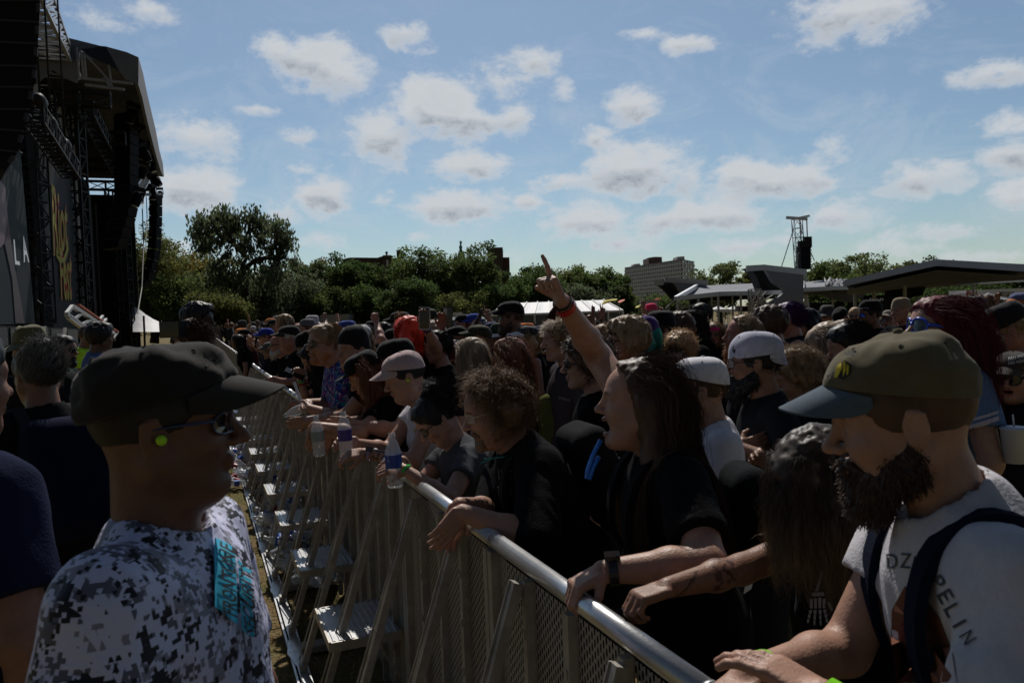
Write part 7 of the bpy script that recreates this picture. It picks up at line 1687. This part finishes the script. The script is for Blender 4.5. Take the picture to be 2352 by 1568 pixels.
# stripes on the pale blue sleeve
bs = blueg.sp['_shirt']; decal(bs, 'sleeve_stripe', M_print, polys=[([(2225, 962), (2260, 953), (2292, 943), (2293, 949), (2260, 960), (2226, 969)], (.55, .5, .58)), ([(2226, 976), (2260, 966), (2293, 955), (2294, 965), (2260, 977), (2228, 987)], (.55, .5, .58))], lift=.002)
f7s = F7.sp['_shirt']; decal(f7s, 'gold_print', M_print, polys=[([(790 + i * 4, 945 - i * 9), (793 + i * 4, 900 - i * 6), (797 + i * 4, 905 - i * 6), (795 + i * 4, 948 - i * 9)], (.35, .22, .03)) for i in range(6)], lift=.002)
f10 = F10.sp['_shirt']; decal(f10, 'lettering', M_txtw, txt='Elvis', quad=[(641, 826), (652, 832), (651, 838), (640, 833)], lift=.003) if False else None
red = F3.sp['_shirt']; decal(red, 'red_print', M_print, polys=[([(1340, 1150), (1356, 1110), (1372, 1130), (1380, 1180), (1366, 1200), (1352, 1230), (1345, 1190)], (.28, .02, .015)), ([(1385, 1110), (1398, 1100), (1402, 1130), (1390, 1150)], (.25, .02, .015)), ([(1350, 1240), (1364, 1215), (1372, 1250), (1360, 1290)], (.22, .03, .02))], lift=.003)
wc = PEOPLE['white_rev_cap'].sp['_shirt']; decal(wc, 'orange_print', M_print, polys=[([(1682, 960), (1692, 957), (1691, 985), (1683, 988)], (.5, .13, .03)), ([(1684, 990), (1695, 984), (1700, 1010), (1686, 1015)], (.10, .03, .12))], lift=.002)

def thing_mb(name, mb_list, label, cat, group=None, loc=None):
    """a small free thing: list of (part name, MB in world space, material, smooth)"""
    allv = np.concatenate([np.concatenate(b.v) for _, b, _, _ in mb_list]); c = (allv.min(0) + allv.max(0)) / 2; c[2] = allv[:, 2].min()
    o = empty(name, c); tag(o, label, cat, group)
    for pn, b, m_, sm in mb_list:
        b.v = [v - c for v in b.v]; b.build(pn, m_, o, sm)
    return o
def backpack(p, c, label, strap=(.015, .015, .02), big=1.0, zip_c=None):
    S = SDF(); S.box((-.215 * 1.0 - .05 * p.fat, 0, .27), (.075 * big, .145 * big, .22 * big), .06, .03, p.ch); S.box((-.285 - .05 * p.fat, 0, .20), (.035, .11, .12), .03, .02, p.ch); S.fn(lambda P, d: d + .006 * (vnoise(P, 18) - .5))
    V, Q = sdf_mesh(S, .009, .03); W_ = p.world(0 * V[:1])[0:0] if False else p.loc + (V * p.s) @ p.Rz.T
    o = empty('backpack', p.world(p.ch.w((-.22, 0, .05)))); tag(o, label, 'backpack', 'rucksacks worn in the crowd')
    l = np.array(o.location); link('bag', mesh_np('bag', W_ - l, Q, True, np.ones((len(V), 3))), M_cloth, o, c)
    f = p.fat
    for s in (1, -1):
        pts = [(-.12, s * .10, .42), (-.09, s * .105, .515), (-.01, s * .105, .560 + .01 * f), (.075 + .03 * f, s * .105, .515), (.128 + .04 * f, s * .11, .42), (.140 + .06 * f, s * .125, .30), (.08 + .05 * f, s * .17, .16), (-.05, s * .17 + s * .02 * f, .12)]
        P = np.array([p.world(p.ch.w(q)) for q in pts]); t = np.linspace(0, 1, len(pts)); tt = np.linspace(0, 1, 26); P = np.stack([np.interp(tt, t, P[:, i]) for i in range(3)], 1)
        for _ in range(3): P[1:-1] = P[1:-1] * .5 + (P[:-2] + P[2:]) * .25
        m = MB(); T = np.gradient(P, axis=0); T /= np.linalg.norm(T, axis=1)[:, None]; side = p.Rz @ p.ch.d((0, 1, 0)); w = .022
        N2 = np.cross(T, side); N2 /= np.linalg.norm(N2, axis=1)[:, None]; Sd = np.cross(N2, T)
        ring = np.stack([P + Sd * w + N2 * .008, P - Sd * w + N2 * .008, P - Sd * w - N2 * .008, P + Sd * w - N2 * .008], 0); m.grid(ring.transpose(0, 1, 2) - l, True); m.build('strap', M_cloth, o, False, color=strap)
    return o
backpack(F4, (.02, .02, .022), 'black hydration rucksack on the curly balding man', (.02, .02, .022)); backpack(F3, (.012, .014, .016), 'dark rucksack under the hair of the shouting man', (.012, .012, .014), .8)
backpack(F1, (.012, .018, .04), 'navy rucksack with wide straps on the bearded man in the green cap', (.010, .014, .030), .95); backpack(PEOPLE['grey_bun'], (.008, .011, .028), 'big navy rucksack on the man with the grey bun', (.03, .03, .035), 1.15)
backpack(PEOPLE['auburn'], (.10, .11, .03), 'olive rucksack under the streaming auburn hair', (.08, .09, .03), .8); backpack(tall, (.03, .04, .06), 'rucksack with blue straps on the tall man in the black cap', (.02, .05, .22), .8)
# blue drinking tube hanging in front of the shouting man and the curly man's chest buckle
def tube_thing(label, pts, rad, m_, name, cat):
    b = MB(); b.tube(pts, rad, 8); return thing_mb(name, [('tube', b, m_, True)], label, cat)
M_bluetube = mat('blue_tube', (.02, .20, .75), .3, spec=.6)
def srf(p, pts, lift=.012):
    return list(on_surface(bvh_of(p.sp['_shirt']), [q[0] for q in pts], [q[1] for q in pts], lift)[0])
tube_thing('bright blue drinking tube looping below the shouting mouth', [at(x, y, 2.20) for x, y in ((1380, 1010), (1362, 1045), (1350, 1080), (1347, 1096), (1354, 1100), (1364, 1070), (1376, 1048))], .0065, M_bluetube, 'drinking_tube', 'tube')
tube_thing('small blue drinking valve and strap on the black long-sleeved chest', srf(F4, [(1112, 1040), (1106, 1056), (1100, 1068)], .018), .010, M_bluetube, 'drinking_valve', 'valve')
q = srf(F4, [(1112, 1054), (1166, 1050), (1114, 1066), (1140, 1054)]); b = MB(); b.bar(q[0], q[1], .012, .004); b.bar(q[2], q[3], .010, .004); thing_mb('chest_strap', [('strap', b, mat('teal_webbing', (.01, .16, .17), .8), False)], 'teal chest strap across the black shirt of the curly man', 'strap')

# wristbands, watches
def band(p, side, t, w, c, label_name='wristband', r=None, m_=None):
    a = p.arms[side]; e, w_ = a['e'], a['w']; d = unit(w_ - e); c0 = e + (w_ - e) * t; rr = arm_r(p); rad = (rr[2] + (rr[3] - rr[2]) * max(0, (t - .35) / .65)) + .0025; F = frame_x(c0, d, a['F'].m[:, 2])
    m = MB(); A = np.arange(20) * 2 * PI / 20; P = np.stack([np.stack([np.full(20, x), rad_ * np.cos(A), rad_ * np.sin(A)], -1) for x, rad_ in ((-w / 2, rad), (-w / 2, rad + .003), (w / 2, rad + .003), (w / 2, rad))], 1); m.grid(F.o + P @ F.m.T, True); return m.build(label_name, m_ or M_frame, p.root, False, color=c), F, rad
band(F3, -1, .93, .022, (.50, .035, .03)); band(F3, -1, 1.0, .006, (.01, .01, .012), 'hair_tie'); o, F_, rad = band(F3, 1, .90, .022, (.012, .012, .014), 'watch_strap'); m = MB(); m.box(F_.w((0, 0, rad + .006)), (.019, .016, .006), F_.m); m.build('watch', M_lens, F3.root)
b = MB(); w_ = F3.world(F3.arms[-1]['F'].o); b.tube([at(1277, 706, 2.32), at(1270, 718, 2.31), at(1266, 733, 2.31)], [.008, .010, .013], 8); b.v = [bake_world(v, F3.root) for v in b.v]; b.build('ribbon_end', M_redpaisley, F3.root, True)
band(F1, -1, .93, .022, (.25, .75, .03)); band(F1, 1, .93, .026, (.25, .75, .03)); band(F5, 1, .97, .012, (.02, .45, .04)); o, F_, rad = band(F6, 1, .88, .014, (.30, .20, .38), 'watch_strap'); m = MB(); m.box(F_.w((0, 0, rad + .004)), (.016, .011, .005), F_.m); m.build('watch', M_lens, F6.root)
band(F9b, -1, .9, .02, (.10, .35, .12)); band(F9b, -1, .8, .02, (.25, .03, .03)); band(F12, 1, .9, .02, BLK); band(PEOPLE['peace'], -1, .9, .02, BLK); band(PEOPLE['arm_phone_w'], -1, .9, .015, (.05, .03, .12))

# bottles, phones, cup
M_pet = mat('clear_plastic', (.85, .9, .95), .08, alpha=.30, spec=1.0, bump=.6, bscale=45, bdist=.004); M_water = mat('bottle_water', (.6, .7, .8), .05, alpha=.2, spec=.8); M_capw = mat('white_plastic', (.7, .7, .72), .5)
def bottle(base, axis, label, lab_c=(.03, .06, .35), s=1.0, group='plastic water bottles', cap=False, lab=True, lm=None):
    ax = unit(axis); F = frame_x(base, ax, (0.1, 1, 0.05)); m3 = np.stack([F.m[:, 1], F.m[:, 2], F.m[:, 0]], 1); prof = [(0, 0), (.026, 0), (.031, .006), (.032, .02), (.0305, .03), (.032, .04), (.0305, .05), (.032, .06), (.032, .075), (.0325, .12), (.032, .135), (.030, .145), (.022, .172), (.0135, .19), (.0125, .195), (.0155, .197), (.0155, .201), (.0125, .203), (.0125, .214), (.0110, .214)]
    m = MB(); m.lathe(np.array(prof) * s, base, 18, m3); L_ = [('shell', m, M_pet, True)]
    if lab: m = MB(); m.lathe(np.array([(.0331, .078), (.0331, .130)]) * s, base, 18, m3); L_.append(('label', m, lm or mat('bottle_label_%d' % int(sum(lab_c) * 1000), lab_c, .4), True))
    if cap: m = MB(); m.lathe(np.array([(.0, .222), (.0150, .222), (.0155, .203)]) * s, base, 14, m3); L_.append(('lid', m, M_capw, True))
    return thing_mb('water_bottle', L_, label, 'bottle', group)
bb = at(908, 1118, 3.12); o = bottle(bb, (-.03, 0, 1), 'open clear water bottle with a blue label in the hands of the bun woman', (.02, .06, .34))
m = text_mesh('Pure', quad_map(*[at(x, y, 3.085) for x, y in ((890, 1042), (903, 1040), (903, 1049), (890, 1051))])); l = np.array(o.location); link('lettering', mesh_np('lettering', m[0] - l, m[1], False, np.ones((len(m[0]), 3))), M_txtw, o)
m = text_mesh('Life', quad_map(*[at(x, y, 3.085) for x, y in ((891, 1052), (903, 1050), (903, 1059), (891, 1061))])); link('lettering', mesh_np('lettering', m[0] - l, m[1], False, np.ones((len(m[0]), 3))), M_txtw, o)
bottle(at(797, 1049, 3.72), (-.05, 0, 1), 'water bottle with a violet label held by the tattooed arms', (.07, .04, .25)); bottle(at(734, 1047, 4.1), (-.05, 0, 1), 'water bottle hanging from the drooping hand left of the violet label', (.25, .3, .3))
bottle(at(715, 929, 5.3), (-.8, .2, -.3), 'clear bottle lying in the hands on the rail beside the tropical shirt', (.4, .4, .4), lab=False)
def slab(c, ax, up, h, label, name='phone', m_=None, cat='phone', group='phones held up'):
    F = frame_x(c, ax, up); m = MB(); m.box(c, h, F.m); m2 = MB(); m2.box(np.array(c) + F.m[:, 2] * (h[2] + .0008), (h[0] * .94, h[1] * .93, .0006), F.m); return thing_mb(name, [('case', m, m_ or M_blackbox, False), ('screen', m2, M_lens, False)], label, cat, group)
slab(at(1028, 727, 6.0), (.12, 0, 1), (0, -1, 0), (.078, .038, .005), 'black phone held high before the trees'); slab(at(975, 731, 5.3), (.05, 0, 1), (0, -1, 0), (.075, .036, .005), 'white phone in the hand with dark bracelets', m_=M_capw)
slab(at(677, 858, 6.25), (1, .2, -.55), (.3, -.4, 1), (.078, .038, .005), 'black phone in the hand of the dark-haired woman at the rail'); slab(at(589, 786, 10.6), (.1, 0, 1), (-1, 0, 0), (.078, .038, .006), 'black phone lifted by the man in the blue cap')
slab(at(571, 775, 12.7), (1, 0, 0), (0, -1, 0), (.065, .045, .03), 'black compact camera held in front of a cap', 'camera', cat='camera', group=None); slab(at(2288, 695, 9.8), (1, 0, 0), (0, -1, 0), (.08, .04, .006), 'phone held sideways near the right edge')
slab(at(397, 756, 4.8), (1, 0, 0), (0, -1, 0), (.06, .05, .05), 'black camera body poking up behind the guard cap', 'camera', cat='camera', group=None)
b = MB(); cb = at(2330, 1062, 3.05); b.lathe([(0, 0), (.036, 0), (.047, .125), (.050, .128), (.050, .132), (.048, .136), (.045, .138), (.0, .140)], cb, 22); b2 = MB(); b2.tube([cb + np.array([.0, 0, .139]), cb + np.array([-.004, 0, .185])], .0035, 8)
thing_mb('plastic_cup', [('cup', b, mat('frosted_plastic', (.60, .62, .68), .35, alpha=.85, spec=.6), True), ('straw', b2, M_capw, True)], 'frosted plastic cup with lid and straw at the right edge', 'cup')
# paper strip held over the rail
b = MB(); b.poly([at(672, 878, 5.6), at(678, 876, 5.6), at(702, 940, 5.5), (at(696, 944, 5.5))], (0, .002, 0)); thing_mb('paper_strip', [('paper', b, M_capw, False)], 'white paper strip with pink end poking over the rail', 'paper')
# trash: bottles heaped under the steps
r_ = np.random.default_rng(21); n = 0
pb = None
def heap_bottle(i):
    return [('shell', None)]
proto_b = []
for c in ((.03, .10, .45), (.45, .45, .5), (.35, .02, .02)):
    o = bottle(np.zeros(3), (1, 0, .02), 'x', c, cap=True, group=None); proto_b.append(o)
used = [False] * 3
for i in range(150):
    if i < 70: u = 6.6 + 2.6 * r_.random() ** 1.2; v = .08 + .55 * r_.random(); z_ = .03 + .12 * r_.random() * (1 - abs(v - .3))
    elif i < 115: u = 3.9 + 1.6 * r_.random(); v = .06 + .28 * r_.random(); z_ = .03 + .16 * r_.random()
    else: u = 2.95 + .8 * r_.random(); v = .06 + .22 * r_.random(); z_ = .03 + .12 * r_.random()
    k = int(r_.integers(0, 3)) if i > 2 else i
    if not used[k]: o = proto_b[k]; used[k] = True
    else: o = copy_tree(proto_b[k])
    o.location = tuple(UV(u, v, z_)); o.rotation_euler = ((r_.random() - .5) * 1.0, (r_.random() - .5) * 1.0, r_.random() * 6.28)
    tag(o, 'discarded clear plastic bottle in the heap under the barrier steps', 'bottle', 'discarded bottles under the steps')
for i in range(14):
    m = MB(); m.lathe([(0, 0), (.015, 0), (.0155, .012), (0, .013)], (0, 0, 0), 12); o = m.build('bottle_lid', M_capw, None, True, loc=tuple(UV(2.0 + i * .35, .5 + .5 * r_.random(), .022))); tag(o, 'small white bottle lid lying on the dry grass of the pit', 'bottle lid', 'bottle lids on the grass')
print('things', time.time() - T0)
# ------------------------------------------------------------------ the rest of the crowd
r_ = np.random.default_rng(77)
def templates():
    T = {'body': [], 'shirt': []}
    specs = [dict(), dict(R=dict(rel=(.05, -.02, .50), hand='point', hdir=(0, 0, 1), world=False, hint=(.2, -.6, -.5))), dict(L=dict(rel=(.28, -.02, .10), hand='hold', hdir=(0, 0, 1), world=False), R=dict(rel=(.28, .02, .12), hand='hold', hdir=(0, 0, 1), world=False)),
             dict(L=dict(rel=(.22, -.22, -.20), hand='relax', hdir=(0, -1, 0), world=False), R=dict(rel=(.20, .20, -.17), hand='relax', hdir=(0, 1, 0), world=False)), dict(L=dict(rel=(.16, .03, .42), hand='fist', hdir=(.2, 0, 1), world=False, hint=(-.2, .7, -.4)))]
    for sp_ in specs:
        for fat in (.1, .6):
            p = Pose(0, R(8), 0, R(-2), 0, fat, 0)
            for sd in (1, -1):
                a = sp_.get('L' if sd == 1 else 'R') or {}; kw = dict(hand=a.get('hand', 'relax'))
                if 'rel' in a: kw['wrist'] = p.sh[sd] + np.asarray(a['rel'], float)
                for k in ('hint', 'hdir'):
                    if k in a: kw[k] = a[k]
                p.arm(sd, **kw)
            hp = dict(fat=0, eyes=1); V, Q = sdf_mesh(body_sdf(p, hp), .0115, .02); t = np.ones((len(V), 3)); head_tint(p.H, V, hp, t)
            T['body'].append(mesh_np('body', V, Q, True, t)); V, Q = sdf_mesh(shirt_sdf(p, .6, fat and .02, .008, seed=fat * 9), .018, .05); T['shirt'].append(mesh_np('shirt', V, Q, True, np.ones((len(V), 3))))
            T['pose'] = p
    p = Pose(0, R(8), 0, R(-2), 0, .1, 0); p.arm(1); p.arm(-1); T['p'] = p
    V, Q = leg_mesh(p, vox=.03); T['legs'] = mesh_np('trousers', V, Q, True, np.ones((len(V), 3)))
    d = empty('tmp')
    def grab(fn):
        for o in list(d.children): bpy.data.objects.remove(o)
        fn(); r = []
        for o in d.children:
            r.append((o.name.split('.')[0], o.data, [(c.name.split('.')[0], c.data) for c in o.children]))
        for o in list(d.children):
            for c in list(o.children): bpy.data.objects.remove(c)
            bpy.data.objects.remove(o)
        return r
    for i, (nm, k) in enumerate((('short', dict(hlen=.035)), ('long', dict(hlen=.3, curl=.05)), ('curly', dict(hlen=.06)), ('buzz', {}), ('ponytail', {}), ('longcurl', dict(hlen=.3, curl=.5)))):
        sp_ = dict(hair='long' if nm == 'longcurl' else nm, hairc='brown', hq=.5, seed=i + 40, hwid=.0013, **k); T['hair_' + nm] = grab(lambda: add_hair(p, sp_, d, .010))
    for nm in ('ball', 'snap', 'revball', 'bucket', 'beanie', 'trucker'): T['cap_' + nm] = grab(lambda: add_gear(p, dict(cap=(nm, (1, 1, 1)), hair='short'), d))
    for nm in ('way', 'avi'): T['gl_' + nm] = grab(lambda: add_gear(p, dict(glasses=(nm, BLK, M_lens)), d))
    T['beard'] = grab(lambda: add_gear(p, dict(beard=(.008, .012, 0)), d)); bpy.data.objects.remove(d); return T
TP = templates(); print('templates', time.time() - T0)
def put(items, root, color=None, bc=None):
    for nm, me, ch in items:
        o = bpy.data.objects.new(nm, me); COL.objects.link(o); o.parent = root
        if color: o.color = (*color, 1)
        for n2, m2 in ch:
            c = bpy.data.objects.new(n2, m2); COL.objects.link(c); c.parent = o
            if bc or color: c.color = (*(bc or color), 1)
CC = {'black': (.012, .012, .014), 'white': (.55, .54, .56), 'grey': (.12, .12, .13), 'red': (.30, .02, .02), 'blue': (.03, .06, .28), 'navy': (.015, .02, .06), 'olive': (.07, .07, .035), 'pink': (.6, .12, .25), 'orange': (.6, .16, .03), 'teal': (.02, .18, .18), 'tan': (.28, .21, .14), 'purple': (.09, .03, .16), 'maroon': (.09, .012, .018), 'yellow': (.55, .42, .05)}
HN = {'black': 'black', 'brown': 'brown', 'lbrown': 'light brown', 'blond': 'blond', 'grey': 'grey', 'ginger': 'ginger', 'dblond': 'sandy'}
ZON = [(640, 'at the far end of the rail'), (900, 'behind the tropical shirt'), (1020, 'behind the pink cap'), (1130, 'below the green cupola'), (1240, 'before the left end of the marquee'), (1430, 'right of the raised forearm'), (1540, 'below the apartment block'), (1640, 'below the paired fabric wings'), (1760, 'below the grey canopy'), (1850, 'below the notched white screen'), (1960, 'below the speaker tower'), (2080, 'below the crumpled roof'), (2200, 'below the open canopy peak'), (9999, 'near the right edge')]
PN = ['', 'pointing up,', 'filming,', 'arms folded,', 'fist raised,']
heads = []
for p in PEOPLE.values():
    x, y, z = proj(p.world(p.hc)); heads.append((x, y, z, .16 * FPX / z, p.world(p.hc)))
seen = set(); cnt = 0; tries = 0; pts = [h[4][:2] for h in heads] + [p.loc[:2] for p in PEOPLE.values()]
def wch(opts): k = list(opts); w = np.array([opts[q] for q in k], float); return k[int(r_.choice(len(k), p=w / w.sum()))]
cand = []
while len(cand) < 9000:
    z = math.sqrt(r_.uniform(4.6 ** 2, 24 ** 2)); x = r_.uniform(440, 2420); cand.append((z, x))
cand.sort()
far_from = 16
for z, x in cand:
    if cnt >= 211: break
    s = float(np.clip(r_.normal(.965, .045), .86, 1.09)); hz = s * TP['p'].hc[2]; b = at(x, 735, z); pos = np.array([b[0], b[1], float(gh(b[0], b[1]))])
    v = (pos - Pr0) @ Nv
    if v > -.42: continue
    if min(np.hypot(q[0] - pos[0], q[1] - pos[1]) for q in pts) < 0.44 + .011 * z: continue
    hx, hy, hzz = proj((pos[0], pos[1], hz + pos[2])); rad = .15 * FPX / hzz; bad = False
    for (X, Y, Z, RR, _) in heads:
        if Z > hzz and abs(X - hx) < (rad + RR) * .8 and Y + RR > hy - rad * 1.1 and Y - RR * 1.1 < hy + rad * 3: bad = True; break
    if bad: continue
    for _ in range(30):
        bi = int(wch({0: 66, 1: 4, 2: 6, 3: 14, 4: 2})); hat = wch({None: 50, 'ball': 22, 'snap': 8, 'revball': 7, 'bucket': 5, 'beanie': 3, 'trucker': 5}); hatc = wch({'black': 40, 'white': 8, 'grey': 10, 'red': 5, 'blue': 7, 'navy': 6, 'olive': 6, 'pink': 3, 'orange': 3, 'tan': 5, 'purple': 2})
        hair = wch({'short': 34, 'long': 26, 'curly': 12, 'buzz': 8, 'ponytail': 8, 'longcurl': 8, None: 4}); hc_ = wch({'black': 28, 'brown': 34, 'lbrown': 14, 'blond': 7, 'grey': 6, 'ginger': 4, 'dblond': 9}); sc = wch({'black': 58, 'grey': 9, 'white': 7, 'red': 3, 'navy': 7, 'blue': 3, 'olive': 3, 'maroon': 4, 'teal': 2, 'purple': 2, 'tan': 2})
        gl = wch({None: 55, 'way': 30, 'avi': 15}); be = r_.random() < .22 and hair != 'ponytail'
        zn = next(t for lim, t in ZON if hx < lim)
        hn = {'ball': 'cap', 'snap': 'flat-brim cap', 'revball': 'backwards cap', 'bucket': 'bucket hat', 'beanie': 'knit hat', 'trucker': 'high cap'}
        hd_ = ('%s %s' % (hatc, hn[hat])) if hat else ('bald head' if not hair else '%s %s hair' % ({'longcurl': 'long curly', 'buzz': 'cropped', 'ponytail': 'tied'}.get(hair, hair), HN[hc_]))
        lab = 'person with %s, %s%s tee, %s %s' % (hd_, 'shades, ' if gl else '', ('beard, ' if be else '') + sc, PN[bi].strip(','), zn); lab = ' '.join(lab.split()).replace(', ,', ',')
        if lab not in seen and len(lab.split()) <= 16: break
    seen.add(lab); fat = int(r_.random() < .35); yaw = r_.normal(174, 16) if r_.random() < .85 else r_.uniform(100, 290)
    root = empty('person', pos, R(yaw), lab, 'person', 'people in the festival crowd'); root.scale = (s, s, s * 1.0); skin = SKIN[wch({'fair': 50, 'tan': 22, 'red': 14, 'brown': 9, 'dark': 5})]
    for nm, me, m_, c in (('body', TP['body'][bi * 2 + fat], M_skin, skin), ('shirt', TP['shirt'][bi * 2 + fat], M_cloth, CC[sc]), ('trousers', TP['legs'], M_denim, (.02, .022, .03))): link(nm, me, m_, root, c)
    if hair and not (hat and hair in ('curly',)): put(TP['hair_' + ('buzz' if hat and hair == 'short' else hair)], root, HAIRC[hc_])
    if hat: put(TP['cap_' + hat], root, CC[hatc])
    if gl: put(TP['gl_' + gl], root, BLK)
    if be: put(TP['beard'], root, HAIRC[hc_])
    pts.append(pos[:2]); cnt += 1; heads.append((hx, hy, hzz, rad * .0, pos)); zmax = z
print('crowd', cnt, 'to', zmax, time.time() - T0)
# everyone beyond: one mass of small figures
def tiny():
    m = []; 
    def el(c, r, n=7, k=5, t=(1, 1, 1)):
        a = np.arange(n) * 2 * PI / n; th = np.linspace(0, PI, k); P = np.stack([np.stack([np.sin(q) * np.cos(a) * r[0] + c[0], np.sin(q) * np.sin(a) * r[1] + c[1], np.full(n, np.cos(q) * r[2] + c[2])], -1) for q in th], 1); return P
    return el
el = tiny(); mb = MB(); n = 0; cells = []
for (z0, z1, dens) in ((zmax * .96, 32, 1.0), (32, 56, .5)):
    A_ = .5 * 1.12 * (z1 ** 2 - z0 ** 2); N = int(A_ * dens)
    for _ in range(N):
        z = math.sqrt(r_.uniform(z0 ** 2, z1 ** 2)); x = r_.uniform(470, 2400); b = at(x, 735, z); pos = np.array([b[0], b[1], float(gh(b[0], b[1]))])
        if (pos - Pr0) @ Nv > -.45 or (z > 38 and 1540 < x < 2000) or (z > 26 and x > 1990): continue
        s = np.clip(r_.normal(.985, .05), .86, 1.1); sk_ = np.array(SKIN[wch({'fair': 5, 'tan': 3, 'brown': 1})]); sh_ = np.array(CC[wch({'black': 60, 'grey': 10, 'white': 9, 'red': 4, 'navy': 6, 'blue': 3, 'tan': 3, 'maroon': 3})]); hc_ = np.array(HAIRC[wch({'black': 4, 'brown': 4, 'blond': 1, 'lbrown': 1})]); hat = r_.random() < .4
        if hat: hc_ = np.array(CC[wch({'black': 50, 'white': 14, 'grey': 8, 'red': 5, 'blue': 7, 'pink': 3, 'orange': 3, 'tan': 6})])
        yw = R(r_.normal(190, 35)); c, s_ = math.cos(yw), math.sin(yw)
        def add(P, t): Q = P * s; Q = np.stack([Q[..., 0] * c - Q[..., 1] * s_, Q[..., 0] * s_ + Q[..., 1] * c, Q[..., 2]], -1) + pos; mb.grid(Q, True, t, flip=True)
        add(el((0.02, 0, 1.59), (.088, .072, .12)), sk_); add(el((-.012, 0, 1.65), (.10, .088, .085)), hc_)
        if hat: add(el((.11, 0, 1.64), (.07, .07, .012), 6, 3), hc_)
        add(el((0, 0, 1.22), (.13, .22, .33)), sh_); add(el((0, 0, .5), (.12, .17, .55), 6, 4), np.array((.02, .02, .03)))
        for sd in (1, -1):
            if r_.random() < .04: a0, a1 = (0, sd * .2, 1.42), (.1, sd * .22, 1.95); t = sk_
            else: a0, a1 = (0, sd * .22, 1.40), (.06, sd * .26, .95); t = sh_
            a0, a1 = np.array(a0), np.array(a1); A = np.array([[.04, 0, 0], [-.02, .035, 0], [-.02, -.035, 0]]); P = np.stack([A + a0, A * .8 + a1], 1); add(P, t)
        n += 1
o = mb.build('crowd', mat('crowd_figures', (1, 1, 1), .8), None, True); tag(o, 'dense far crowd of small figures filling the field', 'crowd', kind='stuff')
print('far crowd', n, time.time() - T0)
